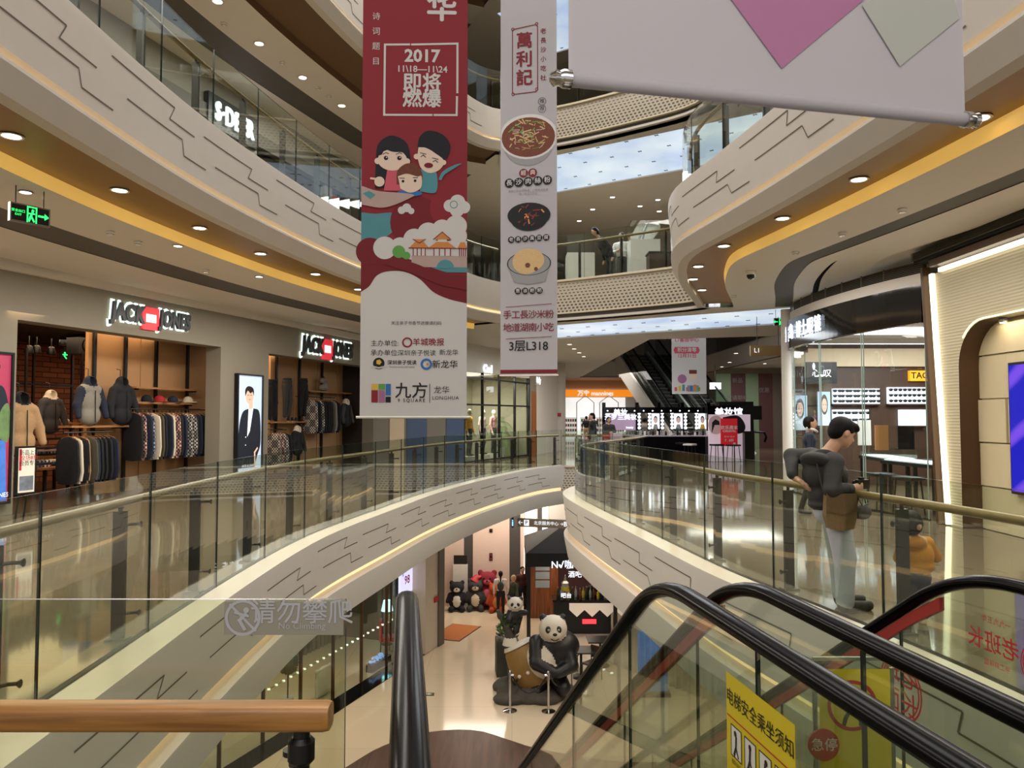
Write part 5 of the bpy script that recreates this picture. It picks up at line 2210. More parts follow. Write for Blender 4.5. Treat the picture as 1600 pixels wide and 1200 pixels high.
fl = ['redplaid', 'navy', 'greyplaid', 'black', 'blueplaid', 'cream', 'charcoal']
for c, (cs, nm) in enumerate(((-.5, 'nearest the viewer'), (-.02, 'in the middle'), (.48, 'nearest the low rail'))):
	for k in range(3):
		f = fl[(c * 3 + k) % 7]
		folded(sA + cs, 1.75, .62 + k * .046, f, '%s folded shirt, front table stack %s, %s from top' % (WORD[f], nm, ORD[2 - k]), 'folded shirts on the front table')
for c, (cs, nm) in enumerate(((-.42, 'stack beside the tan coat'), (.1, 'middle stack'), (.5, 'stack under the lined jacket'))):
	for k in range(4):
		f = fl[(c * 2 + k + 1) % 7]
		folded(sT + cs, 2.85, .78 + k * .046, f, '%s folded top, back table, %s, %s from top' % (WORD[f], nm, ORD[3 - k]), 'folded tops on the back table')
# rear shelf unit and spot rail
s, z = SW(88, 662, 2.25)
r = thing('shoe_shelf', 'steel framed shelf below the lined jacket', 'shelf', FW(s, 2.3, 0), RW)
mb = MB(MW)
wbox(mb, s - .7, s + .7, 2.15, 2.5, z - .02, z + .02)
mb.build('board', M_WOODL, r, world=True)
for q in (-.68, .68):
	mb = MB(MW)
	wbox(mb, s + q - .02, s + q + .02, 2.3, 2.34, 0, 3.0)
	mb.build('upright', M_BLK, r, world=True)
for i, px in enumerate((99, 103)):
	sb, zb = SW(px, 655, 2.25)
	r = thing('tall_boot', 'pale tall boot on the steel framed shelf', 'boot', FW(sb, 2.28, z + .02), RW, 'boots on the steel framed shelf')
	body_mesh('upper', [cap((0, -.08, .04), .04, (0, .05, .05), .045), cap((0, .06, .06), .045, (0, .06, .28), .055)], [FAB['cream']], r, vox=.02, k=.03)
	mb = MB()
	mb.box((0, -.01, .008), (.09, .24, .016))
	mb.build('sole', FAB['tan'], r, bevel=.004)
LAMPG = 'spotlights over the shop floor'


def spot(px, py, t, rot, label, emit=True):
	s, z = SW(px, py, t)
	r = thing('track_spotlight', label, 'spotlight', FW(s, t, z), RW + rot, LAMPG)
	mb = MB()
	mb.lathe([(.03, .16), (.07, .14), (.10, 0), (.09, -.02), (.085, 0.01), (.03, .1)], (0, 0, 0), 14)
	mb.build('shade', M_BLK, r, smooth=40)
	mb = MB()
	mb.lathe([(.001, .01), (.08, .012), (.08, .02), (.001, .02)], (0, 0, 0), 14)
	mb.build('bulb', M_LEDW if emit else M_LED, r)
	mb = MB()
	mb.tube([(0, 0, .15), (0, 0, max(.2, 3.42 - z))], .012, 6)
	mb.build('stem', M_BLK, r)


for px, py, e, l in ((99, 538, 1, 'bright round spotlight above the green exit sign in the shop'), (45, 551, 0, 'dim spotlight nearest the entrance corner'), (57, 551, 0, 'dim spotlight second from the entrance corner'), (80, 553, 0, 'dim spotlight in front of the brick wall')):
	spot(px, py, 3.2, 0, l, e)
s, z = SW(101, 555, 3.6)
r = thing('exit_sign', 'small green exit sign hanging inside the clothing shop', 'exit sign', FW(s, 3.6, z), RW)
mb = MB()
mb.box((0, 0, 0), (.26, .03, .2))
mb.build('case', M_BLK, r)
pr = Print((0, -.015, 0), (1, 0, 0), (0, 0, 1))
pr.disc(-.01, .05, .025, 0)
pr.line([(0, .03), (-.02, -.02), (.03, -.07)], .03, 0)
pr.line([(-.06, .01), (.05, .01)], .025, 0)
M_GREENL = mat('green_sign_light', '#30ff70', .5, emit=2.0, var=.02)
pr.build('running_figure', [M_GREENL], r, world=False)
mb = MB()
mb.tube([(0, 0, .1), (0, 0, 3.42 - z)], .008, 6)
mb.build('stem', M_BLK, r)
# dark speaker box and ceiling grid frame
s, z = SW(128, 540, 2.5)
r = thing('loudspeaker', 'black loudspeaker box hung below the shop ceiling', 'speaker', FW(s, 2.5, z - .2), RW)
mb = MB()
mb.box((0, 0, .2), (.5, .35, .42))
mb.build('case', M_BLK, r, bevel=.01)
mb = MB()
mb.lathe([(.001, 0), (.13, 0), (.15, .02)], (0, 0, 0), 18)
o = mb.build('cone', M_STEEL, r)
o.rotation_euler = (pi / 2, 0, 0)
o.location = (0, -.18, .2)
mb = MB()
mb.box((0, 0, .62), (.03, .03, .42))
mb.build('bracket', M_BLK, r)
r = thing('pipe_frame', 'black pipe clothes frame standing before the brick wall', 'frame', FW(SW(70, 600, 3.9)[0], 3.9, 0), RW)
for x in (-1.3, -.3, .75):
	mb = MB()
	mb.box((x, 0, 1.7), (.05, .05, 3.4))
	mb.build('upright', M_BLK, r)
for zz in (1.1, 2.35):
	mb = MB()
	mb.box((-.27, 0, zz), (2.1, .04, .05))
	mb.build('crossbar', M_BLK, r)

# ---- offer board in front of the shop
s, z = SW(40, 697, -1.0)
s0, s1 = SW(25, 697, -1.0)[0], SW(56, 697, -1.0)[0]
r = thing('offer_board', 'framed offer board on an easel beside the pink poster', 'sign', FW(s, -1.0, 0), RW)
zb = SW(42, 772, -1.0)[1]
mb = MB(MW)
wbox(mb, s0, s1, -1.02, -.98, zb, z)
mb.build('frame', M_BLK, r, world=True)
for q in (s0 + .1, s1 - .1):
	mb = MB(MW)
	mb.tube([(q, -.98, zb + .1), (q, -.9, 0)], .014, 6)
	mb.build('leg', M_BLK, r, world=True)
pr = Print(FW(s0, -1.02, zb), WU, ZV, .003)
w, h = s1 - s0, z - zb
pr.rect(.03, .03, w - .03, h - .03, 0, 0)
pr.rect(.04, h * .5, w * .24, h - .04, 1, 1)
for i, t in enumerate(('新品上市', '全场8折', '会员专享')):
	pr.text(t, w * .62, h * (.86 - .11 * i), .085, 1 if i == 1 else 2, 2)
pr.rect(.05, .06, w - .05, h * .38, 3, 1)
pr.build('printed_sheet', [M_TAG, M_RED, M_INK, mat('print_photo', '#6f7885', .6, var=.7, scale=12)], r)
# ---------------------------------------------------------------- optician with the curved glass front
OC = list(reversed(crom([(6.42, 11.95), (6.14, 13.0), (5.94, 14.5), (5.93, 15.9), (6.08, 16.8), (6.7, 17.6)], .12)))
OS = arc_len(OC)


def vstrip(mb, C, z0, z1, o=0.0, mi=0, s0=0, s1=None):
	S = arc_len(C)
	s1 = S[-1] if s1 is None else s1
	n = max(2, int((s1 - s0) / .15))
	q = [at_s(C, S, s0 + (s1 - s0) * i / n) for i in range(n + 1)]
	for (a, _, na), (b, _, nb_) in zip(q, q[1:]):
		a, b = a + na * o, b + nb_ * o
		mb.add([(a.x, a.y, z0), (b.x, b.y, z0), (b.x, b.y, z1), (a.x, a.y, z1)], [(0, 1, 2, 3)], mi)


mb = MB()
vstrip(mb, OC, 3.68, 3.87, .03, 0)
vstrip(mb, OC, 3.87, 4.07, .10, 1)
for k in range(6):
	vstrip(mb, OC, 3.89 + .028 * k, 3.899 + .028 * k, .03, 2)
for i in range(0, int(OS[-1] / .6)):
	p, d, n = at_s(OC, OS, .3 + i * .6)
	mb.box((p.x + n.x * .03, p.y + n.y * .03, 3.97), (.02, .02, .19), 2, math.atan2(d.y, d.x))
struct(mb, 'trim_7', [M_CEIL, M_BLACK, mat('grille_metal', '#6d675c')], 'cream band and air grille above the optician front')
osgn = thing('shop_sign', 'curved black glossy fascia with white lit Chinese lettering over the optician', 'sign', (6.0, 14.6, 3.4))
mb = MB()
vstrip(mb, OC, 3.08, 3.68, -.02, 0)
vstrip(mb, OC, 3.08, 3.68, .10, 0)
for i in range(40):
	a, _, na = at_s(OC, OS, OS[-1] * i / 40)
	b, _, nb_ = at_s(OC, OS, OS[-1] * (i + 1) / 40)
	mb.add([(a.x - na.x * .02, a.y - na.y * .02, 3.08), (b.x - nb_.x * .02, b.y - nb_.y * .02, 3.08), (b.x + nb_.x * .1, b.y + nb_.y * .1, 3.08), (a.x + na.x * .1, a.y + na.y * .1, 3.08)], [(0, 1, 2, 3)])
mb.build('fascia_board', M_GLOSSBLK, osgn, world=True)
M_SIGNW = mat('sign_white_light', '#eef4ff', .5, emit=1.0, var=.02)
# characters follow the curve
mb = MB()
for ch, px in zip('宝岛博士眼镜', (1232, 1242, 1254, 1262, 1272, 1284)):
	best = min(range(200), key=lambda i: abs(800 + FPX * at_s(OC, OS, OS[-1] * i / 199)[0].x / at_s(OC, OS, OS[-1] * i / 199)[0].y - px) if at_s(OC, OS, OS[-1] * i / 199)[0].y < 16.9 else 1e9)
	p, d, n = at_s(OC, OS, OS[-1] * best / 199)
	U = Vector((d.x, d.y, 0))
	m2 = letters(ch, .35, .02, (p.x - n.x * .05, p.y - n.y * .05, 3.38), U, ZV, 0, 1, 0, .85)
	for dx in (0, .008):
		mb.add([v + U * dx for v in m2.v], m2.f)
mb.build('lettering', M_SIGNW, osgn, world=True)

og = thing('shop_window', 'curved frameless glass front of the optician', 'shop window', (6.0, 14.6, 0))
for i in range(4):
	mb = MB()
	a, b = .05 + OS[-1] * i / 4, OS[-1] * (i + 1) / 4 - .01
	vstrip(mb, OC, .02, 3.08, .04, 0, a, b)
	for s in (a, b):
		p, d, n = at_s(OC, OS, s)
		mb.box((p.x + n.x * .045, p.y + n.y * .045, 1.55), (.012, .016, 3.06), 1, math.atan2(d.y, d.x))
	mb.build('glass_pane', [M_GLASS, mat('pale_glass_edge', '#9fb5ad', .2)], og, world=True)
mb = MB()
vstrip(mb, OC, 0, .03, .02, 0)
vstrip(mb, OC, 0, .03, .07, 0)
mb.build('floor_channel', M_STEEL, og, world=True)
mb = MB()
mb.cyl((6.12, 17.05, 0), (6.12, 17.05, 4.0), .12, n=20)
struct(mb, 'trim_8', M_CEIL, 'slim white column at the corner of the optician', smooth=40)
# interior shell
M_OWALL = mat('dark_brown_panel', '#4a3528', .4, var=.1)
M_OCREAM = mat('optician_cream', '#d9c3a4', .6)
mb = MB()
mb.box((10.9, 14.7, 1.85), (.1, 6.8, 3.7))
struct(mb, 'wall_optician', M_OWALL, 'dark panelled back wall of the optician')
mb = MB()
mb.box((8.75, 18.1, 1.85), (4.3, .1, 3.7), 0)
mb.box((8.9, 11.95, 1.85), (3.9, .1, 3.7), 0)
struct(mb, 'wall_optician_side', M_OWALL, 'side walls of the optician')
mb = MB()
mb.box((8.85, 14.95, 3.37), (4.4, 6.2, .06))
struct(mb, 'ceiling', M_CEIL, 'white ceiling of the optician')
mb = MB()
mb.box((10.79, 15, 3.0), (.12, 6, .42))
mb.box((8.6, 18.0, 3.0), (4.4, .1, .42))
struct(mb, 'trim_9', M_OCREAM, 'cream frieze inside the optician')
lt = thing('ceiling_light', 'long white light trough along the optician ceiling', 'ceiling light', (8.6, 17.3, 3.3))
mb = MB()
mb.box((8.6, 17.3, 3.31), (4.2, .7, .06))
mb.box((8.7, 15.2, 3.31), (3.6, .8, .06))  # second trough added so the ceiling band reads bright
mb.build('diffuser', mat('cool_tube_light', '#f4f8ff', .5, emit=2.2, var=.02), lt, world=True)
mb = MB()
mb.box((8.6, 16.92, 3.29), (4.2, .05, .12))
mb.build('trough_edge', M_CEIL, lt, world=True)
# lit spectacle cases on the back wall
M_CASE = mat('lit_case_white', '#e6eefc', .5, emit=.95, var=.03)
XB = 18.04
nx = Vector((1, 0, 0))


def onx(px, py, X):
	q = GP(px, py, (X, 0, 0), nx)
	return q.y, q.z


def case(px0, px1, py0, py1, label, rows, cols):
	A, B_ = GY(px0, py0, XB - .09), GY(px1, py1, XB - .09)
	xa, xb, zt, zb = A.x, B_.x, A.z, B_.z
	r = thing('spectacle_case', label, 'display case', ((xa + xb) / 2, XB, zb), 0, None)
	mb = MB()
	mb.box(((xa + xb) / 2, XB - .04, (zt + zb) / 2), (xb - xa, .09, zt - zb))
	mb.build('lit_panel', M_CASE, r, world=True)
	mb = MB()
	mb.box(((xa + xb) / 2, XB - .06, zb - .015), (xb - xa + .04, .14, .03))
	mb.build('ledge', M_OWALL, r, world=True)
	for j in range(rows):
		for i in range(cols):
			x = xa + (xb - xa) * (i + .5) / cols
			z = zb + (zt - zb) * (j + .55) / rows
			mb = MB()
			for sgn in (-1, 1):
				mb.ball((x + sgn * .055, XB - .1, z), (.05, .012, .035), 8)
			mb.bar((x - .11, XB - .1, z + .018), (x + .11, XB - .1, z + .018), .012, .012)
			mb.build('spectacles', M_BLK, r, world=True)
	return r


case(1302, 1375, 607, 631, 'wide lit case with three rows of spectacles beside the column posters', 3, 6)
case(1388, 1447, 605, 631, 'lit case of spectacles nearest the glowing portal', 3, 4)
case(1302, 1358, 640, 662, 'lower lit case of spectacles behind the man in grey', 2, 5)
case(1406, 1447, 640, 665, 'blank lit panel below the cases near the portal', 0, 0)
# portrait posters beside the entrance
M_PBLUE = mat('poster_pale_blue', '#a9c3dc', .5, emit=.45, var=.15, scale=2)


def portrait(px0, px1, py0, py1, y, label):
	a, b = GY(px0, py0, y), GY(px1, py1, y)
	r = thing('portrait_poster', label, 'poster', ((a.x + b.x) / 2, y, b.z))
	mb = MB()
	mb.box(((a.x + b.x) / 2, y + .03, (a.z + b.z) / 2), (b.x - a.x, .05, a.z - b.z))
	mb.build('lit_panel', M_PBLUE, r, world=True)
	p = Print((a.x, y, b.z), (1, 0, 0), (0, 0, 1), .006)
	w, h = b.x - a.x, a.z - b.z
	p.poly(bez([(.08 * w, 0), (.2 * w, .32 * h), (.5 * w, .45 * h), (.8 * w, .32 * h), (.95 * w, 0)]), 1, 1)
	p.disc(.5 * w, .62 * h, .28 * w, 2, 1, ry=.30 * h)
	p.disc(.5 * w, .60 * h, .21 * w, 0, 2, ry=.20 * h)
	for u in (.41, .59):
		p.disc(u * w, .62 * h, .035 * w, 2, 3, ry=.012 * h)
	p.line([(.44 * w, .50 * h), (.56 * w, .50 * h)], .02 * w, 3, 3)
	p.build('printed_face', [mat('poster_skin', '#d9b4a2', .5, emit=.25), mat('poster_cloth', '#c9d4e4', .5, emit=.3), mat('poster_hair', '#3a3038', .5), M_RED], r)


portrait(1238, 1262, 618, 672, 17.75, 'tall pale blue poster of a woman at the column end of the optician')
portrait(1278, 1298, 612, 665, 17.75, 'pale blue poster of a woman with tied hair in the optician')
a = GY(1281, 583, 17.7)
r = thing('wall_sign', 'dark hanging board with a pale logo inside the optician', 'sign', (a.x, 17.6, a.z))
mb = MB()
mb.box((a.x, 17.62, a.z), (.7, .05, .5))
mb.build('board', M_BLK, r, world=True)
p = Print((a.x, 17.595, a.z), (1, 0, 0), (0, 0, 1))
p.text('心 叹', 0, -.02, .2, 0)
p.disc(-.18, .15, .03, 0, ry=.08)
p.build('lettering', [M_SIGNW], r)
q = GY(1437, 587, XB - .1)
r = thing('brand_sign', 'small orange lit sign marked TAG above the cases', 'sign', (q.x, XB, q.z))
mb = MB()
mb.box((q.x, XB - .05, q.z), (.45, .1, .24))
mb.build('board', mat('orange_light', '#f0a020', .5, emit=1.0), r, world=True)
p = Print((q.x, XB - .10, q.z), (1, 0, 0), (0, 0, 1))
p.text('TAG', .0, 0, .2, 0, 1, .02)
p.build('lettering', [M_BLK], r)
# counters with glass tops
def counter(x, y, w, d, rz, label, base=True):
	r = thing('glass_counter', label, 'counter', (x, y, 0), rz)
	mb = MB()
	mb.box((0, 0, .78), (w, d, .06))
	mb.build('worktop', M_BLK, r)
	mb = MB()
	mb.box((0, 0, .93), (w - .04, d - .04, .22))
	mb.build('glass_top', M_GLASS, r)
	mb = MB()
	mb.box((0, .0, .825), (w - .1, d - .1, .02))
	mb.build('lit_tray', mat('case_tray_light', '#eef4ff', .5, emit=.8), r)
	for sx in (-1, 1):
		for sy in (-1, 1):
			mb = MB()
			mb.box((sx * (w / 2 - .05), sy * (d / 2 - .05), .375), (.06, .06, .75))
			mb.build('leg', M_BLK, r)
	return r


counter(7.15, 13.5, 1.6, .55, radians(94), 'long glass-topped spectacle counter behind the optician window')
counter(7.4, 15.2, 1.6, .55, radians(84), 'glass-topped spectacle counter deeper inside the optician')


def stand_picture(px, py, Y, w, h, label, col):
	q = GY(px, py, Y)
	z0 = 1.045
	r = thing('counter_display', label, 'display card', (q.x, Y, z0))
	mb = MB()
	mb.box((0, 0, h / 2), (w, .03, h))
	mb.build('card', col, r)
	p = Print((0, -.016, 0), (1, 0, 0), (0, 0, 1))
	p.disc(0, h * .6, w * .3, 0, 1, ry=h * .26)
	p.disc(0, h * .57, w * .22, 1, 2, ry=h * .2)
	p.poly([(-w * .4, .01), (-w * .25, h * .35), (w * .25, h * .35), (w * .4, .01)], 2, 1)
	p.build('printed_face', [M_NAVY, M_SKIN_P, M_GREY_P], r)
	mb = MB()
	mb.box((0, .05, .01), (w, .1, .02))
	mb.build('foot', M_BLK, r)


stand_picture(1415, 665, 13.35, .28, .40, 'dark portrait card standing on the counter by the portal', M_BLK)
stand_picture(1377, 665, 13.0, .22, .42, 'tan display card on the counter in front of the man', mat('tan_card', '#b98a5a', .6))
stand_picture(1350, 660, 15.3, .26, .5, 'white portrait card on the deeper counter', M_WHITE)


def stool(x, y, h, label, seat, group, n=4):
	r = thing('stool', label, 'stool', (x, y, 0), random.uniform(0, 1), group)
	mb = MB()
	mb.box((0, 0, h - .03), (.38, .36, .06))
	mb.build('seat', seat, r, bevel=.015)
	for sx in (-1, 1):
		for sy in (-1, 1):
			mb = MB()
			mb.tube([(sx * .13, sy * .13, h - .06), (sx * .17, sy * .17, 0)], .014, 6)
			mb.build('leg', M_BLK, r)
	return r


stool(6.55, 12.75, .62, 'dark stool tucked against the counter, nearest the portal', M_BLK, None)
stool(6.5, 13.6, .62, 'dark stool tucked against the counter, further from the portal', M_BLK, None)
r = thing('cabinet', 'low dark red cabinet inside the optician by the portal', 'cabinet', (7.5, 12.2, 0), radians(180))
mb = MB()
mb.box((0, 0, .38), (.75, .35, .7))
mb.build('body', mat('dark_red_lacquer', '#6a1420', .25, emit=0), r, bevel=.008)
mb = MB()
mb.box((0, .18, .38), (.70, .012, .62))
d_ = mb.build('door', mat('dark_red_lacquer', '#6a1420'), r)
p = Print((.1, .188, .55), (-1, 0, 0), (0, 0, 1))
p.rect(-.06, -.02, .06, .02, 0)
p.build('name_plate', [M_WHITE], d_)
r = thing('security_camera', 'small grey dome camera on the optician ceiling', 'camera', (7.6, 12.9, 3.33))
mb = MB()
mb.lathe([(.001, -.14), (.05, -.12), (.07, -.06), (.07, 0)], (0, 0, 0), 14)
mb.build('dome', M_BRUSHED, r, smooth=40)
mb = MB()
mb.ball((0, -.05, -.1), .025, 8)
mb.build('lens', M_BLK, r)

# ---------------------------------------------------------------- glowing portal and arch
XP = 6.42


def scallop(nt, b):
	g = nt.nodes.new('ShaderNodeNewGeometry')
	mp = nt.nodes.new('ShaderNodeMapping')
	mp.inputs['Scale'].default_value = (1, 1.6, 14)
	w = nt.nodes.new('ShaderNodeTexWave')
	w.bands_direction = 'Z'
	w.inputs['Scale'].default_value = .5
	w.inputs['Distortion'].default_value = 1.6
	w.inputs['Detail'].default_value = 1.0
	w.inputs['Detail Scale'].default_value = .6
	bp = nt.nodes.new('ShaderNodeBump')
	bp.inputs['Strength'].default_value = .22
	bp.inputs['Distance'].default_value = .03
	nt.links.new(g.outputs['Position'], mp.inputs['Vector'])
	nt.links.new(mp.outputs[0], w.inputs['Vector'])
	nt.links.new(w.outputs['Fac'], bp.inputs['Height'])
	nt.links.new(bp.outputs['Normal'], b.inputs['Normal'])
	b.inputs['Base Color'].default_value = lin('#b9ae90')
	b.inputs['Roughness'].default_value = .5


M_RIPPLE = node_mat('rippled_cream_panel', scallop)
M_BRONZE = mat('bronze_brown_reveal', '#4e3620', .35, .3, var=.05)
M_CREAMW = mat('cream_wall_panel', '#cbbd9a', .5, var=.03)
ya0, ya1 = 11.12, 7.2                       # arch opening along the wall
zt_ = 2.94
ra = .62
XF = XP + .06
# rippled wall with the arch cut out
out = [(11.42, 0), (11.72, 3.80), (6.0, 3.80), (6.0, 0), (ya1, 0)]
arch = [(ya1, zt_ - ra)] + [(ya1 + ra - ra * cos(radians(a)), zt_ - ra + ra * sin(radians(a))) for a in range(0, 91, 10)] + [(ya0 - ra + ra * sin(radians(a)), zt_ - ra + ra * cos(radians(a))) for a in range(0, 91, 10)] + [(ya0, 0)]
outline = out + arch
tri = tessellate_polygon([[Vector((y, z, 0)) for y, z in outline]])
mb = MB()
mb.add([(XF, y, z) for y, z in outline], tri)
struct(mb, 'wall_portal', M_RIPPLE, 'rippled cream wall with a rounded opening')
mb = MB()
loops = []
ap = [(ya1, 0)] + arch
for (y0, z0), (y1, z1) in zip(ap, ap[1:]):
	mb.add([(XF, y0, z0), (XF, y1, z1), (XF + .33, y1, z1), (XF + .33, y0, z0)], [(0, 1, 2, 3)])
struct(mb, 'trim_10', M_BRONZE, 'bronze brown reveal of the rounded opening')
# dark portal frame and the light channel inside it
mb = MB()
mb.bar((XP, 11.56, 0), (XP, 11.85, 3.92), .07, .12, up=(1, 0, 0))
mb.box((XP, 8.7, 3.92), (.22, 5.7, .10))
mb.box((XP - .0, 8.7, 4.06), (.3, 6.4, .14), 1)
for k in range(6):
	mb.box((XP - .02, 8.7, 4.03 + .022 * k), (.34, 6.4, .006), 2)
struct(mb, 'trim_11', [M_BRONZE, M_BLACK, mat('grille_metal', '#6d675c')], 'dark frame around the glowing portal')
lc = thing('light_strip', 'warm white light channel edging the rippled portal', 'light', (XP, 11.4, 0))
M_CHAN = mat('channel_light', '#fff6d8', .5, emit=2.2, var=.02)
mb = MB()
mb.bar((XF - .03, 11.42, 0.02), (XF - .03, 11.72, 3.80), .08, .05, up=(1, 0, 0))
mb.build('upright_tube', M_CHAN, lc, world=True)
mb = MB()
mb.box((XF - .03, 8.75, 3.82), (.05, 5.5, .06))
mb.build('head_tube', M_CHAN, lc, world=True)
mb = MB()
for (y0, z0), (y1, z1) in list(zip(arch, arch[1:]))[2:16]:
	mb.bar((XF - .012, y0, z0 + .02), (XF - .012, y1, z1 + .02), .02, .02)
mb.build('arch_tube', mat('arch_light', '#f4ecc0', .5, emit=1.3), lc, world=True)
# the cream wall inside the arch, panels stepped, and the blue screen
XI = XF + .33
mb = MB()
mb.box((XI + .05, 9, 1.9), (.1, 6, 3.8))
k = 0
for i, y in enumerate((11.3, 10.5, 9.7, 8.9, 8.1)):
	for j, z in enumerate((.0, .62, 1.24, 1.86, 2.48)):
		mb.box((XI - .012 - .012 * ((i + j) % 3), y - .4, z + .31), (.05, .78, .60))
struct(mb, 'wall_alcove', M_CREAMW, 'stepped cream panels inside the rounded opening')
mb = MB()
mb.box((XI - .14, 9, 3.0), (.28, 4.0, .06))
struct(mb, 'ceiling', M_BRONZE, 'bronze soffit of the alcove')


def screen_mat(nt, b):
	tc = nt.nodes.new('ShaderNodeNewGeometry')
	mp = nt.nodes.new('ShaderNodeMapping')
	mp.inputs['Rotation'].default_value = (radians(28), 0, 0)
	w = nt.nodes.new('ShaderNodeTexWave')
	w.bands_direction = 'Z'
	w.inputs['Scale'].default_value = .45
	w.inputs['Distortion'].default_value = 2
	cr = nt.nodes.new('ShaderNodeValToRGB')
	e = cr.color_ramp.elements
	e[0].color = lin('#0a10c8')
	e[0].position = .72
	e[1].color = lin('#7a4cf0')
	e[1].position = .97
	nt.links.new(tc.outputs['Position'], mp.inputs['Vector'])
	nt.links.new(mp.outputs[0], w.inputs['Vector'])
	nt.links.new(w.outputs['Fac'], cr.inputs[0])
	nt.links.new(cr.outputs[0], b.inputs['Emission Color'])
	b.inputs['Emission Strength'].default_value = .9
	b.inputs['Base Color'].default_value = (.01, .01, .02, 1)
	b.inputs['Roughness'].default_value = .2


XS = XI - .14
y0s, zt0 = onx(1577, 570, XS)
zb0 = onx(1580, 768, XS)[1]
r = thing('video_screen', 'tall bright blue video screen inside the rounded opening', 'screen', (XS, y0s - .7, zb0))
mb = MB()
mb.box((XS + .06, y0s - .7, (zt0 + zb0) / 2), (.1, 1.5, zt0 - zb0 + .06))
mb.build('casing', M_BLK, r, world=True, bevel=.01)
mb = MB()
mb.box((XS + .005, y0s - .7, (zt0 + zb0) / 2), (.02, 1.42, zt0 - zb0 - .02))
mb.build('display_panel', node_mat('blue_screen', screen_mat), r, world=True)
mb = MB()
mb.box((XS + .15, y0s - .7, zb0 / 2), (.25, .5, zb0))
mb.build('pedestal', M_CREAMW, r, world=True)
mb = MB()
mb.box((XS + .15, y0s + .10, (zt0 + zb0) / 2 + .05), (.04, .22, zt0 - zb0 + .12))
mb.build('mirror_edge', mat('dark_mirror', '#8c8a88', .05, 1.0), r, world=True)
r = thing('ceiling_spot', 'small bright spotlight under the arch of the portal', 'spotlight', (XF + .17, 10.35, 2.88))
mb = MB()
mb.lathe([(.001, 0), (.05, 0), (.055, .05), (.04, .09)], (0, 0, 0), 14)
mb.build('shade', M_BRUSHED, r)
mb = MB()
mb.lathe([(.001, -.004), (.04, -.004)], (0, 0, 0), 14)
mb.build('bulb', M_LEDW, r)
# ---------------------------------------------------------------- concourse beyond the bridge
# glazed fashion shop to the side of the banners
P2 = [Vector((-4.45, 25.2)), Vector((-1.65, 26.6)), Vector((.72, 32.0)), Vector((1.72, 35.2)), Vector((2.3, 37.5))]


class Facing:
	"""a vertical plane between two plan points, with s along it, t behind it"""

	def __init__(self, a, b):
		self.a, self.u = Vector((a.x, a.y, 0)), Vector((b.x - a.x, b.y - a.y, 0))
		self.L = self.u.length
		self.u.normalize()
		self.n = Vector((-self.u.y, self.u.x, 0))
		self.rz = math.atan2(self.u.y, self.u.x)
		self.M = Matrix.Translation(self.a) @ Matrix.Rotation(self.rz, 4, 'Z')

	def P(self, s, t, z):
		return self.a + self.u * s + self.n * t + ZV * z

	def S(self, px, py, t=0):
		q = GP(px, py, self.a + self.n * t, self.n)
		return (q - self.a).dot(self.u), q.z


F0, F1, F2 = Facing(P2[0], P2[1]), Facing(P2[1], P2[2]), Facing(P2[2], P2[3])
M_BLUEP = mat('blue_grey_panel', '#5a6a86', .25, .1)
M_CREAMLIT = mat('cream_panel', '#e2c9a4', .5)
mb = MB(F0.M)
wbox(mb, -.2, F0.L, 0, .3, 0, 4.2, 0)
wbox(mb, .45, .95, -.03, 0, 0, 3.2, 2)
wbox(mb, 1.05, 1.75, -.03, 0, 0, 3.2, 1)
wbox(mb, 2.45, F0.L, -.03, 0, 0, 3.2, 1)
mb2 = MB(F1.M)
wbox(mb2, 0, F1.L, 0, .3, 3.22, 4.2, 3)
mb.v += mb2.v
off_ = len(mb.v) - len(mb2.v)
mb.f += [[i + off_ for i in f] for f in mb2.f]
mb.m += mb2.m
struct(mb, 'wall_shops', [M_FACADE, M_BLUEP, M_CREAMLIT, M_WHITE], 'panelled wall and white fascia of the far fashion shop')
r = thing('shop_window', 'black framed glass front of the far fashion shop with a palm inside', 'shop window', F1.P(F1.L / 2, 0, 0), F1.rz)
n = 4
for i in range(n):
	s0, s1 = F1.L * i / n, F1.L * (i + 1) / n
	mb = MB(F1.M)
	wbox(mb, s0 + .02, s1 - .02, .02, .03, .05, 3.2)
	mb.build('glass_pane', M_GLASS, r, world=True)
for i in range(n + 1):
	mb = MB(F1.M)
	wbox(mb, F1.L * i / n - .035, F1.L * i / n + .035, -.02, .07, 0, 3.22)
	mb.build('mullion', M_BLK, r, world=True)
for z in (.04, 2.05, 3.0):
	mb = MB(F1.M)
	wbox(mb, 0, F1.L, -.02, .06, z - .03, z + .03)
	mb.build('transom', M_BLK, r, world=True)
mb = MB(F1.M)
wbox(mb, -.5, F1.L + .3, 2.6, 2.7, 0, 3.5, 0)
wbox(mb, -.5, F1.L, .05, 2.6, 3.3, 3.36, 1)
wbox(mb, F1.L - .1, F1.L, .1, 2.7, 0, 3.3, 0)
struct(mb, 'wall_fashion_shop', [mat('grey_plaster_inside', '#a7a08c', .7), M_CEIL], 'grey back wall inside the far fashion shop')
area_light('fashion_shop_light', F1.P(F1.L / 2, 1.2, 3.25), 1.5, 300, (1.0, .93, .82), rot=(0, 0, F1.rz), size_y=1.5)
s, z = F1.S(763, 577, -.06)
t_ = thing('shop_sign', 'short bright white shop name over the black framed window', 'sign', F1.P(s, -.05, z), F1.rz)
letters('Cod', .42, .04, F1.P(s, -.03, z), F1.u, ZV, .03).build('lettering', M_SIGNW, t_, world=True)
mb = MB(F1.M)
wbox(mb, s - .5, s + .5, -.03, 0, z - .28, z - .24)
mb.build('rail', M_WHITE, t_, world=True)
mb = MB(F2.M)
wbox(mb, 0, 1.1, 0, .3, 0, 4.2, 0)
wbox(mb, .35, 1.05, -.02, 0, 0, 2.7, 1)
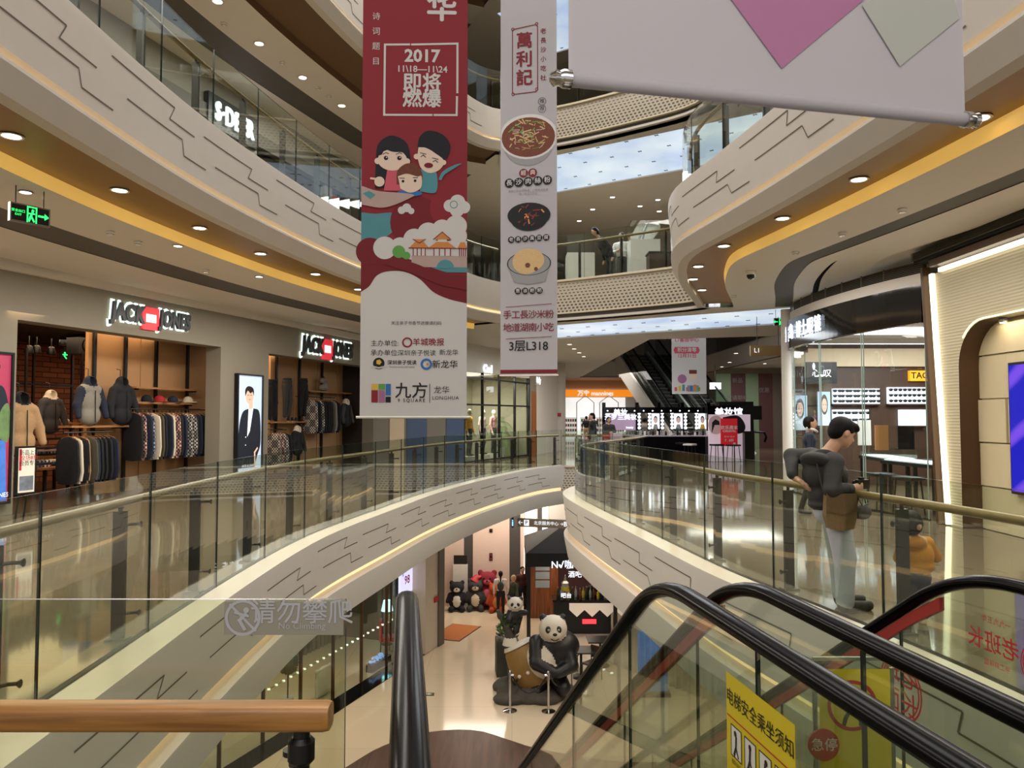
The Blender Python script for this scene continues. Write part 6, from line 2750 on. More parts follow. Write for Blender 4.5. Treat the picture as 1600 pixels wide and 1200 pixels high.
wbox(mb, 1.1, F2.L + 1.5, 0, .3, 0, 4.2, 2)
struct(mb, 'wall_timber', [M_FACADE, node_mat('orange_timber', lambda nt, b: wood(nt, b, '#b46a34', '#8a4a20', .4, 2)), M_CEIL], 'orange timber doorway and pale pier beside the far shop')
s, z = F2.S(842, 594, -.05)
t_ = thing('shop_sign', 'small bright script sign over the timber doorway', 'sign', F2.P(s, -.05, z), F2.rz)
letters('lindy', .34, .03, F2.P(s, -.03, z), F2.u, ZV, .02).build('lettering', M_SIGNW, t_, world=True)
mb = MB(F2.M)
wbox(mb, s - .45, s + .45, -.03, 0, z - .22, z - .19)
mb.build('rail', M_WHITE, t_, world=True)
q = GY(871, 648, 37)
mb = MB()
mb.cyl((q.x, 37.4, 0), (q.x, 37.4, 4.2), .42, n=24)
struct(mb, 'trim_12', M_CEIL, 'round pale pier at the end of the shops', smooth=40)
t_ = thing('notice_plate', 'small red notice on the pale pier', 'sign', (q.x, 36.95, q.z))
mb = MB()
mb.box((0, 0, 0), (.34, .06, .17))
mb.build('plate', M_RED, t_)
p = Print((0, -.031, 0), (1, 0, 0), (0, 0, 1))
p.text('出口', 0, 0, .1, 0)
p.build('lettering', [M_WHITE], t_)

# palm and dressed mannequins in the far shop window
s, z = F1.S(781, 640, .85)
r = thing('potted_palm', 'leafy palm in the far shop window', 'plant', F1.P(s, .85, 0), F1.rz)
mb = MB()
mb.lathe([(.16, 0), (.24, .35), (.22, .36), (.0, .34)], (0, 0, 0), 16)
mb.build('pot', M_WHITE, r)
mb = MB()
mb.tube([(0, 0, .3), (.03, 0, .9), (0, .02, 1.5)], [.05, .04, .03], 8)
mb.build('stem', mat('palm_trunk', '#6b5638', .8), r)
mb = MB()
rnd = random.Random(4)
for k in range(22):
	a = 2 * pi * k / 22 + rnd.uniform(-.2, .2)
	L = rnd.uniform(.55, .72)
	up = rnd.uniform(.1, .95)
	spine = [Vector((cos(a) * L * t, sin(a) * L * t, 1.4 - (k % 4) * .22 + up * t - .75 * t * t)) for t in (0, .25, .5, .75, 1)]
	for i in range(4):
		c, d = spine[i], spine[i + 1]
		for m_ in range(4):
			b = c.lerp(d, m_ / 4)
			sd = (d - c).cross(ZV).normalized()
			for sg in (-1, 1):
				tip = b + sd * sg * .26 * (1 - i / 6) + (d - c) * .6 - ZV * .04
				mb.add([b, b + (d - c) * .16, tip], [(0, 1, 2)])
mb.build('fronds', mat('palm_green', '#6d8a4a', .6, var=.3), r)
M_MANN = mat('mannequin_white', '#d9d2c8', .4)


def figure_prims(h=1.7, arms='down', legs_m=1, top_m=2, skin_m=0, stride=.0, shoe_m=3, arm_pose=None, lean=0.0, slim=1.0):
	"""a standing person facing -y, feet at z=0"""
	k = h / 1.7
	P = []

	def v(x, y, z):
		return (x * k, (y - lean * max(0, z - .9)) * k, z * k)
	for sx in (-1, 1):
		st = stride * sx
		P += [cap(v(sx * .09, 0, .86), .085 * k * slim, v(sx * .095, -.02 - st * .5, .47), .062 * k * slim, legs_m),
			  cap(v(sx * .095, -.02 - st * .5, .47), .060 * k * slim, v(sx * .095, .02 - st, .09), .043 * k, legs_m),
			  cap(v(sx * .095, .02 - st, .05), .042 * k, v(sx * .105, -.13 - st, .035), .034 * k, shoe_m)]
	P += [ell(v(0, 0, .92), (.165 * k * slim, .115 * k, .13 * k), legs_m), ell(v(0, 0, 1.12), (.155 * k * slim, .105 * k, .19 * k), top_m), ell(v(0, .01, 1.30), (.185 * k * slim, .115 * k, .14 * k), top_m),
		  cap(v(-.14, .01, 1.38), .06 * k, v(.14, .01, 1.38), .06 * k, top_m), cap(v(0, .01, 1.40), .05 * k, v(0, -.005, 1.50), .045 * k, skin_m)]
	P += [ell(v(0, -.015, 1.60), (.075 * k, .092 * k, .11 * k), skin_m), ell(v(0, -.06, 1.545), (.045 * k, .045 * k, .045 * k), skin_m), cap(v(0, -.105, 1.61), .010 * k, v(0, -.118, 1.585), .014 * k, skin_m),
		  ell(v(-.078, 0, 1.60), (.014 * k, .022 * k, .032 * k), skin_m), ell(v(.078, 0, 1.60), (.014 * k, .022 * k, .032 * k), skin_m)]
	poses = arm_pose or {-1: ((-.25, .02, 1.12), (-.25, -.06, .88)), 1: ((.25, .02, 1.12), (.25, -.06, .88))}
	for sx in (-1, 1):
		e, w = poses[sx]
		P += [cap(v(sx * .19, .01, 1.37), .058 * k, v(*e), .044 * k, top_m), cap(v(*e), .044 * k, v(*w), .034 * k, top_m)]
		d = (Vector(w) - Vector(e)).normalized()
		hd = Vector(w) + d * .09
		P += [cap(v(*w), .030 * k, v(*hd), .032 * k, skin_m)]
		side = d.cross(Vector((sx, 0, 0)))
		side = side.normalized() if side.length > .1 else Vector((0, -1, 0))
		for i in range(4):
			q0 = hd + side * (.024 - .016 * i)
			P.append(cap(v(*q0), .0105 * k, v(*(q0 + d * (.075 - .008 * abs(i - 1.2)) + Vector((0, -.012, 0)))), .0085 * k, skin_m))
		q0 = Vector(w) + d * .05 + side * .028
		P.append(cap(v(*q0), .012 * k, v(*(q0 + side * .035 + d * .035)), .010 * k, skin_m))
	return P


M_SKIN = mat('skin', '#c79a7c', .55, var=.05, scale=20)
M_HAIR = mat('black_hair', '#070606', .6, var=.3, scale=40, spec=.2)
M_SHOE = mat('dark_shoe', '#1c1b1b', .5)


def hair_for(r, h, style='short', m=None, lean=0.0, vox=.012):
	k = h / 1.7

	def v(x, y, z):
		return (x * k, (y - lean * max(0, z - .9)) * k, z * k)
	P = [ell(v(0, .012, 1.635), (.087 * k, .102 * k, .088 * k), 0), ell(v(0, .05, 1.59), (.078 * k, .07 * k, .085 * k), 0)]
	if style == 'long':
		P += [cap(v(0, .06, 1.60), .075 * k, v(0, .085, 1.36), .055 * k, 0), cap(v(-.06, .03, 1.58), .03 * k, v(-.07, .03, 1.40), .025 * k, 0), cap(v(.06, .03, 1.58), .03 * k, v(.07, .03, 1.40), .025 * k, 0)]
	if style == 'tail':
		P += [cap(v(0, .09, 1.63), .035 * k, v(0, .125, 1.25), .022 * k, 0)]
	if style == 'bob':
		P += [cap(v(-.07, .03, 1.62), .035 * k, v(-.075, .02, 1.52), .028 * k, 0), cap(v(.07, .03, 1.62), .035 * k, v(.075, .02, 1.52), .028 * k, 0)]
	return body_mesh('hair', P, [m or M_HAIR], r, vox=vox, k=.02, cuts=[ell(v(0, -.105, 1.575), (.066 * k, .07 * k, .075 * k))])


def face_for(r, h, lean=0.0):
	k = h / 1.7
	mb = MB()
	for sx in (-1, 1):
		z = 1.605
		mb.ball((sx * .030 * k, (-.098 - lean * (z - .9)) * k, z * k), (.012 * k, .007 * k, .007 * k), 8, 0)
		mb.bar(((sx * .030 - .016) * k, (-.100 - lean * (z - .9)) * k, (z + .022) * k), ((sx * .030 + .016) * k, (-.100 - lean * (z - .9)) * k, (z + .024) * k), .006 * k, .006 * k, 0)
	mb.build('eyes', M_BLK, r)
	mb = MB()
	mb.ball((0, (-.100 - lean * .64) * k, 1.545 * k), (.022 * k, .010 * k, .006 * k), 8)
	mb.build('mouth', mat('lips', '#a0524a', .5), r)


def person(label, loc, rz, h, cloth, hair='short', vox=.022, group=None, hairm=None, **kw):
	"""cloth = (trousers, top) materials"""
	r = thing('person', label, 'person', loc, rz, group)
	body_mesh('body', figure_prims(h, **kw), [M_SKIN, cloth[0], cloth[1], cloth[2] if len(cloth) > 2 else M_SHOE], r, vox=vox, k=.025)
	hair_for(r, h, hair, hairm, kw.get('lean', 0), vox=max(.012, vox * .7))
	face_for(r, h, kw.get('lean', 0))
	return r


def mannequin(px, t, label, top, legs, rz=0):
	s, z = F1.S(px, 680, t)
	r = thing('mannequin', label, 'mannequin', F1.P(s, t, .15), F1.rz + rz)
	body_mesh('body', figure_prims(1.75), [M_MANN, legs, top, legs], r, vox=.03, k=.03)
	mb = MB()
	mb.lathe([(.28, -.15), (.28, -.0), (.001, 0)], (0, 0, 0), 18)
	mb.build('base', M_WHITE, r)


mannequin(733, .8, 'mannequin in a yellow jacket in the far shop window', mat('mustard_cloth', '#c98f28', .8), FAB['black'])
mannequin(754, .9, 'mannequin in a pale pink top in the far shop window', mat('pale_pink_cloth', '#e6c8c4', .8), FAB['black'])
mannequin(771, .9, 'mannequin in a white and red top beside the palm', mat('red_white_cloth', '#d89a9a', .8, var=.6, scale=5), FAB['black'])

# ---- drugstore at the far end
YM = 54.0
a, b = GY(884, 609, YM), GY(990, 620, YM)
t_ = thing('shop_sign', 'long orange lit fascia marked mannings', 'sign', ((a.x + b.x) / 2, YM, (a.z + b.z) / 2))
mb = MB()
mb.box(((a.x + b.x) / 2, YM, (a.z + b.z) / 2), (b.x - a.x, .3, a.z - b.z))
mb.build('fascia_board', mat('orange_fascia_light', '#f28a1e', .5, emit=.9, var=.03), t_, world=True)
q = GY(930, 615, YM)
pr = Print((q.x, YM - .15, q.z), (1, 0, 0), (0, 0, 1), .02)
pr.text('万宁 mannings', 0, 0, .42, 0, 1, .02)
pr.build('lettering', [M_SIGNW], t_)
mb = MB()
mb.box(((a.x + b.x) / 2, YM + .2, 3.9 + .3), (b.x - a.x + 6, .3, 1.2))
mb.box(((a.x + b.x) / 2, YM + 4, 1.5), (b.x - a.x, .1, 3.2), 1)
mb.box((a.x - 1.1, YM, 1.9), (2, .4, 3.8))
mb.box((b.x + 5.2, YM, 1.9), (10, .4, 3.8))
struct(mb, 'wall_drugstore', [M_PLASTER, mat('drugstore_back_light', '#f2f0ea', .5, emit=.9, var=.25, scale=.8)], 'pale shop front of the far drugstore')
for i in range(4):
	x = a.x + .5 + i * 1.15
	r = thing('display_shelf', 'white lit gondola of the drugstore, %s from the pale pier' % ORD[i], 'shelf', (x, YM + 2.2, 0), 0, 'drugstore gondolas')
	mb = MB()
	mb.box((0, 0, .8), (.9, .4, 1.6))
	mb.build('body', mat('white_shelf_light', '#eef0ee', .5, emit=.5), r)
	for k in range(4):
		mb = MB()
		for j in range(5):
			mb.box((-.34 + j * .17, -.24, .3 + k * .36), (.12, .08, .2), (i + j + k) % 3)
		mb.build('goods', [M_PINK, M_GREEN, M_ORANGE], r)
for i, (px, c) in enumerate(((886, ('tan', 'black', 'person in a black coat at the drugstore entrance')), (892, ('black', 'tan', 'person in a pale tan coat walking to the drugstore')), (899, ('black', 'charcoal', 'person in a dark top beside the drugstore shelves')))):
	q = GZ(px, 683, 0)
	person(c[2], (q.x, 46 + i * .9, 0), random.uniform(-.5, .5) + pi, 1.66, (FAB[c[0]], FAB[c[1]]), vox=.045, stride=.12)
# house outlines in the drugstore window
r = thing('window_decoration', 'thin house-shaped metal outline over the drugstore entrance', 'decoration', (5.4, YM - .4, 0))
mb = MB()
for x0, x1 in ((901, 928), (937, 966)):
	A, B_, C_ = GY(x0, 629, YM - .4), GY((x0 + x1) / 2, 618, YM - .4), GY(x1, 629, YM - .4)
	mb.tube([(A.x, A.y, 0), A, B_, C_, (C_.x, C_.y, 0)], .03, 6)
mb.build('outline', M_WHITE, r, world=True)

# ---- far escalators
M_ESTEP = mat('far_step_metal', '#1f1d1b', .5, .4)


def far_escalator(dx, label):
	top, bot = Vector((6.9 + dx, 43.2, Z2)), Vector((8.35 + dx, 34.2, 0))
	r = thing('escalator', label, 'escalator', (bot.x, bot.y, 0))
	d = bot - top
	dn = Vector((d.x, d.y, 0)).normalized()
	sd = Vector((-dn.y, dn.x, 0))
	n = 26
	for i in range(n):
		p = top + d * (i + .5) / n
		mb = MB()
		R = Matrix.Rotation(math.atan2(dn.y, dn.x), 3, 'Z')
		mb.box((p.x, p.y, p.z - .12), (Vector((d.x, d.y)).length / n, 1.0, .22), 0, R=R)
		e = p + dn * (Vector((d.x, d.y)).length / n / 2 + .004)
		mb.box((e.x, e.y, p.z - .015), (.012, .98, .03), 1, R=R)
		mb.build('step', [M_ESTEP, mat('step_nosing', '#5a5a58', .4)], r, world=True)
	for sg in (-1, 1):
		o = sd * .58 * sg
		path = [top + o - dn * 1.3 + ZV * .95, top + o - dn * .3 + ZV * 1.0, top + o + d * .04 + ZV * .98, bot + o - d * .04 + ZV * .95, bot + o + dn * .4 + ZV * .95, bot + o + dn * 1.2 + ZV * .93, bot + o + dn * 1.35 + ZV * .75, bot + o + dn * 1.2 + ZV * .55]
		mb = MB()
		mb.tube(path, .05, 8)
		mb.build('handrail', M_RUB, r, world=True, smooth=50)
		mb = MB()
		mb.add([top + o + ZV * .0, bot + o + ZV * .0, bot + o + ZV * .93, top + o + ZV * .96], [(0, 1, 2, 3)])
		mb.build('glass_panel', glass('far_escalator_glass', (.55, .66, .66)), r, world=True)
		mb = MB()
		mb.bar(top + o * 1.05 - ZV * .12, bot + o * 1.05 - ZV * .12, .10, .30)
		mb.build('skirt', M_DECK, r, world=True)
	mb = MB()
	q = [top - sd * .75 - dn * .5, bot - sd * .75 + dn * .6, bot - sd * .75 + dn * .6 - ZV * .1, bot - sd * .75 - dn * 1.0 - ZV * .1, top - sd * .75 - ZV * 1.1, top - sd * .75 - dn * .5 - ZV * 1.1]
	mb.prism([p + ZV * -.02 - ZV * .22 for p in q], sd * 1.5)
	mb.build('truss', M_PLASTER, r, world=True, fix=True)
	# pale parapet beside the upper flight
	mb = MB()
	q = [top - sd * .80 * 1 - dn * .6 + ZV * .15, bot - sd * .80 + ZV * .2, bot - sd * .80 - ZV * .0, bot - sd * .8 - dn * 1.2, top - sd * .80 - ZV * 1.2, top - sd * .80 - dn * .6 - ZV * 1.2]
	mb.prism(q, sd * -.12)
	mb.build('parapet', M_PLASTER, r, world=True, fix=True)


far_escalator(0, 'far escalator rising behind the cosmetics stand, nearer the drugstore')
far_escalator(1.75, 'far escalator partly behind the pink lettered banner')
q = GY(928, 553, 50.3)
person('person in black standing at the head of the far escalators', (q.x, 50.6, Z2), pi, 1.7, (FAB['black'], FAB['black']), vox=.045)

# ---- wall of green and maroon hoarding behind the cosmetics stand
YH = 40.5
mb = MB()
for i, (x0, x1, m_) in enumerate(((1118, 1141, 0), (1141, 1164, 1), (1164, 1184, 0), (1184, 1206, 1), (1206, 1300, 2))):
	A, B_ = GY(x0, 590, YH), GY(x1, 590, YH)
	mb.box(((A.x + B_.x) / 2, YH, 1.95), (B_.x - A.x, .2, 3.9), m_)
struct(mb, 'wall_hoarding', [mat('sage_green_board', '#8aa082', .6), mat('maroon_board', '#5f3a3a', .6), mat('taupe_board', '#6e6258', .6)], 'sage green and maroon hoarding behind the cosmetics stand')
t_ = thing('hoarding_lettering', 'small pale lettering on the maroon boards of the hoarding', 'lettering', (GY(1175, 600, YH).x, YH - .1, 2))
for px, py, tx in ((1152, 595, '新品'), (1194, 610, '优惠'), (1152, 622, '敬请期待')):
	q = GY(px, py, YH - .1)
	pr = Print((q.x, YH - .1, q.z), (1, 0, 0), (0, 0, 1), .01)
	pr.text(tx, 0, 0, .28, 0)
	pr.build('lettering', [M_GREY_P], t_)
q = GY(1118, 603, 38)
t_ = thing('lit_panel_sign', 'white lit panel between the far escalator and the hoarding', 'sign', (q.x, 38, q.z))
mb = MB()
mb.box((0, .03, 0), (.55, .08, .32))
mb.build('lit_face', M_SIGNW, t_)
mb = MB()
mb.box((0, .09, .0), (.6, .05, .38))
mb.build('back_case', M_BLK, t_)
mb = MB()
mb.tube([(0, .09, .15), (0, .09, 4.2 - q.z)], .015, 6)
mb.build('stem', M_BLK, t_)

# ---- cosmetics stand
YK = 28.6
kx = lambda px: GY(px, 660, YK).x
kz = lambda py: GY(1050, py, YK).z
r = thing('cosmetics_stand', 'black island cosmetics stand with bulb-lit mirrors', 'kiosk', (kx(1060), YK, 0))
mb = MB()
mb.box(((kx(943) + kx(1110)) / 2, YK, kz(641)), (kx(1110) - kx(943), .5, .22))
mb.build('lintel', M_GLOSSBLK, r, world=True)
mb = MB()
mb.box(((kx(945) + kx(1108)) / 2, YK - .2, .45), (kx(1108) - kx(945), .8, .9))
mb.build('counter', M_GLOSSBLK, r, world=True)
mb = MB()
mb.box(((kx(945) + kx(1108)) / 2, YK - .25, .92), (kx(1108) - kx(945) + .1, .9, .04))
mb.build('worktop', mat('pale_worktop', '#b9aeb8', .2), r, world=True)
mb = MB()
mb.box(((kx(944) + kx(996)) / 2, YK + .1, (kz(647) + kz(672)) / 2), (kx(996) - kx(944), .1, kz(647) - kz(672)))
mb.build('back_panel', mat('lilac_panel', '#b49ab4', .4, emit=.3), r, world=True)
for x in (944, 996, 1030, 1067, 1108):
	mb = MB()
	mb.box((kx(x), YK + .1, 1.1), (.12, .14, 2.1))
	mb.build('post', M_GLOSSBLK, r, world=True)
M_BULB = mat('bulb_light', '#f4f6ff', .5, emit=4, var=.01)
for (x0, x1, xa, xb) in ((1000, 1018, 1019, 1028), (1046, 1066, 1053, 1066), (1083, 1103, 1091, 1103)):
	pass
for mi, (xl, xr, pa, pb) in enumerate(((998, 1032, 1018, 1030), (1049, 1070, 1053, 1066), (1087, 1104, 1091, 1103))):
	mb = MB()
	mb.box(((kx(pa) + kx(pb)) / 2, YK - .02, (kz(646) + kz(670)) / 2), (kx(pb) - kx(pa), .06, kz(646) - kz(670)))
	pn = mb.build('mirror_poster', mat('poster_lit_white', '#eef0f6', .5, emit=1.2, var=.03), r, world=True)
	p = Print((kx(pa), YK - .05, kz(670)), (1, 0, 0), (0, 0, 1), .004)
	w, h = kx(pb) - kx(pa), kz(646) - kz(670)
	p.disc(w * .5, h * .6, w * .26, 1, 2, ry=h * .24)
	p.disc(w * .5, h * .55, w * .2, 0, 3, ry=h * .2)
	p.poly([(w * .15, 0), (w * .3, h * .3), (w * .7, h * .3), (w * .85, 0)], 2 if mi < 2 else 3, 1)
	p.build('printed_face', [mat('poster_skin', '#d9b4a2', .5, emit=.25), M_NAVY, M_GREY_P, M_YELL_P], pn)
for xl in (998, 1014, 1034, 1049, 1070, 1087):
	for k in range(5):
		mb = MB()
		z = kz(646 + k * 5.6)
		mb.ball((kx(xl), YK - .12, z), .055, 8)
		mb.build('mirror_bulb', M_BULB, r, world=True)
	mb = MB()
	mb.box((kx(xl), YK - .04, (kz(644) + kz(672)) / 2), (.14, .08, kz(644) - kz(672)))
	mb.build('bulb_strip', M_BLK, r, world=True)
for i in range(12):
	mb = MB()
	mb.ball((kx(948 + i * 14), YK - .26, kz(642)), .026, 6)
	mb.build('lintel_bulb', M_BULB, r, world=True)
for px, py, tx, s_ in ((968, 645, 'YSL', .26), (970, 652, '圣罗兰美妆', .24), (984, 668, 'beauty', .1)):
	p = Print((kx(px), YK - .27 if py < 650 else YK + .03, kz(py)), (1, 0, 0), (0, 0, 1), .01)
	p.text(tx if tx != 'YSL' else '美妆', 0, 0, s_, 0, 1, .04)
	p.build('lettering', [M_SIGNW], r)
rnd = random.Random(11)
for i in range(16):
	x = kx(1004 + i * 6.4)
	t_ = thing('cosmetic_bottle', 'small cosmetic bottle on the stand worktop', 'bottle', (x, YK - .45 + rnd.uniform(-.1, .1), .94), 0, 'cosmetics on the stand worktop')
	h = rnd.uniform(.12, .26)
	mb = MB()
	mb.lathe([(.001, 0), (.04, 0), (.04, h * .7), (.018, h * .8)], (0, 0, 0), 10)
	mb.build('flask', [M_WHITE, M_GREY_P, M_BLK][i % 3], t_)
	mb = MB()
	mb.lathe([(.02, h * .8), (.02, h), (.001, h)], (0, 0, 0), 8)
	mb.build('cap', M_BLK, t_)
# tall advert wall with the black garment picture
r = thing('advert_wall', 'tall lit advert wall with a portrait and a dark rounded shape at the end of the stand', 'advert', (kx(1142), YK - .6, 0))
ya = YK - .9
ax_ = lambda px: GY(px, 660, ya).x
az_ = lambda py: GY(1140, py, ya).z
mb = MB()
mb.box(((ax_(1107) + ax_(1192)) / 2, ya + .3, az_(645)), (ax_(1192) - ax_(1107), .4, .5))
mb.build('head_board', M_GLOSSBLK, r, world=True)
mb = MB()
mb.box(((ax_(1108) + ax_(1173)) / 2, ya + .1, (az_(648) + .02) / 2), (ax_(1173) - ax_(1108), .12, az_(648)))
mb.build('back_panel', mat('advert_pale', '#cdbcc8', .4, emit=.45, var=.04), r, world=True)
p = Print((0, ya + .04, 0), (1, 0, 0), (0, 0, 1), .006)
p.poly(bez([(ax_(1130), az_(652)), (ax_(1150), az_(649)), (ax_(1160), az_(655)), (ax_(1165), az_(668)), (ax_(1158), az_(677)), (ax_(1135), az_(677)), (ax_(1128), az_(666))]), 0, 1)
p.disc(ax_(1119), az_(664), .28, 1, 2, ry=.34)
p.poly([(ax_(1112), az_(678)), (ax_(1113), az_(660)), (ax_(1118), az_(655)), (ax_(1124), az_(658)), (ax_(1125), az_(664)), (ax_(1117), az_(664))], 0, 3)
p.build('printed_picture', [M_NAVY, mat('poster_skin_grey', '#b9a2a2', .5, emit=.2)], r)
p = Print((ax_(1140), ya + .1, az_(645)), (1, 0, 0), (0, 0, 1), .01)
p.text('美妆馆', 0, 0, .34, 0, 1, .05)
p.build('lettering', [M_SIGNW], r)
mb = MB()
mb.box((ax_(1168), ya - .05, .55), (.35, .35, 1.1))
mb.build('plinth', M_STEEL, r, world=True)
r = thing('poster_board', 'bright red free-standing poster before the advert wall', 'poster', (ax_(1138), ya - .7, 0))
y_ = ya - .7
zz0, zz1 = GY(1138, 697, y_).z, GY(1138, 654, y_).z
x0, x1 = GY(1126, 675, y_).x, GY(1152, 675, y_).x
mb = MB()
mb.box(((x0 + x1) / 2, y_, (zz0 + zz1) / 2), (x1 - x0, .05, zz1 - zz0))
mb.build('board', mat('poster_red', '#c8202c', .5, emit=.25), r, world=True)
for x in (x0 + .1, x1 - .1):
	mb = MB()
	mb.tube([(x, y_ + .03, zz0 + .1), (x, y_ + .05, 0)], .02, 6)
	mb.build('leg', M_BLK, r, world=True)
p = Print(((x0 + x1) / 2, y_ - .026, (zz0 + zz1) / 2), (1, 0, 0), (0, 0, 1), .006)
w, h = x1 - x0, zz1 - zz0
p.text('欢乐周末', 0, h * .16, w * .26, 0, 1, .03)
p.text('CARNIVAL', 0, h * .04, w * .17, 0, 1, .03)
p.text('满1000 减100', 0, -h * .16, w * .11, 0, 1)
p.text('7 . 8折', 0, -h * .30, w * .2, 0, 1, .02)
p.disc(w * .3, -h * .42, w * .08, 0, 1)
p.build('lettering', [M_WHITE], r)
for i, px in enumerate((1078, 1120, 1146)):
	q = GY(px, 700, YK - 1.2 - .35 * i)
	stool(q.x, q.y, .66, ('pale topped stool at the middle of the cosmetics counter', 'stool beside the red poster', 'stool at the advert wall plinth')[i], M_WHITE if i == 0 else M_BLK, None)
q = GY(925, 700, 26.9)
person('man in a black suit standing by the cosmetics stand', (q.x, 26.9, 0), -1.4, 1.74, (FAB['black'], FAB['black']), vox=.03)
q = GY(952, 700, 27.6)
person('woman in a dark waistcoat with pale sleeves behind the counter', (q.x, 27.7, -.0), .2, 1.6, (FAB['black'], FAB['charcoal']), hair='bob', vox=.03, arm_pose={-1: ((-.24, -.05, 1.14), (-.06, -.22, 1.12)), 1: ((.24, -.05, 1.14), (.06, -.22, 1.12))})
q = GY(1008, 700, YK + .9)
person('assistant with dark hair behind the bulb-lit mirrors', (q.x, YK + 1.0, 0), pi, 1.6, (FAB['black'], FAB['grey']), hair='bob', vox=.035)
# dark back cabinet of the stand
r = thing('stock_cabinet', 'black stock cabinet rising behind the advert wall', 'cabinet', (ax_(1174), YK + 1.2, 0))
mb = MB()
mb.box((0, 0, 1.1), (1.3, .6, 2.2))
mb.build('body', M_GLOSSBLK, r)
mb = MB()
mb.box((-.1, -.31, 1.1), (.9, .02, 2.0))
mb.build('door', M_BLK, r)

# ---- hanging direction sign L1 and exit sign
YL = 19.5
a, b = GY(1172, 540, YL), GY(1224, 556, YL)
r = thing('direction_sign', 'bronze hanging sign marked L1', 'sign', ((a.x + b.x) / 2, YL, b.z))
mb = MB()
mb.box(((a.x + b.x) / 2, YL, (a.z + b.z) / 2), (b.x - a.x, .08, a.z - b.z))
mb.build('board', M_GOLD, r, world=True)
for x in (GY(1183, 540, YL).x, b.x - .12):
	mb = MB()
	mb.cyl((x, YL, a.z - .02), (x, YL, 4.16), .008, n=6)
	mb.build('hanger', M_STEEL, r, world=True)
p = Print((GY(1182, 547, YL).x, YL - .04, GY(1182, 548, YL).z), (1, 0, 0), (0, 0, 1), .006)
p.text('L1', 0, 0, .16, 0)
p.build('lettering', [M_SIGNW], r)


def exit_box(c, w, h, rz, label, zc, arrow=1):
	r = thing('exit_sign', label, 'exit sign', c, rz)
	mb = MB()
	mb.box((0, 0, 0), (w, .05, h))
	mb.build('case', M_BRUSHED, r)
	mb = MB()
	mb.box((0, -.022, 0), (w - .03, .012, h - .03))
	mb.build('face', M_BLK, r)
	p = Print((0, -.028, 0), (1, 0, 0), (0, 0, 1), .003)
	k = h
	for q in (((-.16, -.40), (-.16, .40)), ((-.16, .40), (.28, .40)), ((.28, .40), (.28, -.40))):
		p.line([(q[0][0] * k, q[0][1] * k), (q[1][0] * k, q[1][1] * k)], .07 * k, 0)
	p.disc(.10 * k, .22 * k, .07 * k, 0)
	p.line([(.08 * k, .12 * k), (.0, -.10 * k), (-.08 * k, -.34 * k)], .10 * k, 0)
	p.line([(.02 * k, -.08 * k), (.16 * k, -.34 * k)], .09 * k, 0)
	p.line([(-.10 * k, .04 * k), (.18 * k, .06 * k)], .07 * k, 0)
	p.line([(arrow * .42 * k, 0), (arrow * .82 * k, 0)], .10 * k, 0)
	p.poly([(arrow * .70 * k, .18 * k), (arrow * .92 * k, 0), (arrow * .70 * k, -.18 * k)] if arrow > 0 else [(arrow * .70 * k, -.18 * k), (arrow * .92 * k, 0), (arrow * .70 * k, .18 * k)], 0)
	p.text('安全出口', -arrow * .62 * k, .08 * k, .17 * k, 0)
	p.text('EXIT', -arrow * .62 * k, -.12 * k, .16 * k, 0)
	p.build('lit_pictogram', [M_GREENL], r, world=False)
	for x in (-w * .35, w * .35):
		mb = MB()
		mb.cyl((x, 0, h / 2), (x, 0, zc - c[2]), .006, n=6)
		mb.build('hanger', M_STEEL, r)


q = GZ(46, 336, 3.78)
exit_box((q.x, q.y, q.z), .40, .20, radians(56), 'green running-man exit sign hanging over the clothing shop walkway', 4.07)
q = GY(1219, 503, 18.2)
exit_box((q.x, 18.2, q.z), .30, .18, 0, 'small green exit sign by the slim white column', 4.16, -1)

# ---- upper gallery beyond the bridge
for i, (x0, x1, y0, y1, lab) in enumerate(((886, 929, 395, 437, 'pale grey display plinth with a clear box, nearer the noodle banner'), (985, 1031, 374, 426, 'pale grey display plinth with a clear box and a dark figurine'))):
	Y = 21.6 - i * .6
	A, B_ = GY(x0, y0, Y), GY(x1, y0, Y)
	r = thing('display_plinth', lab, 'plinth', ((A.x + B_.x) / 2, Y + .3, Z2))
	w = B_.x - A.x
	mb = MB()
	mb.box((0, 0, (A.z - Z2) / 2), (w, .7, A.z - Z2))
	mb.build('body', M_WHITE, r)
	mb = MB()
	mb.box((0, 0, A.z - Z2 + .26), (w, .7, .52))
	mb.build('clear_box', M_GLASS, r)
	if i:
		t_ = thing('figurine', 'thin dark figurine inside the clear box', 'figurine', ((A.x + B_.x) / 2, Y + .3, A.z))
		mb = MB()
		mb.tube([(-.05, 0, .0), (.0, 0, .15), (.03, 0, .30), (.09, 0, .44), (.10, 0, .5)], [.06, .03, .045, .03, .02], 8)
		mb.build('body', M_BLK, t_)
		mb = MB()
		mb.cyl((0, 0, 0), (0, 0, .02), .12, n=14)
		mb.build('base', M_BLK, t_)
q = GY(972, 425, 21.8)
person('man in a white shirt beyond the perforated bridge overhead', (q.x, 21.9, Z2), -.4, 1.7, (FAB['charcoal'], M_WHITE), vox=.03, arm_pose={-1: ((-.24, -.05, 1.14), (-.06, -.22, 1.15)), 1: ((.24, -.05, 1.14), (.06, -.22, 1.12))})
q = GY(955, 430, 21.4)
r = thing('stooping_figure', 'person in a long black coat stooping beside the man in the white shirt', 'person', (q.x, 21.5, Z2), -1.2)
body_mesh('body', figure_prims(1.7, lean=.7), [M_SKIN, FAB['black'], FAB['black'], M_SHOE], r, vox=.035)
hair_for(r, 1.7, 'bob', None, .7, .025)
r = thing('timber_box', 'brown timber box at the end of the upper bridge', 'box', (4.0, 19.9, Z2))
mb = MB()
mb.box((0, 0, .32), (.9, .5, .64))
mb.build('body', M_OWALL, r)
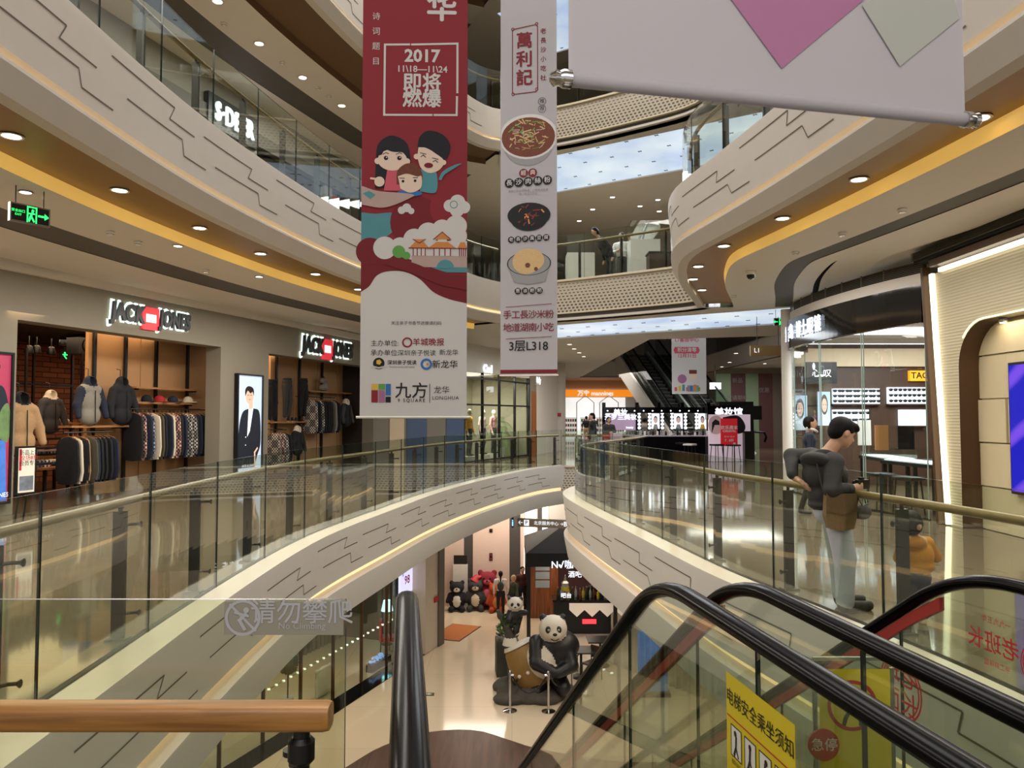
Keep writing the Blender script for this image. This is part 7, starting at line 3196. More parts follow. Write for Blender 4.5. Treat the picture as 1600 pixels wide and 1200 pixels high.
mb = MB()
mb.box((0, 0, .66), (.94, .54, .04))
mb.build('lid', M_BLK, r)
# shops on the upper gallery
mb = MB(MW)
mb.M = MW2 = Matrix.Translation(WN * -1.7) @ MW
wbox(mb, -12, 18, 1.0, 1.2, Z2 + 3.0, Z3 - .9, 0)
wbox(mb, -12, 18, .9, 1.2, Z2 + 2.7, Z2 + 3.0, 1)
for k in range(9):
	wbox(mb, -12 + k * 3.4, -11.6 + k * 3.4, .95, 1.2, Z2, Z2 + 2.7, 0)
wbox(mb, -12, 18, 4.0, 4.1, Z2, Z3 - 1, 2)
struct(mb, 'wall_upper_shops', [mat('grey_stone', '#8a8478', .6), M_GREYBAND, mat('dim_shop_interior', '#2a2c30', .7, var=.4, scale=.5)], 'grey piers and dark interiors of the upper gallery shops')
mb = MB(MW2)
wbox(mb, -12, 18, 1.08, 1.10, Z2 + .02, Z2 + 2.7)
t_ = thing('shop_window', 'long dark glass shop front on the upper gallery', 'shop window', FW(0, -.6, Z2), 0)
mb.build('glass_pane', glass('smoky_glass', (.5, .53, .56)), t_, world=True)
mb = MB(MW2)
wbox(mb, -12, 18, 1.05, 1.12, Z2, Z2 + .06)
mb.build('floor_rail', M_STEEL, t_, world=True)
for i, (px, py, w_) in enumerate(((120, 32, 1.2), (182, 44, .7), (186, 101, .4))):
	s, z = SW(px, py, 1.3)
	t_ = thing('strip_light', ('long slanting white strip light inside the upper shop', 'short white strip light beside the pier of the upper shop', 'small low strip light inside the upper shop')[i], 'light', FW(s, 1.3, z), RW)
	mb = MB()
	mb.box((0, 0, 0), (w_, .16, .05))
	mb.build('tube', mat('strip_tube_light', '#e8f0ff', .5, emit=2.2), t_)
	mb = MB()
	mb.box((0, 0, .05), (w_, .2, .05))
	mb.build('housing', M_WHITE, t_)
	mb = MB()
	mb.box((0, 0, (8.9 - z) / 2), (.03, .03, 8.9 - z))
	mb.build('stem', M_BLK, t_)
s, z = SW(363, 190, -.8)
s0, s1 = SW(333, 178, -.8)[0], SW(393, 205, -.8)[0]
t_ = thing('shop_sign', 'white lit upper shop sign reading S.DEER', 'sign', FW(s, -.84, z), RW)
letters('S·DEER', .5, .05, FW(s, -.86, z), WU, ZV, .02, 1.1, fit=(s1 - s0, .42)).build('lettering', M_SIGNW, t_, world=True)
mb = MB(MW)
wbox(mb, s0 - .2, s1 + .2, -.84, -.72, z - .35, z + .35)
mb.build('board', M_BLK, t_, world=True)
for i, px in enumerate((478, 500, 522)):
	s, z = SW(px, 312, .9)
	t_ = thing('red_sign', 'small red lit sign inside the upper gallery shop', 'sign', FW(s, .9, z), RW, 'red signs in the upper shop')
	mb = MB()
	mb.box((0, 0, 0), (.6, .06, .18))
	mb.build('lit_face', mat('red_sign_light', '#ff2a20', .5, emit=1.5), t_)
	mb = MB()
	mb.box((0, 0, -.45), (.05, .05, .75))
	mb.build('post', M_BLK, t_)
# ---------------------------------------------------------------- the lower hall
gb = lambda px, py, z=ZB: GZ(px, py, z)
# glazed shop along the side of the lower hall
LA, LB = gb(422, 1182), gb(692, 1005)
ld = (Vector((LB.x, LB.y)) - Vector((LA.x, LA.y))).normalized()
FL = Facing(Vector((LA.x, LA.y)) - ld * 5, Vector((LB.x, LB.y)))
HB = -1.07 - ZB
GLN = FL.L - 1.25
ML = Matrix.Translation((0, 0, ZB)) @ FL.M
mb = MB(ML)
wbox(mb, 0, FL.L, 0, .55, 0, .015, 0)
wbox(mb, 0, FL.L, 3.4, 3.5, 0, HB, 1)
wbox(mb, 0, FL.L, .5, .62, HB - .35, HB, 2)
wbox(mb, GLN, FL.L - .4, .0, .9, 0, HB, 3)
wbox(mb, FL.L - .4, FL.L, -.05, 3.4, 0, HB, 2)
struct(mb, 'wall_lower_shop', [M_GLOSSBLK, mat('grey_slat_wall', '#6f6656', .7, var=.4, scale=3), M_GREYBAND, mat('pale_pier', '#c9bfae', .5)], 'black plinth, pier and slatted back wall of the lower shop')
mb = MB(ML)
for k in range(60):
	wbox(mb, .3 + k * .22, .36 + k * .22, 3.33, 3.4, 0, HB - .4)
struct(mb, 'trim_13', mat('slat_grey', '#8b8272', .6), 'vertical slats on the back wall of the lower shop')
r = thing('shop_window', 'framed glass front of the lower shop along the ivory floor', 'shop window', FL.P(FL.L / 2, .55, ZB), FL.rz)
n = 9
for i in range(n):
	mb = MB(ML)
	wbox(mb, GLN * i / n + .01, GLN * (i + 1) / n - .01, .55, .56, .02, HB - .35)
	mb.build('glass_pane', M_GLASS, r, world=True)
for i in range(n + 1):
	mb = MB(ML)
	wbox(mb, GLN * i / n - .02, GLN * i / n + .02, .52, .6, 0, HB - .35)
	mb.build('mullion', M_BRONZE, r, world=True)
s, z = FL.S(655, 1000, .5)
for q in (-.12, .12):
	mb = MB(ML)
	wbox(mb, GLN * 8 / n + q - .02, GLN * 8 / n + q + .02, .46, .5, .7, 2.4)
	mb.build('door_pull', M_BRONZE, r, world=True)
area_light('lower_shop_light', FL.P(FL.L * .6, 2, -1.5), 2, 70, (1, .85, .65), size_y=4)


def at_l(px, py, t):
	s, z = FL.S(px, py, t)
	return FL.P(s, t, z)


q = at_l(605, 945, 1.6)
r = thing('table_lamp', 'standing lamp with a pale blue lit shade in the lower shop', 'lamp', (q.x, q.y, ZB), 0)
hz = q.z - ZB
mb = MB()
mb.lathe([(.19, hz - .18), (.12, hz + .14), (.115, hz + .14), (.185, hz - .18)], (0, 0, 0), 20)
mb.build('shade', mat('pale_shade_light', '#c8f0f0', .5, emit=1.6), r, smooth=40)
mb = MB()
mb.cyl((0, 0, 0), (0, 0, hz + .2), .015, n=8)
mb.build('pole', M_BLK, r)
mb = MB()
mb.lathe([(.17, 0), (.17, .025), (.02, .04)], (0, 0, 0), 18)
mb.build('base', M_BLK, r)
q = at_l(604, 966, 1.3)
r = thing('card_sign', 'small pale card sign below the lit lamp shade', 'sign', (q.x + .1, q.y, ZB), FL.rz)
mb = MB()
mb.box((0, 0, q.z - ZB), (.34, .03, .24))
mb.build('card', M_WHITE, r)
mb = MB()
mb.cyl((0, 0, 0), (0, 0, q.z - ZB - .12), .012, n=6)
mb.build('pole', M_BLK, r)
q = at_l(637, 905, .42)
r = thing('price_screen', 'lit pale screen with a large 98 at the end of the lower shop', 'sign', (q.x, q.y, q.z), FL.rz)
s0, z1 = FL.S(627, 888, .42)
s1, z0 = FL.S(648, 922, .42)
w, h = s1 - s0, z1 - z0
mb = MB()
mb.box((0, .05, 0), (w, .06, h))
mb.build('lit_panel', mat('screen_lilac_light', '#c9c8f0', .5, emit=1.1, var=.1), r)
mb = MB()
mb.box((0, .10, 0), (w + .06, .05, h + .06))
mb.build('case', M_BLK, r)
mb = MB()
mb.box((0, .10, h / 2 + (-1.1 - q.z - h / 2) / 2), (.04, .04, max(.1, -1.1 - q.z - h / 2)))
mb.build('hanger', M_STEEL, r)
p = Print((0, .02, 0), (1, 0, 0), (0, 0, 1), .004)
p.text('98', 0, -.02, h * .42, 0, 1, .02)
p.text('¥', -w * .3, h * .2, h * .2, 1, 1)
p.build('lettering', [mat('magenta_ink', '#c22a6a', .6), mat('violet_ink', '#6a4ac0', .6)], r, world=False)
q = FL.P(FL.L - .5, -.02, 0)
t_ = thing('notice_plate', 'small red notice on the pale pier of the lower shop', 'sign', (q.x, q.y, GP(690, 932, q, FL.n).z), FL.rz)
mb = MB()
mb.box((0, 0, 0), (.36, .03, .16))
mb.build('plate', M_RED, t_)
p = Print((0, -.016, 0), (1, 0, 0), (0, 0, 1))
p.text('出口', 0, 0, .1, 0)
p.build('lettering', [M_WHITE], t_)
# things in the lower shop window
q = at_l(450, 1050, 1.2)
r = thing('topiary', 'round topiary tree in a pot behind the lower shop glass', 'plant', (q.x, q.y, ZB))
hz = q.z - ZB
rnd = random.Random(2)
mb = MB()
for i in range(170):
	v = Vector((rnd.gauss(0, 1), rnd.gauss(0, 1), rnd.gauss(0, 1))).normalized() * .22
	a = v.cross(Vector((rnd.random(), rnd.random(), .3))).normalized() * .05
	c = Vector((0, 0, hz + .2)) + v
	mb.add([c - a, c + v * .25, c + a, c - v * .25], [(0, 1, 2, 3)])
mb.ball((0, 0, hz + .2), .2, 12)
mb.build('foliage', mat('topiary_green', '#2f4a24', .7, var=.4, scale=20), r)
mb = MB()
mb.cyl((0, 0, .3), (0, 0, hz + .05), .02, n=8)
mb.build('stem', M_OWALL, r)
mb = MB()
mb.lathe([(.10, 0), (.15, .32), (.001, .3)], (0, 0, 0), 16)
mb.build('pot', M_WHITE, r)
q = at_l(505, 1068, .95)
r = thing('floor_cushion', 'large pale square cushion leaning in the lower shop window', 'cushion', (q.x, q.y, ZB + .02), FL.rz)
body_mesh('cover', [ell((0, 0, .36), (.34, .10, .36)), cap((-.3, 0, .06), .03, (-.3, 0, .68), .03), cap((.3, 0, .06), .03, (.3, 0, .68), .03), cap((-.3, 0, .68), .03, (.3, 0, .68), .03), cap((-.3, 0, .05), .03, (.3, 0, .05), .03)], [M_WHITE], r, vox=.025, k=.06)
mb = MB()
mb.tube([(-.33, 0, .03), (-.33, 0, .71), (.33, 0, .71), (.33, 0, .03)], .008, 6)
mb.build('piping', FAB['grey'], r)
q = at_l(606, 1003, 1.2)
r = thing('upholstered_chair', 'red upholstered chair in the lower shop', 'chair', (q.x, q.y, ZB), FL.rz + .5)
mb = MB()
mb.box((0, 0, .42), (.5, .5, .12))
mb.build('seat', M_RED, r, bevel=.03)
mb = MB()
mb.box((0, .22, .72), (.5, .1, .5))
mb.build('backrest', M_RED, r, bevel=.03)
for sx in (-1, 1):
	for sy in (-1, 1):
		mb = MB()
		mb.cyl((sx * .2, sy * .2, .36), (sx * .22, sy * .22, 0), .02, n=8)
		mb.build('leg', M_BLK, r)
r = thing('fairy_lights', 'string of small white lights draped across the lower shop window', 'light string', FL.P(FL.L * .5, .7, ZB + 1.4), 0)
A_, B_ = at_l(420, 1077, .75), at_l(612, 968, .75)
mb = MB()
mb.tube([A_.lerp(B_, i / 20) for i in range(21)], .006, 5)
mb.build('cable', M_BLK, r, world=True)
mb = MB()
for i in range(22):
	mb.box(A_.lerp(B_, i / 21), (.06, .03, .04))
b_ = mb.build('light_dot', mat('dot_light', '#f4f4e8', .5, emit=1.6), r, world=True)
b_['kind'] = 'stuff'
r = thing('blue_flowers', 'cluster of blue-white lit flowers at the foot of the lower shop glass', 'flowers', at_l(592, 1042, .75) * 1, 0)
c = Vector(r.location)
r.location.z = ZB
mb = MB()
rnd = random.Random(9)
for i in range(24):
	u = Vector((FL.u.x, FL.u.y, 0)) * rnd.uniform(-.5, .5)
	mb.ball(Vector((0, 0, .28)) + u + Vector((0, 0, rnd.uniform(-.08, .08))), .04, 6)
mb.build('petals', mat('blue_petal_light', '#8fb4ff', .5, emit=.7, var=.3, scale=9), r)
mb = MB()
mb.box((0, 0, .1), (1.1, .2, .2), 0, FL.rz)
mb.build('trough', M_BLK, r)

# ---- far wall of the lower hall with tall panels
YW = 29.4
xw = lambda px: GY(px, 900, YW).x
mb = MB()
mb.box((xw(690) - 1, YW + .1, ZB + 2.3), (8.4 - 2.6, .2, 4.6), 0)
for a, b, m_ in ((690, 725, 0), (725, 739, 1), (739, 796, 0), (796, 813, 1), (813, 840, 0), (840, 846, 1), (858, 1100, 3)):
	mb.box(((xw(a) + xw(b)) / 2, YW + (.0 if m_ != 1 else .03), ZB + 2.3), (xw(b) - xw(a), .2, 4.6), m_)
struct(mb, 'wall_lower_far', [mat('pink_white_panel', '#d8c0b2', .35, var=.03), mat('dark_grey_pilaster', '#4a4644', .5), M_WHITE, M_PLASTER], 'pale panels and dark pilasters at the far side of the lower hall')
for a, b, lab in ((819, 838, 'tall white lit panel with a round logo in the lower hall'), (847, 857, 'narrow white lit panel beside the round logo panel')):
	r = thing('lit_panel_sign', lab, 'sign', ((xw(a) + xw(b)) / 2, YW - .15, ZB))
	mb = MB()
	mb.box((0, 0, 2.15), (xw(b) - xw(a), .08, 3.9))
	mb.build('lit_face', mat('tall_panel_light', '#fff4e6', .5, emit=1.6, var=.02), r)
	mb = MB()
	mb.box((0, .04, .1), (xw(b) - xw(a) + .06, .12, .2))
	mb.build('foot', M_STEEL, r)
	if a == 819:
		p = Print((0, -.042, 2.1), (1, 0, 0), (0, 0, 1))
		p.annulus(0, .1, .14, .155, 0, 1)
		p.text('F', 0, .1, .2, 0)
		p.build('logo', [M_GREY_P], r)
for px, py in ((767, 829), (767, 867), (767, 873)):
	q = GY(px, py, YW - .12)
	r = thing('wall_fitting', ('small dark alarm fitting high on the pale panel', 'dark switch plate on the pale panel, upper of two', 'dark switch plate on the pale panel, lower of two')[(829, 867, 873).index(py)], 'switch', (q.x, YW - .115, q.z))
	mb = MB()
	mb.box((0, 0, 0), (.12, .03, .13))
	mb.build('plate', M_BLK, r, bevel=.006)
	mb = MB()
	mb.box((0, -.02, 0), (.05, .015, .05))
	mb.build('button', M_RED if py != 829 else M_STEEL, r)


def plush(px, py, h, label, body, belly, dy=0, hat=None):
	q = gb(px, py)
	r = thing('plush_toy', label, 'plush toy', (q.x, 28.6 + dy, ZB), random.uniform(-.2, .2), 'large plush toys along the far wall')
	k = h / 1.0
	P = [ell((0, 0, .36 * k), (.30 * k, .26 * k, .34 * k), 0), ell((0, -.10 * k, .36 * k), (.20 * k, .18 * k, .25 * k), 1), ell((0, -.02 * k, .80 * k), (.26 * k, .22 * k, .20 * k), 0), ell((0, -.17 * k, .76 * k), (.12 * k, .10 * k, .08 * k), 1)]
	for sx in (-1, 1):
		P += [ell((sx * .19 * k, .02, .96 * k), (.08 * k, .05 * k, .09 * k), 0), cap((sx * .24 * k, -.05, .56 * k), .08 * k, (sx * .33 * k, -.12 * k, .34 * k), .07 * k, 0), cap((sx * .15 * k, -.1 * k, .10 * k), .10 * k, (sx * .20 * k, -.28 * k, .10 * k), .10 * k, 0)]
	body_mesh('body', P, [body, belly], r, vox=.035, k=.04)
	mb = MB()
	for sx in (-1, 1):
		mb.ball((sx * .09 * k, -.225 * k, .85 * k), .028 * k, 8)
	mb.ball((0, -.27 * k, .79 * k), .03 * k, 8)
	mb.build('face', M_BLK, r)
	if hat:
		mb = MB()
		mb.tube([(0, 0, .96 * k), (.05 * k, 0, 1.08 * k), (.2 * k, 0, 1.10 * k)], [.18 * k, .10 * k, .03 * k], 12)
		mb.build('hat', hat, r, smooth=50)


plush(717, 943, 1.05, 'black and white plush toy, first along the far wall', FAB['black'], M_WHITE)
plush(745, 941, 1.1, 'grey plush toy with a red hat', FAB['charcoal'], FAB['cream'], .1, M_RED)
plush(763, 938, 1.35, 'crimson plush toy standing behind the orange one', mat('crimson_plush', '#7a1c2c', .9, var=.2, scale=30), M_PINK, .35)
plush(776, 941, 1.0, 'orange plush toy beside the girl in white', mat('orange_plush', '#a8441a', .9, var=.2, scale=30), M_ORANGE, -.1)
q = gb(723, 935)
r = thing('display_card', 'white stand with a picture behind the plush toys', 'sign', (q.x, 29.05, ZB))
mb = MB()
mb.box((0, 0, .8), (.55, .1, 1.6))
mb.build('board', M_WHITE, r)
p = Print((0, -.052, 0), (1, 0, 0), (0, 0, 1))
p.rect(-.2, 1.6, .2, 1.9, 0)
p.text('一见钟情', 0, 1.3, .1, 1)
p.build('printed_picture', [mat('picture_dark', '#4a3a3a', .6, var=.6, scale=14), M_RED], r)
mb = MB()
mb.box((0, .0, 1.75), (.5, .06, .36))
mb.build('picture_panel', M_STEEL, r)
q = gb(783, 951)
r = person('girl with a long ponytail, white shirt and small dark rucksack', (q.x, 27.6, ZB), pi, 1.62, (FAB['black'], mat('white_shirt', '#e6dcd6', .8)), hair='tail', vox=.03)
bp = thing('rucksack', 'small dark rucksack on the back of the girl in white', 'rucksack', (q.x, 27.6 - .15, ZB + 1.0))
body_mesh('bag_body', [ell((0, 0, .12), (.12, .07, .17))], [FAB['charcoal']], bp, vox=.025)
mb = MB()
for sx in (-1, 1):
	mb.tube([(sx * .08, .03, .02), (sx * .12, .10, .18), (sx * .10, .10, .34), (sx * .07, .02, .28)], .012, 6)
mb.build('strap', FAB['black'], bp)
q = gb(802, 952)
person('woman with fair hair in a dark green coat facing the girl in white', (q.x, 27.5, ZB), -1.0, 1.5, (FAB['black'], mat('dark_green_coat', '#37402e', .8)), hair='bob', vox=.03, hairm=mat('fair_hair', '#a88a5e', .6))
q = gb(816, 950)
person('person in a maroon top beside the dark pilaster', (q.x, 28.2, ZB), .3, 1.66, (FAB['black'], mat('maroon_cloth', '#4a2420', .8)), vox=.035)

# ---- hanging sign B1
YS = 24.0
a, b = GY(809, 808, YS), GY(897, 825, YS - .5)
r = thing('direction_sign', 'grey hanging direction sign marked B1 over the lower hall', 'sign', ((a.x + b.x) / 2, YS, a.z))
zc_ = (a.z + GY(809, 824, YS).z) / 2
hh_ = a.z - GY(809, 821, YS).z
mb = MB()
mb.bar((a.x, YS, zc_), (b.x, YS - .5, zc_), .08, hh_)
mb.build('board', mat('taupe_sign', '#8d7f6c', .5), r, world=True)
d_ = (Vector((b.x, YS - .5, 0)) - Vector((a.x, YS, 0))).normalized()
p = Print(Vector((a.x, YS, zc_)) - Vector((-d_.y, d_.x, 0)) * .042, d_, ZV, .004)
w = (Vector((b.x, YS - .5, 0)) - Vector((a.x, YS, 0))).length
p.text('B1', w * .88, 0, .2, 0, 1, .01)
p.text('北京服务中心 →', w * .56, 0, .13, 0)
p.text('←', w * .06, 0, .2, 0)
p.rect(w * .12, -.09, w * .21, .09, 0)
p.text('P', w * .165, 0, .17, 1, 3, .02)
p.build('lettering', [M_SIGNW, mat('sign_ink', '#5a5148', .5)], r)
for e in (.12, .9):
	c = Vector((a.x, YS, 0)) + d_ * w * e
	mb = MB()
	mb.cyl((c.x, c.y, zc_ + hh_ / 2), (c.x, c.y, -1.07), .01, n=6)
	mb.build('hanger', M_STEEL, r, world=True)
q = GY(805, 816, YS - .2)
r = thing('toilet_sign', 'small blue lit pictogram sign beside the B1 sign', 'sign', (q.x - .08, YS - .2, q.z))
mb = MB()
mb.box((0, 0, 0), (.07, .2, .3))
mb.build('case', M_BLK, r)
p = Print((0, -.101, 0), (1, 0, 0), (0, 0, 1))
p.disc(0, .07, .02, 0)
p.rect(-.02, -.1, .02, .04, 0)
p.build('lit_pictogram', [mat('blue_sign_light', '#6fb4ff', .5, emit=2)], r, world=False)
mb = MB()
mb.cyl((0, 0, .15), (0, 0, -1.07 - q.z), .01, n=6)
mb.build('hanger', M_STEEL, r)

# ---- black canopy bar
KA = gb(826, 1000)
KX0, KX1, KY0, KY1 = KA.x, 3.3, KA.y, KA.y + 3.6
ze = GY(826, 885, KY0).z
zt2 = GY(826, 864, KY0).z
r = thing('canopy_bar', 'open drinks bar under a black pyramid canopy with lit lettering', 'kiosk', ((KX0 + KX1) / 2, KY0, ZB))
for i, (x, y) in enumerate(((KX0, KY0), (KX1, KY0), (KX0, KY1), (KX1, KY1))):
	mb = MB()
	mb.box((x, y, (ze + ZB) / 2), (.12, .12, ze - ZB))
	mb.build('post', M_BLK, r, world=True)
mb = MB()
ap = Vector(((KX0 + KX1) / 2, (KY0 + KY1) / 2, zt2 + .75))
o_ = .08
c4 = [(KX0 - o_, KY0 - o_), (KX1 + o_, KY0 - o_), (KX1 + o_, KY1 + o_), (KX0 - o_, KY1 + o_)]
for i in range(4):
	a, b = c4[i], c4[(i + 1) % 4]
	mb.add([(a[0], a[1], zt2), (b[0], b[1], zt2), ap], [(0, 1, 2)])
	mb.add([(a[0], a[1], ze), (b[0], b[1], ze), (b[0], b[1], zt2), (a[0], a[1], zt2)], [(0, 1, 2, 3)])
mb.build('canopy', mat('black_canvas', '#050505', .8, var=.3), r, world=True)
q = GY(868, 881, KY0 - o_)
p = Print((0, KY0 - o_, 0), (1, 0, 0), (0, 0, 1), .02)
p.text('N√咖啡茶', GY(893, 882, KY0).x, GY(893, 882, KY0).z, .30, 0, 1, .02)
p.text('酒吧', GY(898, 897, KY0).x, GY(898, 897, KY0).z, .22, 0, 1, .02)
p.build('lettering', [M_SIGNW], r)
mb = MB()
mb.box((KX0 + .55, KY1 - .9, (ze + ZB) / 2), (1.1, .1, ze - ZB))
mb.build('timber_screen', node_mat('red_brown_timber', lambda nt, b: wood(nt, b, '#8a4f2a', '#5f331a', .4, 2)), r, world=True)
mb = MB()
mb.box(((KX0 + KX1) / 2 + .5, KY1 - .1, (ze + ZB) / 2), (KX1 - KX0 - 1.0, .1, ze - ZB))
mb.build('back_wall', mat('plum_brick', '#4a2a30', .7, var=.3, scale=8), r, world=True)
for k in range(3):
	mb = MB()
	mb.box((KX0 + .55, KY1 - .96, ZB + 1.2 + k * .3), (.5, .03, .25))
	mb.build('window_pane', mat('pale_pane', '#8f9aa2', .3), r, world=True)
mb = MB()
mb.box(((KX0 + KX1) / 2 + .4, KY0 + 1.0, ZB + 1.08), (KX1 - KX0 - .8, .75, .06))
mb.build('bar_top', M_GLOSSBLK, r, world=True)
mb = MB()
mb.box(((KX0 + KX1) / 2 + .4, KY0 + 1.0, ZB + .52), (KX1 - KX0 - .9, .6, 1.04))
fr_ = mb.build('bar_front', M_BLK, r, world=True)
p = Print((0, KY0 + .69, ZB), (1, 0, 0), (0, 0, 1), .006)
for k in range(4):
	x = KX0 + 1.35 + k * .5
	p.poly([(x, .78), (x + .25, .55), (x + .5, .78), (x + .5, 1.0), (x, 1.0)], 0, 1)
p.build('zigzag_panel', [mat('cream_panel_light', '#e8d8c4', .5, emit=.35)], fr_)
p = Print((KX0 + 1.25, KY0 + .68, ZB + 1.24), (1, 0, 0), (0, 0, 1), .006)
p.text('吧台', 0, 0, .18, 0, 1, .03)
p.build('lit_lettering', [M_SIGNW], r)
mb = MB()
mb.box((KX0 + 2.0, KY0 + .62, ZB + .42), (.45, .05, .14))
mb.build('red_light', mat('red_strip_light', '#ff3a40', .5, emit=1.6), r, world=True)
area_light('bar_light', ((KX0 + KX1) / 2, KY0 + 1.6, ze - .1), 1.6, 34, (1, .8, .6))
rnd = random.Random(5)
BOT = {}
for i in range(16):
	ci = i % 4
	loc = (KX0 + 1.0 + i * .12, KY0 + .95 + rnd.uniform(-.12, .18), ZB + 1.11)
	lab = '%s bottle on the bar top under the black canopy' % ('dark green', 'clear', 'amber', 'yellow capped')[ci]
	if ci in BOT:
		dup(BOT[ci], loc, 0, lab, 'bottles on the bar top')
		continue
	t_ = thing('bottle', lab, 'bottle', loc, 0, 'bottles on the bar top')
	mb = MB()
	mb.lathe([(.001, 0), (.042, 0), (.042, .2), (.015, .26), (.015, .33), (.001, .33)], (0, 0, 0), 12)
	mb.build('body', [mat('bottle_green', '#1c3020', .1), mat('bottle_clear', '#9aa6a4', .1), mat('bottle_amber', '#6a3a14', .1), mat('bottle_yellow', '#c8b030', .2)][ci], t_, smooth=40)
	mb = MB()
	mb.lathe([(.017, .30), (.017, .35), (.001, .35)], (0, 0, 0), 10)
	mb.build('cap', M_BRUSHED, t_)
	BOT[ci] = t_
r = thing('beverage_dispenser', 'tall drinks dispenser with a yellow band on the bar', 'dispenser', (KX0 + 1.25, KY0 + 1.15, ZB + 1.11))
mb = MB()
mb.lathe([(.001, .1), (.10, .1), (.12, .45), (.001, .45)], (0, 0, 0), 16)
mb.build('tank', mat('bottle_clear', '#9aa6a4'), r)
mb = MB()
mb.lathe([(.11, .18), (.121, .18), (.121, .34), (.11, .34)], (0, 0, 0), 16)
mb.build('yellow_band', mat('bottle_yellow', '#c8b030'), r)
mb = MB()
mb.lathe([(.12, 0), (.10, .1), (.001, .1)], (0, 0, 0), 16)
mb.build('base', M_BRUSHED, r)
mb = MB()
mb.lathe([(.13, .45), (.06, .52), (.015, .7), (.001, .72)], (0, 0, 0), 16)
mb.build('lid', M_BRUSHED, r)
q = gb(939, 1000)
person('bar worker in an orange cap bending over the counter', (2.6, KY0 + 1.75, ZB), .6, 1.66, (FAB['black'], FAB['black']), vox=.03, lean=.55, hairm=mat('orange_cap', '#d8642a', .7), arm_pose={-1: ((-.24, -.10, 1.14), (-.12, -.30, .98)), 1: ((.24, -.10, 1.14), (.12, -.30, .98))})


def cafe_table(px, py, label):
	q = gb(px, py)
	r = thing('cafe_table', label, 'table', (q.x, q.y, ZB))
	mb = MB()
	mb.box((0, 0, .735), (.75, .7, .035))
	mb.build('tabletop', M_BLK, r, bevel=.008)
	mb = MB()
	mb.cyl((0, 0, .02), (0, 0, .72), .035, n=10)
	mb.build('pedestal', M_BLK, r)
	mb = MB()
	mb.lathe([(.26, 0), (.26, .02), (.04, .04)], (0, 0, 0), 18)
	mb.build('base', M_BLK, r)


def cafe_chair(px, py, rz, label):
	q = gb(px, py)
	r = thing('cafe_chair', label, 'chair', (q.x, q.y, ZB), rz)
	mb = MB()
	mb.box((0, 0, .44), (.42, .42, .04))
	mb.build('seat', M_OWALL, r, bevel=.012)
	mb = MB()
	mb.box((0, .20, .70), (.40, .03, .34))
	mb.build('backrest', M_OWALL, r, bevel=.012)
	for sx in (-1, 1):
		for sy in (-1, 1):
			mb = MB()
			mb.cyl((sx * .18, sy * .19, 0), (sx * .18, sy * .19, .42 if sy < 0 else .62), .015, n=6)
			mb.build('leg', M_BLK, r)


cafe_table(908, 1058, 'black cafe table beside the panda statue')
cafe_table(938, 1040, 'black cafe table nearer the bar front')
cafe_chair(895, 1045, 1.2, 'dark cafe chair half behind the panda statue')
cafe_chair(925, 1062, -.8, 'dark cafe chair at the nearer cafe table')

# ---- panda statue group on its rock, planter and rope barrier
M_PWHITE = mat('painted_white_statue', '#d2cabb', .5, var=.06, bump=.1)
M_PBLACK = mat('painted_black_statue', '#141418', .4, var=.2)
M_PTAN = mat('painted_tan_statue', '#8a6a34', .5, var=.2)
M_ROCK = mat('grey_rock', '#4a453e', .8, var=.4, scale=5, bump=.6)
q0 = gb(833, 1085)
YP = q0.y


def pp(px, py, dy=0.0):
	q = GY(px, py, YP + dy)
	return (q.x - q0.x, dy, q.z - ZB)


PX = YP / FPX
r = thing('panda_statue', 'large painted panda statue leaning on a tan drum', 'statue', (q0.x, YP, ZB))
hd = Vector(pp(864, 982, -.25))
P = [ell(pp(862, 1022), (.62, .50, .58), 1), ell(pp(848, 1030, -.12), (.52, .46, .50), 0), ell(pp(872, 1008, -.05), (.55, .46, .40), 1),
	 ell(hd, (.36, .33, .34), 0), ell(hd + Vector((.03, -.24, -.10)), (.17, .15, .13), 0),
	 ell(hd + Vector((-.25, .02, .27)), (.10, .07, .10), 1), ell(hd + Vector((.25, .02, .27)), (.10, .07, .10), 1),
	 cap(pp(885, 1005, -.2), .20, pp(893, 1040, -.45), .17, 1), cap(pp(893, 1040, -.45), .17, pp(872, 1052, -.6), .14, 1),
	 cap(pp(838, 1003, -.25), .19, pp(838, 1036, -.50), .16, 1), cap(pp(838, 1036, -.5), .16, pp(862, 1050, -.6), .14, 1),
	 cap(pp(872, 1062, -.1), .24, pp(880, 1075, -.45), .20, 1), cap(pp(846, 1066, -.1), .22, pp(838, 1082, -.40), .19, 1)]
body_mesh('body', P, [M_PWHITE, M_PBLACK], r, vox=.035, k=.05)
mb = MB()
for sx in (-1, 1):
	mb.ball(hd + Vector((sx * .13, -.285, .04)), (.075, .05, .095), 12, 0)
	mb.ball(hd + Vector((sx * .125, -.335, .045)), .028, 8, 1)
	mb.ball(hd + Vector((sx * .125, -.36, .045)), .016, 8, 0)
mb.ball(hd + Vector((.03, -.385, -.05)), (.06, .035, .04), 10, 0)
mb.tube([hd + Vector((-.07, -.33, -.17)), hd + Vector((.0, -.375, -.20)), hd + Vector((.06, -.375, -.20)), hd + Vector((.13, -.33, -.17))], .012, 6, 0)
mb.build('face', [M_PBLACK, M_PWHITE], r, smooth=60)
t_ = thing('drum', 'tan barrel drum with a studded rim under the panda statue', 'drum', (q0.x, YP, ZB))
a, b = Vector(pp(808, 1006, .1)), Vector(pp(838, 1072, -.1))
ax3 = (b - a).normalized()
mb = MB()
mb.tube([a, a.lerp(b, .15), a.lerp(b, .5), a.lerp(b, .85), b], [.33, .42, .48, .42, .36], 20)
mb.build('barrel', M_PTAN, t_, smooth=40)
mb = MB()
mb.tube([a - ax3 * .02, a + ax3 * .06], [.36, .40], 20)
mb.build('skin_hoop', M_PWHITE, t_)
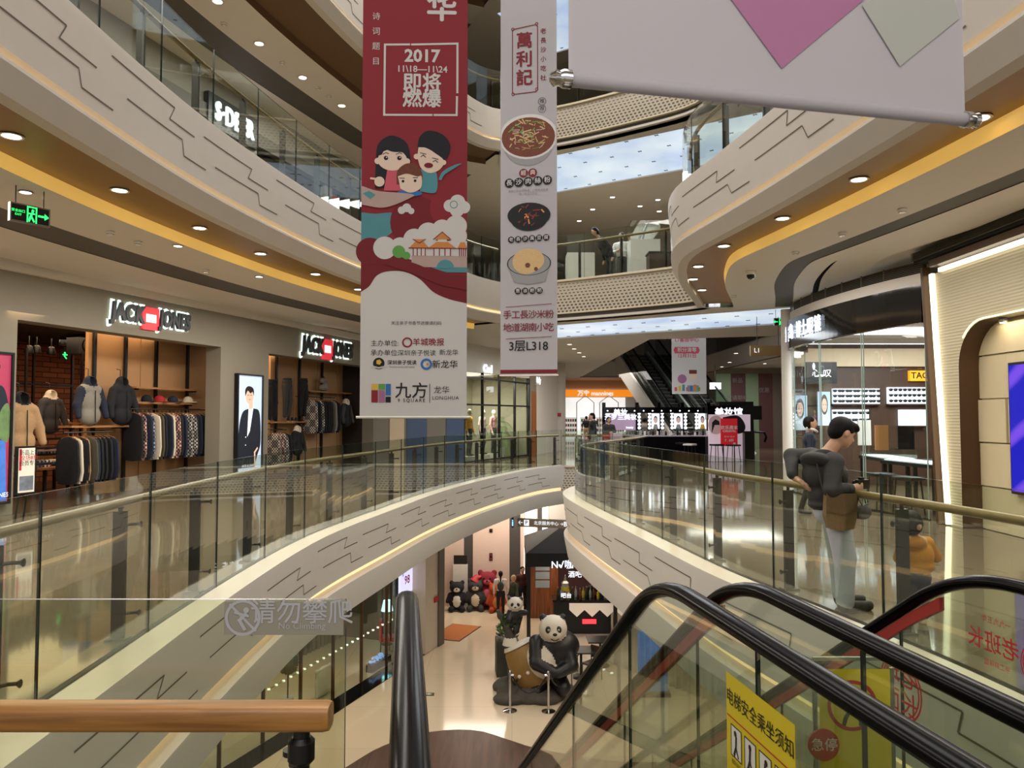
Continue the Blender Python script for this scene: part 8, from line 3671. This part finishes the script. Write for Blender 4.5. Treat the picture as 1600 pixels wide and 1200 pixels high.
s_ = Vector((0, -1, 0)).cross(ax3).normalized()
u_ = s_.cross(ax3)
for i in range(12):
	th = 2 * pi * i / 12
	mb = MB()
	mb.ball(a.lerp(b, .62) + s_ * .48 * cos(th) + u_ * .48 * sin(th), .05, 8)
	mb.build('stud', M_PWHITE, t_)
t_ = thing('panda_cub_statue', 'small panda cub statue on a leafy branch above the drum', 'statue', (q0.x, YP + .2, ZB))
h2 = Vector(pp(805, 944, .1)) - Vector((0, .2, 0))
P = [ell(h2, (.20, .18, .185), 0), ell(h2 + Vector((0, -.14, -.05)), (.09, .08, .07), 0), ell(h2 + Vector((-.15, 0, .14)), (.06, .04, .06), 1), ell(h2 + Vector((.15, 0, .14)), (.06, .04, .06), 1),
	 ell(h2 + Vector((-.02, .06, -.32)), (.22, .20, .24), 1), cap(h2 + Vector((.10, -.05, -.22)), .08, h2 + Vector((.26, -.14, -.18)), .075, 1), cap(h2 + Vector((-.12, -.05, -.22)), .08, h2 + Vector((-.16, -.18, -.36)), .07, 1),
	 cap(h2 + Vector((-.08, .05, -.48)), .09, h2 + Vector((-.22, 0, -.66)), .08, 1), cap(h2 + Vector((.06, .02, -.5)), .09, h2 + Vector((.02, -.06, -.68)), .08, 1)]
body_mesh('body', P, [M_PWHITE, M_PBLACK], t_, vox=.028, k=.04)
mb = MB()
for sx in (-1, 1):
	mb.ball(h2 + Vector((sx * .075, -.16, .02)), (.045, .03, .05), 10)
mb.ball(h2 + Vector((0, -.22, -.03)), (.03, .02, .02), 8)
mb.build('face', M_PBLACK, t_)
br = Vector(pp(797, 1000, .1)) - Vector((0, .2, 0))
mb = MB()
mb.tube([(br.x + .1, .1, 0), (br.x + .05, .05, br.z * .55), br, h2 + Vector((-.15, 0, -.75)), h2 + Vector((-.45, .02, -.15))], [.16, .14, .16, .12, .05], 10)
mb.build('trunk', M_ROCK, t_, smooth=50)
mb = MB()
rnd = random.Random(8)
for i in range(60):
	c = h2 + Vector((rnd.uniform(-.42, .0), rnd.uniform(-.1, .1), rnd.uniform(-.75, -.25)))
	d = Vector((rnd.uniform(-1, 1), rnd.uniform(-1, 0), rnd.uniform(-.3, 1))).normalized() * .15
	s2 = d.cross(Vector((0, 1, .2))).normalized() * .035
	mb.add([c, c + d * .5 + s2, c + d, c + d * .5 - s2], [(0, 1, 2, 3)])
mb.build('leaves', mat('statue_leaf_green', '#3f6a2a', .5, var=.3, scale=9), t_)
mb = MB()
mb.lathe([(.20, -.12), (.16, .04), (.08, .14), (.001, .17)], br, 16)
mb.build('stone_cap', M_PWHITE, t_, smooth=40)
t_ = thing('rock_base', 'grey artificial rock under the panda statue', 'rock', (q0.x, YP, ZB))
rnd = random.Random(3)
body_mesh('rock', [ell((rnd.uniform(-.7, .75), rnd.uniform(-.55, .5), .08), (rnd.uniform(.25, .45), rnd.uniform(.25, .4), rnd.uniform(.12, .26)), 0) for _ in range(16)] + [ell((0, 0, .0), (.95, .7, .22), 0)], [M_ROCK], t_, vox=.04, k=.03)
q = gb(792, 1058)
t_ = thing('planter', 'square slate planter with a leafy shrub beside the panda statue', 'planter', (q.x, q.y + .3, ZB), .1)
mb = MB()
mb.box((0, 0, .48), (.62, .62, .96))
mb.build('box', mat('slate_planter', '#35352f', .6, var=.4, scale=6), t_, bevel=.015)
mb = MB()
rnd = random.Random(6)
for i in range(90):
	c = Vector((rnd.uniform(-.25, .25), rnd.uniform(-.25, .25), 1.0 + rnd.uniform(0, .22)))
	d = Vector((rnd.uniform(-1, 1), rnd.uniform(-1, 1), rnd.uniform(.1, 1))).normalized() * .16
	s2 = d.cross(ZV).normalized() * .05
	mb.add([c, c + d * .5 + s2, c + d, c + d * .5 - s2], [(0, 1, 2, 3)])
mb.build('leaves', mat('dull_leaf_green', '#4a5634', .6, var=.4, scale=9), t_)
ST = []
for px, py, w in ((797, 1111, 'front, beside the rock'), (857, 1112, 'front, beneath the big panda'), (814, 1082, 'rear, beside the slate planter'), (894, 1085, 'rear, beside the cafe table')):
	q = gb(px, py)
	t_ = thing('barrier_post', 'chrome rope barrier post at the ' + w, 'barrier post', (q.x, q.y, ZB), 0, 'rope barrier posts')
	mb = MB()
	mb.lathe([(.17, 0), (.17, .015), (.05, .04), (.03, .05)], (0, 0, 0), 20)
	mb.build('base', M_CHROME, t_, smooth=40)
	mb = MB()
	mb.cyl((0, 0, .04), (0, 0, .90), .026, n=12)
	mb.build('pole', M_CHROME, t_, smooth=40)
	mb = MB()
	mb.lathe([(.026, .88), (.045, .90), (.045, .93), (.02, .97), (.001, .975)], (0, 0, 0), 14)
	mb.build('cap', M_CHROME, t_, smooth=40)
	ST.append(q)
for i, j, w in ((0, 1, 'black barrier rope looping across the front of the rock'), (0, 2, 'black barrier rope running back to the slate planter'), (1, 3, 'black barrier rope running back to the cafe table')):
	a, b = ST[i] + ZV * .86, ST[j] + ZV * .86
	t_ = thing('barrier_rope', w, 'rope', ((a.x + b.x) / 2, (a.y + b.y) / 2, ZB), 0, 'barrier ropes')
	mb = MB()
	mb.tube([a.lerp(b, .04 + .92 * k / 14) - ZV * (.42 * 4 * (k / 14) * (1 - k / 14)) for k in range(15)], .022, 8)
	mb.build('cord', M_BLK, t_, world=True, smooth=60)
	mb = MB()
	for e in (a, b):
		o = a if e is b else b
		dd = (o - e).normalized()
		mb.cyl(e + dd * .02, e + dd * .09, .026, n=8)
	mb.build('end_hook', M_CHROME, t_, world=True)
# floor details
pts = [gb(x, y) for x, y in ((540, 1200), (590, 1170), (640, 1152), (690, 1142), (745, 1142), (790, 1155), (830, 1168), (880, 1178), (960, 1190), (1040, 1192))]
C = [Vector((p.x, p.y)) for p in pts]
C = crom(C, .3)
mb = MB()
mb.add([(p.x, p.y, ZB + .012) for p in C] + [(p.x, 9.0, ZB + .012) for p in C], [(i, len(C) + i, len(C) + i + 1, i + 1) for i in range(len(C) - 1)])
struct(mb, 'floor', node_mat('dark_brown_planks', lambda nt, b: wood(nt, b, '#5a3f30', '#432c20', .25, 1)), 'dark brown plank floor with a wavy edge in the lower hall')
q = gb(668, 1085)
t_ = thing('floor_sticker', 'small green exit arrow sticker on the ivory floor', 'sticker', (q.x, q.y, ZB))
mb = MB()
mb.box((0, 0, .004), (.34, .2, .006))
mb.build('plate', mat('dark_green_sticker', '#1c3a24', .4), t_)
p = Print((0, 0, .008), (1, 0, 0), (0, 1, 0))
p.poly([(-.12, -.03), (.02, -.03), (.02, -.07), (.13, 0), (.02, .07), (.02, .03), (-.12, .03)], 0)
p.build('arrow', [M_WHITE], t_, world=False)
q = gb(716, 992)
t_ = thing('door_mat', 'orange tan mat on the ivory floor at the end of the lower shop', 'mat', (q.x - .1, q.y + .3, ZB), FL.rz)
mb = MB()
mb.box((0, 0, .008), (1.8, 1.0, .014))
mb.build('pile', mat('orange_mat', '#b8703a', .9, var=.2, scale=30), t_)
mb = MB()
mb.box((0, 0, .005), (1.86, 1.06, .009))
mb.build('rubber_edge', M_BLK, t_)
q = GY(1020, 1075, 20.0)
t_ = thing('poster_lightbox', 'added blue glowing stand for a screen reflection seen through the escalator glass', 'poster', (q.x, 20.0, ZB))
mb = MB()
mb.box((0, 0, .85), (.75, .1, 1.5))
mb.build('lit_panel', mat('blue_reflection_glow', '#3f6aa8', .5, emit=.5, var=.5, scale=3), t_)  # stand added in place of a blue screen reflection
mb = MB()
mb.box((0, 0, .05), (.85, .4, .1))
mb.build('base', M_STEEL, t_)
# ---------------------------------------------------------------- the man, the child and the woman by the balustrade
YMN = 6.42
OM = Vector(((1330 - 800) / FPX * YMN, YMN, 0))


def mj(px, py, dy=0.0):
	y = YMN + dy
	q = GY(px, py, y)
	return Vector((q.x - OM.x, dy, q.z))


M_JKT = mat('charcoal_jacket', '#343230', .8, var=.12, scale=14, bump=.25)
M_JEAN = mat('washed_pale_jeans', '#b2b6bb', .8, var=.12, scale=10, bump=.2)
man = thing('person', 'man in a charcoal hooded jacket and pale jeans looking down at a camera', 'person', OM)
FW_ = Vector((.90, .20, -.40)).normalized()
SIDE = FW_.cross(ZV).normalized()           # his right
UPH = SIDE.cross(FW_).normalized()
HR = Matrix((SIDE, -FW_, UPH)).transposed()
HC = mj(1316, 676)


def hp(x, y, z):
	"""head space: x to his right, -y forward, z up"""
	return HC + HR @ Vector((x, y, z))


def fingers(P, wrist, d, palm_n, m, curl=.5, k=1.0, spread=.018):
	"""a hand with four jointed fingers and a thumb; d = pointing direction, palm_n = palm normal"""
	d = Vector(d).normalized()
	n_ = Vector(palm_n).normalized()
	s = d.cross(n_).normalized()
	w = Vector(wrist)
	knk = w + d * .085 * k
	P.append(cap(w, .026 * k, w + d * .03 * k, .028 * k, m))
	for i in range(4):
		o = (i - 1.5) * spread * k
		b = knk + s * o
		P.append(cap(w + d * .025 * k + s * o * .6, .016 * k, b, .0125 * k, m))
		L = (.040, .046, .043, .034)[i] * k
		d1 = (d * cos(curl * .6) + n_ * sin(curl * .6)).normalized()
		d2 = (d * cos(curl * 1.5) + n_ * sin(curl * 1.5)).normalized()
		e = b + d1 * L
		P.append(cap(b, .0115 * k, e, .0100 * k, m))
		P.append(cap(e, .0100 * k, e + d2 * L * .85, .0085 * k, m))
	t0 = w + d * .03 * k - s * .024 * k
	t1 = t0 - s * .028 * k + d * .028 * k + n_ * .012 * k
	P.append(cap(t0, .014 * k, t1, .012 * k, m))
	P.append(cap(t1, .012 * k, t1 + d * .03 * k + n_ * .012 * k, .0095 * k, m))


SK, JN, JK, SH, BK, SO = range(6)
LS, RS = mj(1268, 714, .14), mj(1302, 722, -.13)
LE, LW = mj(1236, 712, .16), mj(1238, 744, .02)
RE, RWr = mj(1299, 765, -.20), mj(1332, 764, -.16)
P = [
	ell(mj(1303, 800), (.165, .14, .12), JN), ell(mj(1297, 772, 0), (.185, .15, .15), JK), ell(mj(1289, 742), (.185, .16, .15), JK), ell(mj(1299, 788, 0), (.19, .155, .06), JK),
	cap(LS, .075, RS, .08, JK), ell(mj(1284, 722, .02), (.165, .15, .10), JK),
	cap(LS, .078, LE, .060, JK), cap(LE, .060, LW + Vector((0, 0, .02)), .045, JK),
	cap(RS, .082, RE, .064, JK), cap(RE, .064, RWr - Vector((.03, 0, 0)), .046, JK),
	cap(mj(1290, 712, .02), .058, mj(1304, 694, .0), .052, SK),
	# head
	ell(hp(0, .0, 0), (.076, .096, .112), SK, HR), ell(hp(0, -.035, -.055), (.058, .062, .060), SK, HR), ell(hp(0, -.068, -.088), (.028, .024, .022), SK, HR), cap(hp(0, -.094, .008), .009, hp(0, -.116, -.026), .014, SK),
	ell(hp(0, -.085, .030), (.052, .020, .016), SK, HR), ell(hp(.079, .010, -.008), (.012, .022, .032), SK, HR), ell(hp(-.079, .010, -.008), (.012, .022, .032), SK, HR), ell(hp(0, -.091, -.054), (.026, .014, .011), SK, HR),
	# legs in loose jeans
	cap(mj(1308, 806, -.08), .105, mj(1320, 872, -.09), .088, JN), cap(mj(1320, 872, -.09), .086, mj(1320, 936, -.07), .070, JN),
	cap(mj(1304, 806, .09), .105, mj(1311, 868, .12), .086, JN), cap(mj(1311, 868, .12), .084, mj(1314, 926, .16), .070, JN),
	cap(mj(1320, 930, -.07), .072, mj(1321, 939, -.07), .066, JN),
]
for (hx, dy, tx) in ((1318, -.07, 1358), (1312, .16, 1346)):
	a = mj(hx, 940, dy)
	b = mj(tx, 940, dy + .10)
	a.z, b.z = .055, .040
	P += [cap(a, .048, b, .036, SH)]
	a2, b2 = a.copy(), b.copy()
	a2.z = b2.z = .022
	P += [cap(a2, .022, b2, .022, SO)]
fingers(P, LW, (.62, -.25, -.45), (.1, -.2, -1), SK, .35)
fingers(P, RWr, (.85, .25, .18), (-.25, .9, .1), SK, .9)
body_mesh('body', P, [M_SKIN, M_JEAN, M_JKT, mat('dark_canvas_shoe', '#2e2c2a', .7), FAB['black'], mat('shoe_sole', '#6a645c', .6)], man, vox=.0085, k=.018)
body_mesh('hair', [ell(hp(0, .018, .040), (.090, .106, .092), 0, HR), ell(hp(0, .055, -.005), (.080, .064, .082), 0, HR), ell(hp(0, -.062, .078), (.074, .050, .042), 0, HR), ell(hp(.03, -.086, .064), (.04, .026, .022), 0, HR)], [M_HAIR], man, vox=.008, k=.02,
		  cuts=[ell(hp(0, -.118, -.035), (.075, .085, .078), 0, HR), ell(hp(.085, .0, -.028), (.035, .040, .045), 0, HR), ell(hp(-.085, .0, -.028), (.035, .040, .045), 0, HR)])
mb = MB()
for sx in (-1, 1):
	c = hp(sx * .032, -.093, .010)
	mb.ball(c, (.012, .010, .006), 8)
	mb.tube([hp(sx * .012, -.101, .034), hp(sx * .034, -.097, .038), hp(sx * .054, -.084, .030)], .0045, 6)
mb.build('eyes', M_BLK, man)
mb = MB()
mb.tube([hp(-.022, -.099, -.054), hp(0, -.106, -.054), hp(.022, -.099, -.054)], .0055, 6)
mb.build('mouth', mat('lips', '#a0524a'), man)
mb = MB()
for a, b in ((LE, LW), (RE, RWr)):
	d = (b - a).normalized()
	mb.tube([b - d * .05, b - d * .012], [.047, .044], 14)
mb.build('cuff', M_JKT, man, smooth=50)
mb = MB()
mb.tube([mj(1309, 716, -.17), mj(1318, 750, -.17), mj(1322, 788, -.15)], .006, 6)
mb.build('jacket_zip', M_STEEL, man)
HT = Matrix.Rotation(.35, 3, 'Y') @ Matrix.Rotation(-.25, 3, 'X')
body_mesh('hood', [ell(mj(1279, 722, -.04), (.15, .155, .062), 0, HT), ell(mj(1290, 713, -.03), (.095, .105, .05), 1, HT)], [M_JKT, FAB['black']], man, vox=.011, k=.02)
# shoulder bag at his hip
bc = mj(1312, 798, -.19)
r = thing('shoulder_bag', 'tan canvas shoulder bag hanging at the hip of the man in charcoal', 'bag', OM + Vector((bc.x, bc.y, bc.z - .14)))
mb = MB()
o = [(-.115, .27), (.115, .27), (.125, .10), (.10, .0), (0, -.02), (-.10, .0), (-.125, .10)]
mb.prism([(u, -.035, w) for u, w in o], (0, .07, 0))
mb.build('pouch', mat('tan_canvas', '#7d6440', .8, var=.2, scale=25), r, bevel=.015, smooth=50, fix=True)
mb = MB()
mb.prism([(u, -.045, w) for u, w in ((-.12, .28), (.12, .28), (.125, .14), (.0, .11), (-.125, .14))], (0, .012, 0))
mb.build('flap', mat('dark_tan_canvas', '#6a5232', .8, var=.2, scale=25), r, fix=True)
L0 = Vector((bc.x, bc.y, bc.z - .14))
mb = MB()
mb.tube([Vector((-.11, 0, .26)), mj(1284, 760, -.17) - L0, mj(1276, 724, -.13) - L0, mj(1268, 708, .05) - L0], .012, 6, flat=.4)
mb.build('strap', FAB['charcoal'], r)
cc = RWr + Vector((.095, .035, .035))
r = thing('camera', 'black compact camera held by the man in charcoal', 'camera', OM + cc, .35)
mb = MB()
mb.box((0, 0, 0), (.11, .045, .075))
mb.build('casing', M_BLK, r, bevel=.008)
mb = MB()
mb.cyl((0, .02, 0), (0, .08, 0), .03, .028, 16)
mb.build('lens', M_GLOSSBLK, r, smooth=40)
mb = MB()
mb.box((-.01, 0, .047), (.04, .03, .02))
mb.build('viewfinder', M_BLK, r, bevel=.004)
mb = MB()
mb.tube([(-.05, 0, .03), (-.07, -.02, -.10), (-.03, -.03, -.17), (.03, -.03, -.15), (.05, 0, -.02)], .005, 6)
mb.build('wrist_strap', M_BLK, r)
pc = mj(1346, 792, -.02)
r = thing('camera_pouch', 'grey camera pouch dangling beside the man in charcoal', 'bag', OM + pc)
body_mesh('pouch', [ell((0, 0, -.05), (.075, .06, .055)), ell((.02, 0, -.03), (.05, .05, .05))], [FAB['charcoal']], r, vox=.012)
mb = MB()
mb.tube([(-.05, 0, -.03), (-.03, -.02, .10), (-.02, -.06, .17), (.01, -.03, .09), (.045, 0, -.02)], .007, 6)
mb.build('strap', M_BLK, r)

# --- child in the yellow hooded top
YC = 6.0
OC_ = Vector(((1432 - 800) / FPX * YC, YC, 0))


def cj(px, py, dy=0.0):
	q = GY(px, py, YC + dy)
	return Vector((q.x - OC_.x, dy, q.z))


M_YHOOD = mat('mustard_fleece', '#b87a14', .9, var=.12, scale=22, bump=.3)
child = thing('person', 'small child in a mustard yellow hooded top standing at the balustrade', 'person', OC_)
hc = cj(1424, 818)
P = [ell(hc, (.078, .085, .092), 0), ell(hc + Vector((.05, .05, -.03)), (.04, .04, .045), 0), ell(hc + Vector((.02, -.083, -.015)), (.018, .012, .022), 0), cap(hc - Vector((0, 0, .06)), .04, cj(1429, 842), .042, 0),
	 ell(cj(1432, 868), (.130, .10, .125), 2), ell(cj(1433, 884), (.130, .10, .07), 2), cap(cj(1414, 846, -.02), .05, cj(1448, 848, .02), .05, 2),
	 ell(cj(1430, 850, -.06), (.085, .045, .06), 3), cap(cj(1418, 844, -.05), .03, cj(1442, 844, -.03), .03, 4),
	 cap(cj(1450, 850, .02), .048, cj(1462, 870, .06), .042, 2), cap(cj(1462, 870, .06), .042, cj(1455, 872, .17), .036, 2), cap(cj(1411, 850, 0), .048, cj(1405, 872, .06), .042, 2), cap(cj(1405, 872, .06), .042, cj(1415, 874, .17), .036, 2),
	 ell(cj(1431, 902), (.115, .09, .07), 1), cap(cj(1420, 904), .062, cj(1421, 932), .052, 1), cap(cj(1421, 932), .052, cj(1421, 962), .042, 1), cap(cj(1441, 904, .03), .062, cj(1442, 930, .03), .052, 1), cap(cj(1442, 930, .03), .052, cj(1442, 960, .04), .042, 1)]
for x, dy in ((1421, 0), (1442, .04)):
	a = cj(x, 960, dy)
	a.z = .03
	P.append(cap(a, .034, a + Vector((.04, .09, -.004)), .028, 5))
fingers(P, cj(1455, 872, .19), (-.3, 1, .1), (-1, 0, 0), 0, .6, .6)
fingers(P, cj(1415, 874, .19), (.3, 1, .1), (1, 0, 0), 0, .6, .6)
body_mesh('body', P, [M_SKIN, mat('dark_blue_trousers', '#232a38', .8, var=.1), M_YHOOD, mat('hood_lining', '#a86c10', .9, var=.1), mat('pale_hood_fleece', '#c9b48c', .9, var=.1), M_WHITE], child, vox=.011, k=.016)
body_mesh('hair', [ell(hc + Vector((-.006, -.006, .016)), (.086, .093, .090), 0), ell(hc + Vector((-.02, -.03, -.03)), (.076, .068, .06), 0)], [M_HAIR], child, vox=.011, k=.02, cuts=[ell(hc + Vector((.07, .08, -.04)), (.07, .07, .07)), ell(hc + Vector((.02, -.1, -.02)), (.03, .03, .03))])
mb = MB()
for d_ in (.03, .075):
	mb.ball(hc + Vector((d_, .112 - d_ * .6, -.005)), .009, 8)
mb.build('eyes', M_BLK, child)

# --- woman passing behind the man
q = GZ(1268, 803, 0)
woman = person('woman in a navy jacket over a pale shirt walking behind the man in charcoal', (q.x, q.y, 0), radians(72), 1.6, (FAB['black'], FAB['navy']), hair='bob', vox=.018, stride=.16)
mb = MB()
mb.tube([(-.07, -.07, 1.39), (0, -.105, 1.36), (.07, -.07, 1.39), (.06, .05, 1.42), (-.06, .05, 1.42), (-.07, -.07, 1.39)], .022, 8)
mb.build('collar', M_WHITE, woman, smooth=50)
# ---------------------------------------------------------------- ceiling fixtures
DLP = {}


def downlight(loc, label, energy=45, r=.085, color=(1, .84, .62), group='recessed downlights', angle=120):
	if r in DLP:
		o = dup(DLP[r], loc, 0, label, group)
	else:
		o = thing('downlight', label, 'ceiling light', loc, 0, group)
		mb = MB()
		mb.lathe([(r * 1.25, -.006), (r * 1.2, -.012), (r, -.010), (r * .92, .004), (r * 1.25, .004)], (0, 0, 0), 20)
		mb.build('trim_ring', M_WHITE, o, smooth=40)
		mb = MB()
		mb.lathe([(.001, -.008), (r * .92, -.008), (r * .92, -.002), (.001, -.002)], (0, 0, 0), 20)
		mb.build('lamp_face', mat('downlight_face', '#fff0d8', .5, emit=8, var=.01), o)
		DLP[r] = o
	if energy:
		d = bpy.data.lights.new('downlight_lamp', 'SPOT')
		d.energy = energy
		d.color = color
		d.spot_size = radians(angle)
		d.spot_blend = .7
		d.shadow_soft_size = .08
		s = bpy.data.objects.new('downlight_lamp', d)
		s.location = Vector(loc) - ZV * .03
		COL.objects.link(s)
	return o


ZS = Z2 - .985
for i, (px, py) in enumerate(((18, 212), (187, 297), (312, 356), (407, 396), (493, 428), (560, 452))):
	downlight(GZ(px, py, ZS), '%s bright downlight in the amber soffit, counted from the exit sign' % ORD[i], 70, group='downlights in the amber soffit over the shops')
for i, (px, py) in enumerate(((1530, 184), (1342, 280), (1223, 341), (1131, 384), (1091, 416), (1083, 436), (1097, 453))):
	downlight(GZ(px, py, ZS), '%s bright downlight in the amber soffit round the optician gallery, from the broad banner' % ORD[i], 70, group='downlights in the amber soffit by the optician')
ZW = Z2 - 1.135  # added ring downlights; bright spots on this ring are reflections
for i, (px, py) in enumerate(((278, 384), (405, 432), (40, 300))):
	downlight(GZ(px, py, ZW), 'added downlight in the pale ceiling ring over the shop walkway, number %s' % ORD[i], 60, r=.06, group='downlights in the pale ring')
Z3W = Z3 - 1.135
for i, (px, py) in enumerate(((340, 2), (405, 68), (473, 121), (534, 165))):
	downlight(GZ(px, py, Z3W), '%s bright downlight from the top edge in the white upper ceiling' % ORD[i], 90, group='downlights in the white upper ceiling')
for i, (x, y) in enumerate(((-1.2, 28.5), (1.5, 28.0))):
	downlight((x, y, Z2 - 1.005), 'downlight in the ceiling beyond the bridge, number %s' % ORD[i], 80, group='downlights beyond the bridge')
for i, (px, py) in enumerate(((1140, 566), (1128, 573), (1195, 568), (1150, 552), (890, 538), (897, 545), (905, 551), (912, 557))):
	q = GZ(px, py, Z2 - 1.005)
	downlight(q, '%s small downlight in the ceiling over the far concourse' % ORD[i], 0, group='downlights over the far concourse')
for i, (px, py) in enumerate(((926, 327), (957, 308), (1000, 322), (1030, 330), (1028, 312), (905, 345))):
	q = GZ(px, py, Z3 - 1.005)
	downlight(q, '%s small downlight in the ceiling beyond the upper bridge' % ORD[i], 60, group='downlights beyond the upper bridge')
SDP = []


def detector(loc, label):
	if SDP:
		return dup(SDP[0], loc, 0, label, 'smoke detectors')
	o = thing('smoke_detector', label, 'smoke detector', loc, 0, 'smoke detectors')
	mb = MB()
	mb.lathe([(.055, .0), (.055, -.02), (.045, -.035), (.03, -.05), (.001, -.055)], (0, 0, 0), 16)
	mb.build('housing', M_WHITE, o, smooth=40)
	mb = MB()
	mb.lathe([(.046, -.030), (.047, -.034), (.034, -.044), (.030, -.042)], (0, 0, 0), 16)
	mb.build('vent_ring', M_STEEL, o)
	SDP.append(o)


for px, py, z, l in ((172, 362, ZW, 'smoke detector nearer the exit sign in the pale ring over the shops'), (216, 378, ZW, 'smoke detector further from the exit sign in the pale ring over the shops'), (322, 422, ZW, 'smoke detector above the smaller shop sign'), (350, 37, Z3W, 'small detector first from the top edge of the white upper ceiling'), (441, 98, Z3W, 'small detector second from the top edge of the white upper ceiling'), (497, 137, Z3W, 'small detector third from the top edge of the white upper ceiling'), (514, 150, Z3W, 'small detector by the brown edge of the white upper ceiling'), (1410, 327, ZW, 'smoke detector in the pale ring over the optician'), (1316, 364, ZW, 'flat detector in the pale ring nearer the amber strip'), (1243, 394, ZW, 'small detector in the pale ring at the tip of the gallery'), (1147, 462, ZW, 'small detector at the curved tip of the pale ring')):
	detector(GZ(px, py, z), l)
q = GZ(1173, 424, ZW)
r = thing('security_camera', 'white dome security camera on the pale ring near the amber strip', 'camera', q)
mb = MB()
mb.lathe([(.09, 0), (.09, -.03), (.075, -.06)], (0, 0, 0), 18)
mb.build('mount', M_WHITE, r, smooth=40)
mb = MB()
mb.lathe([(.07, -.055), (.068, -.09), (.045, -.125), (.001, -.14)], (0, 0, 0), 18)
mb.build('dome', M_GLOSSBLK, r, smooth=60)
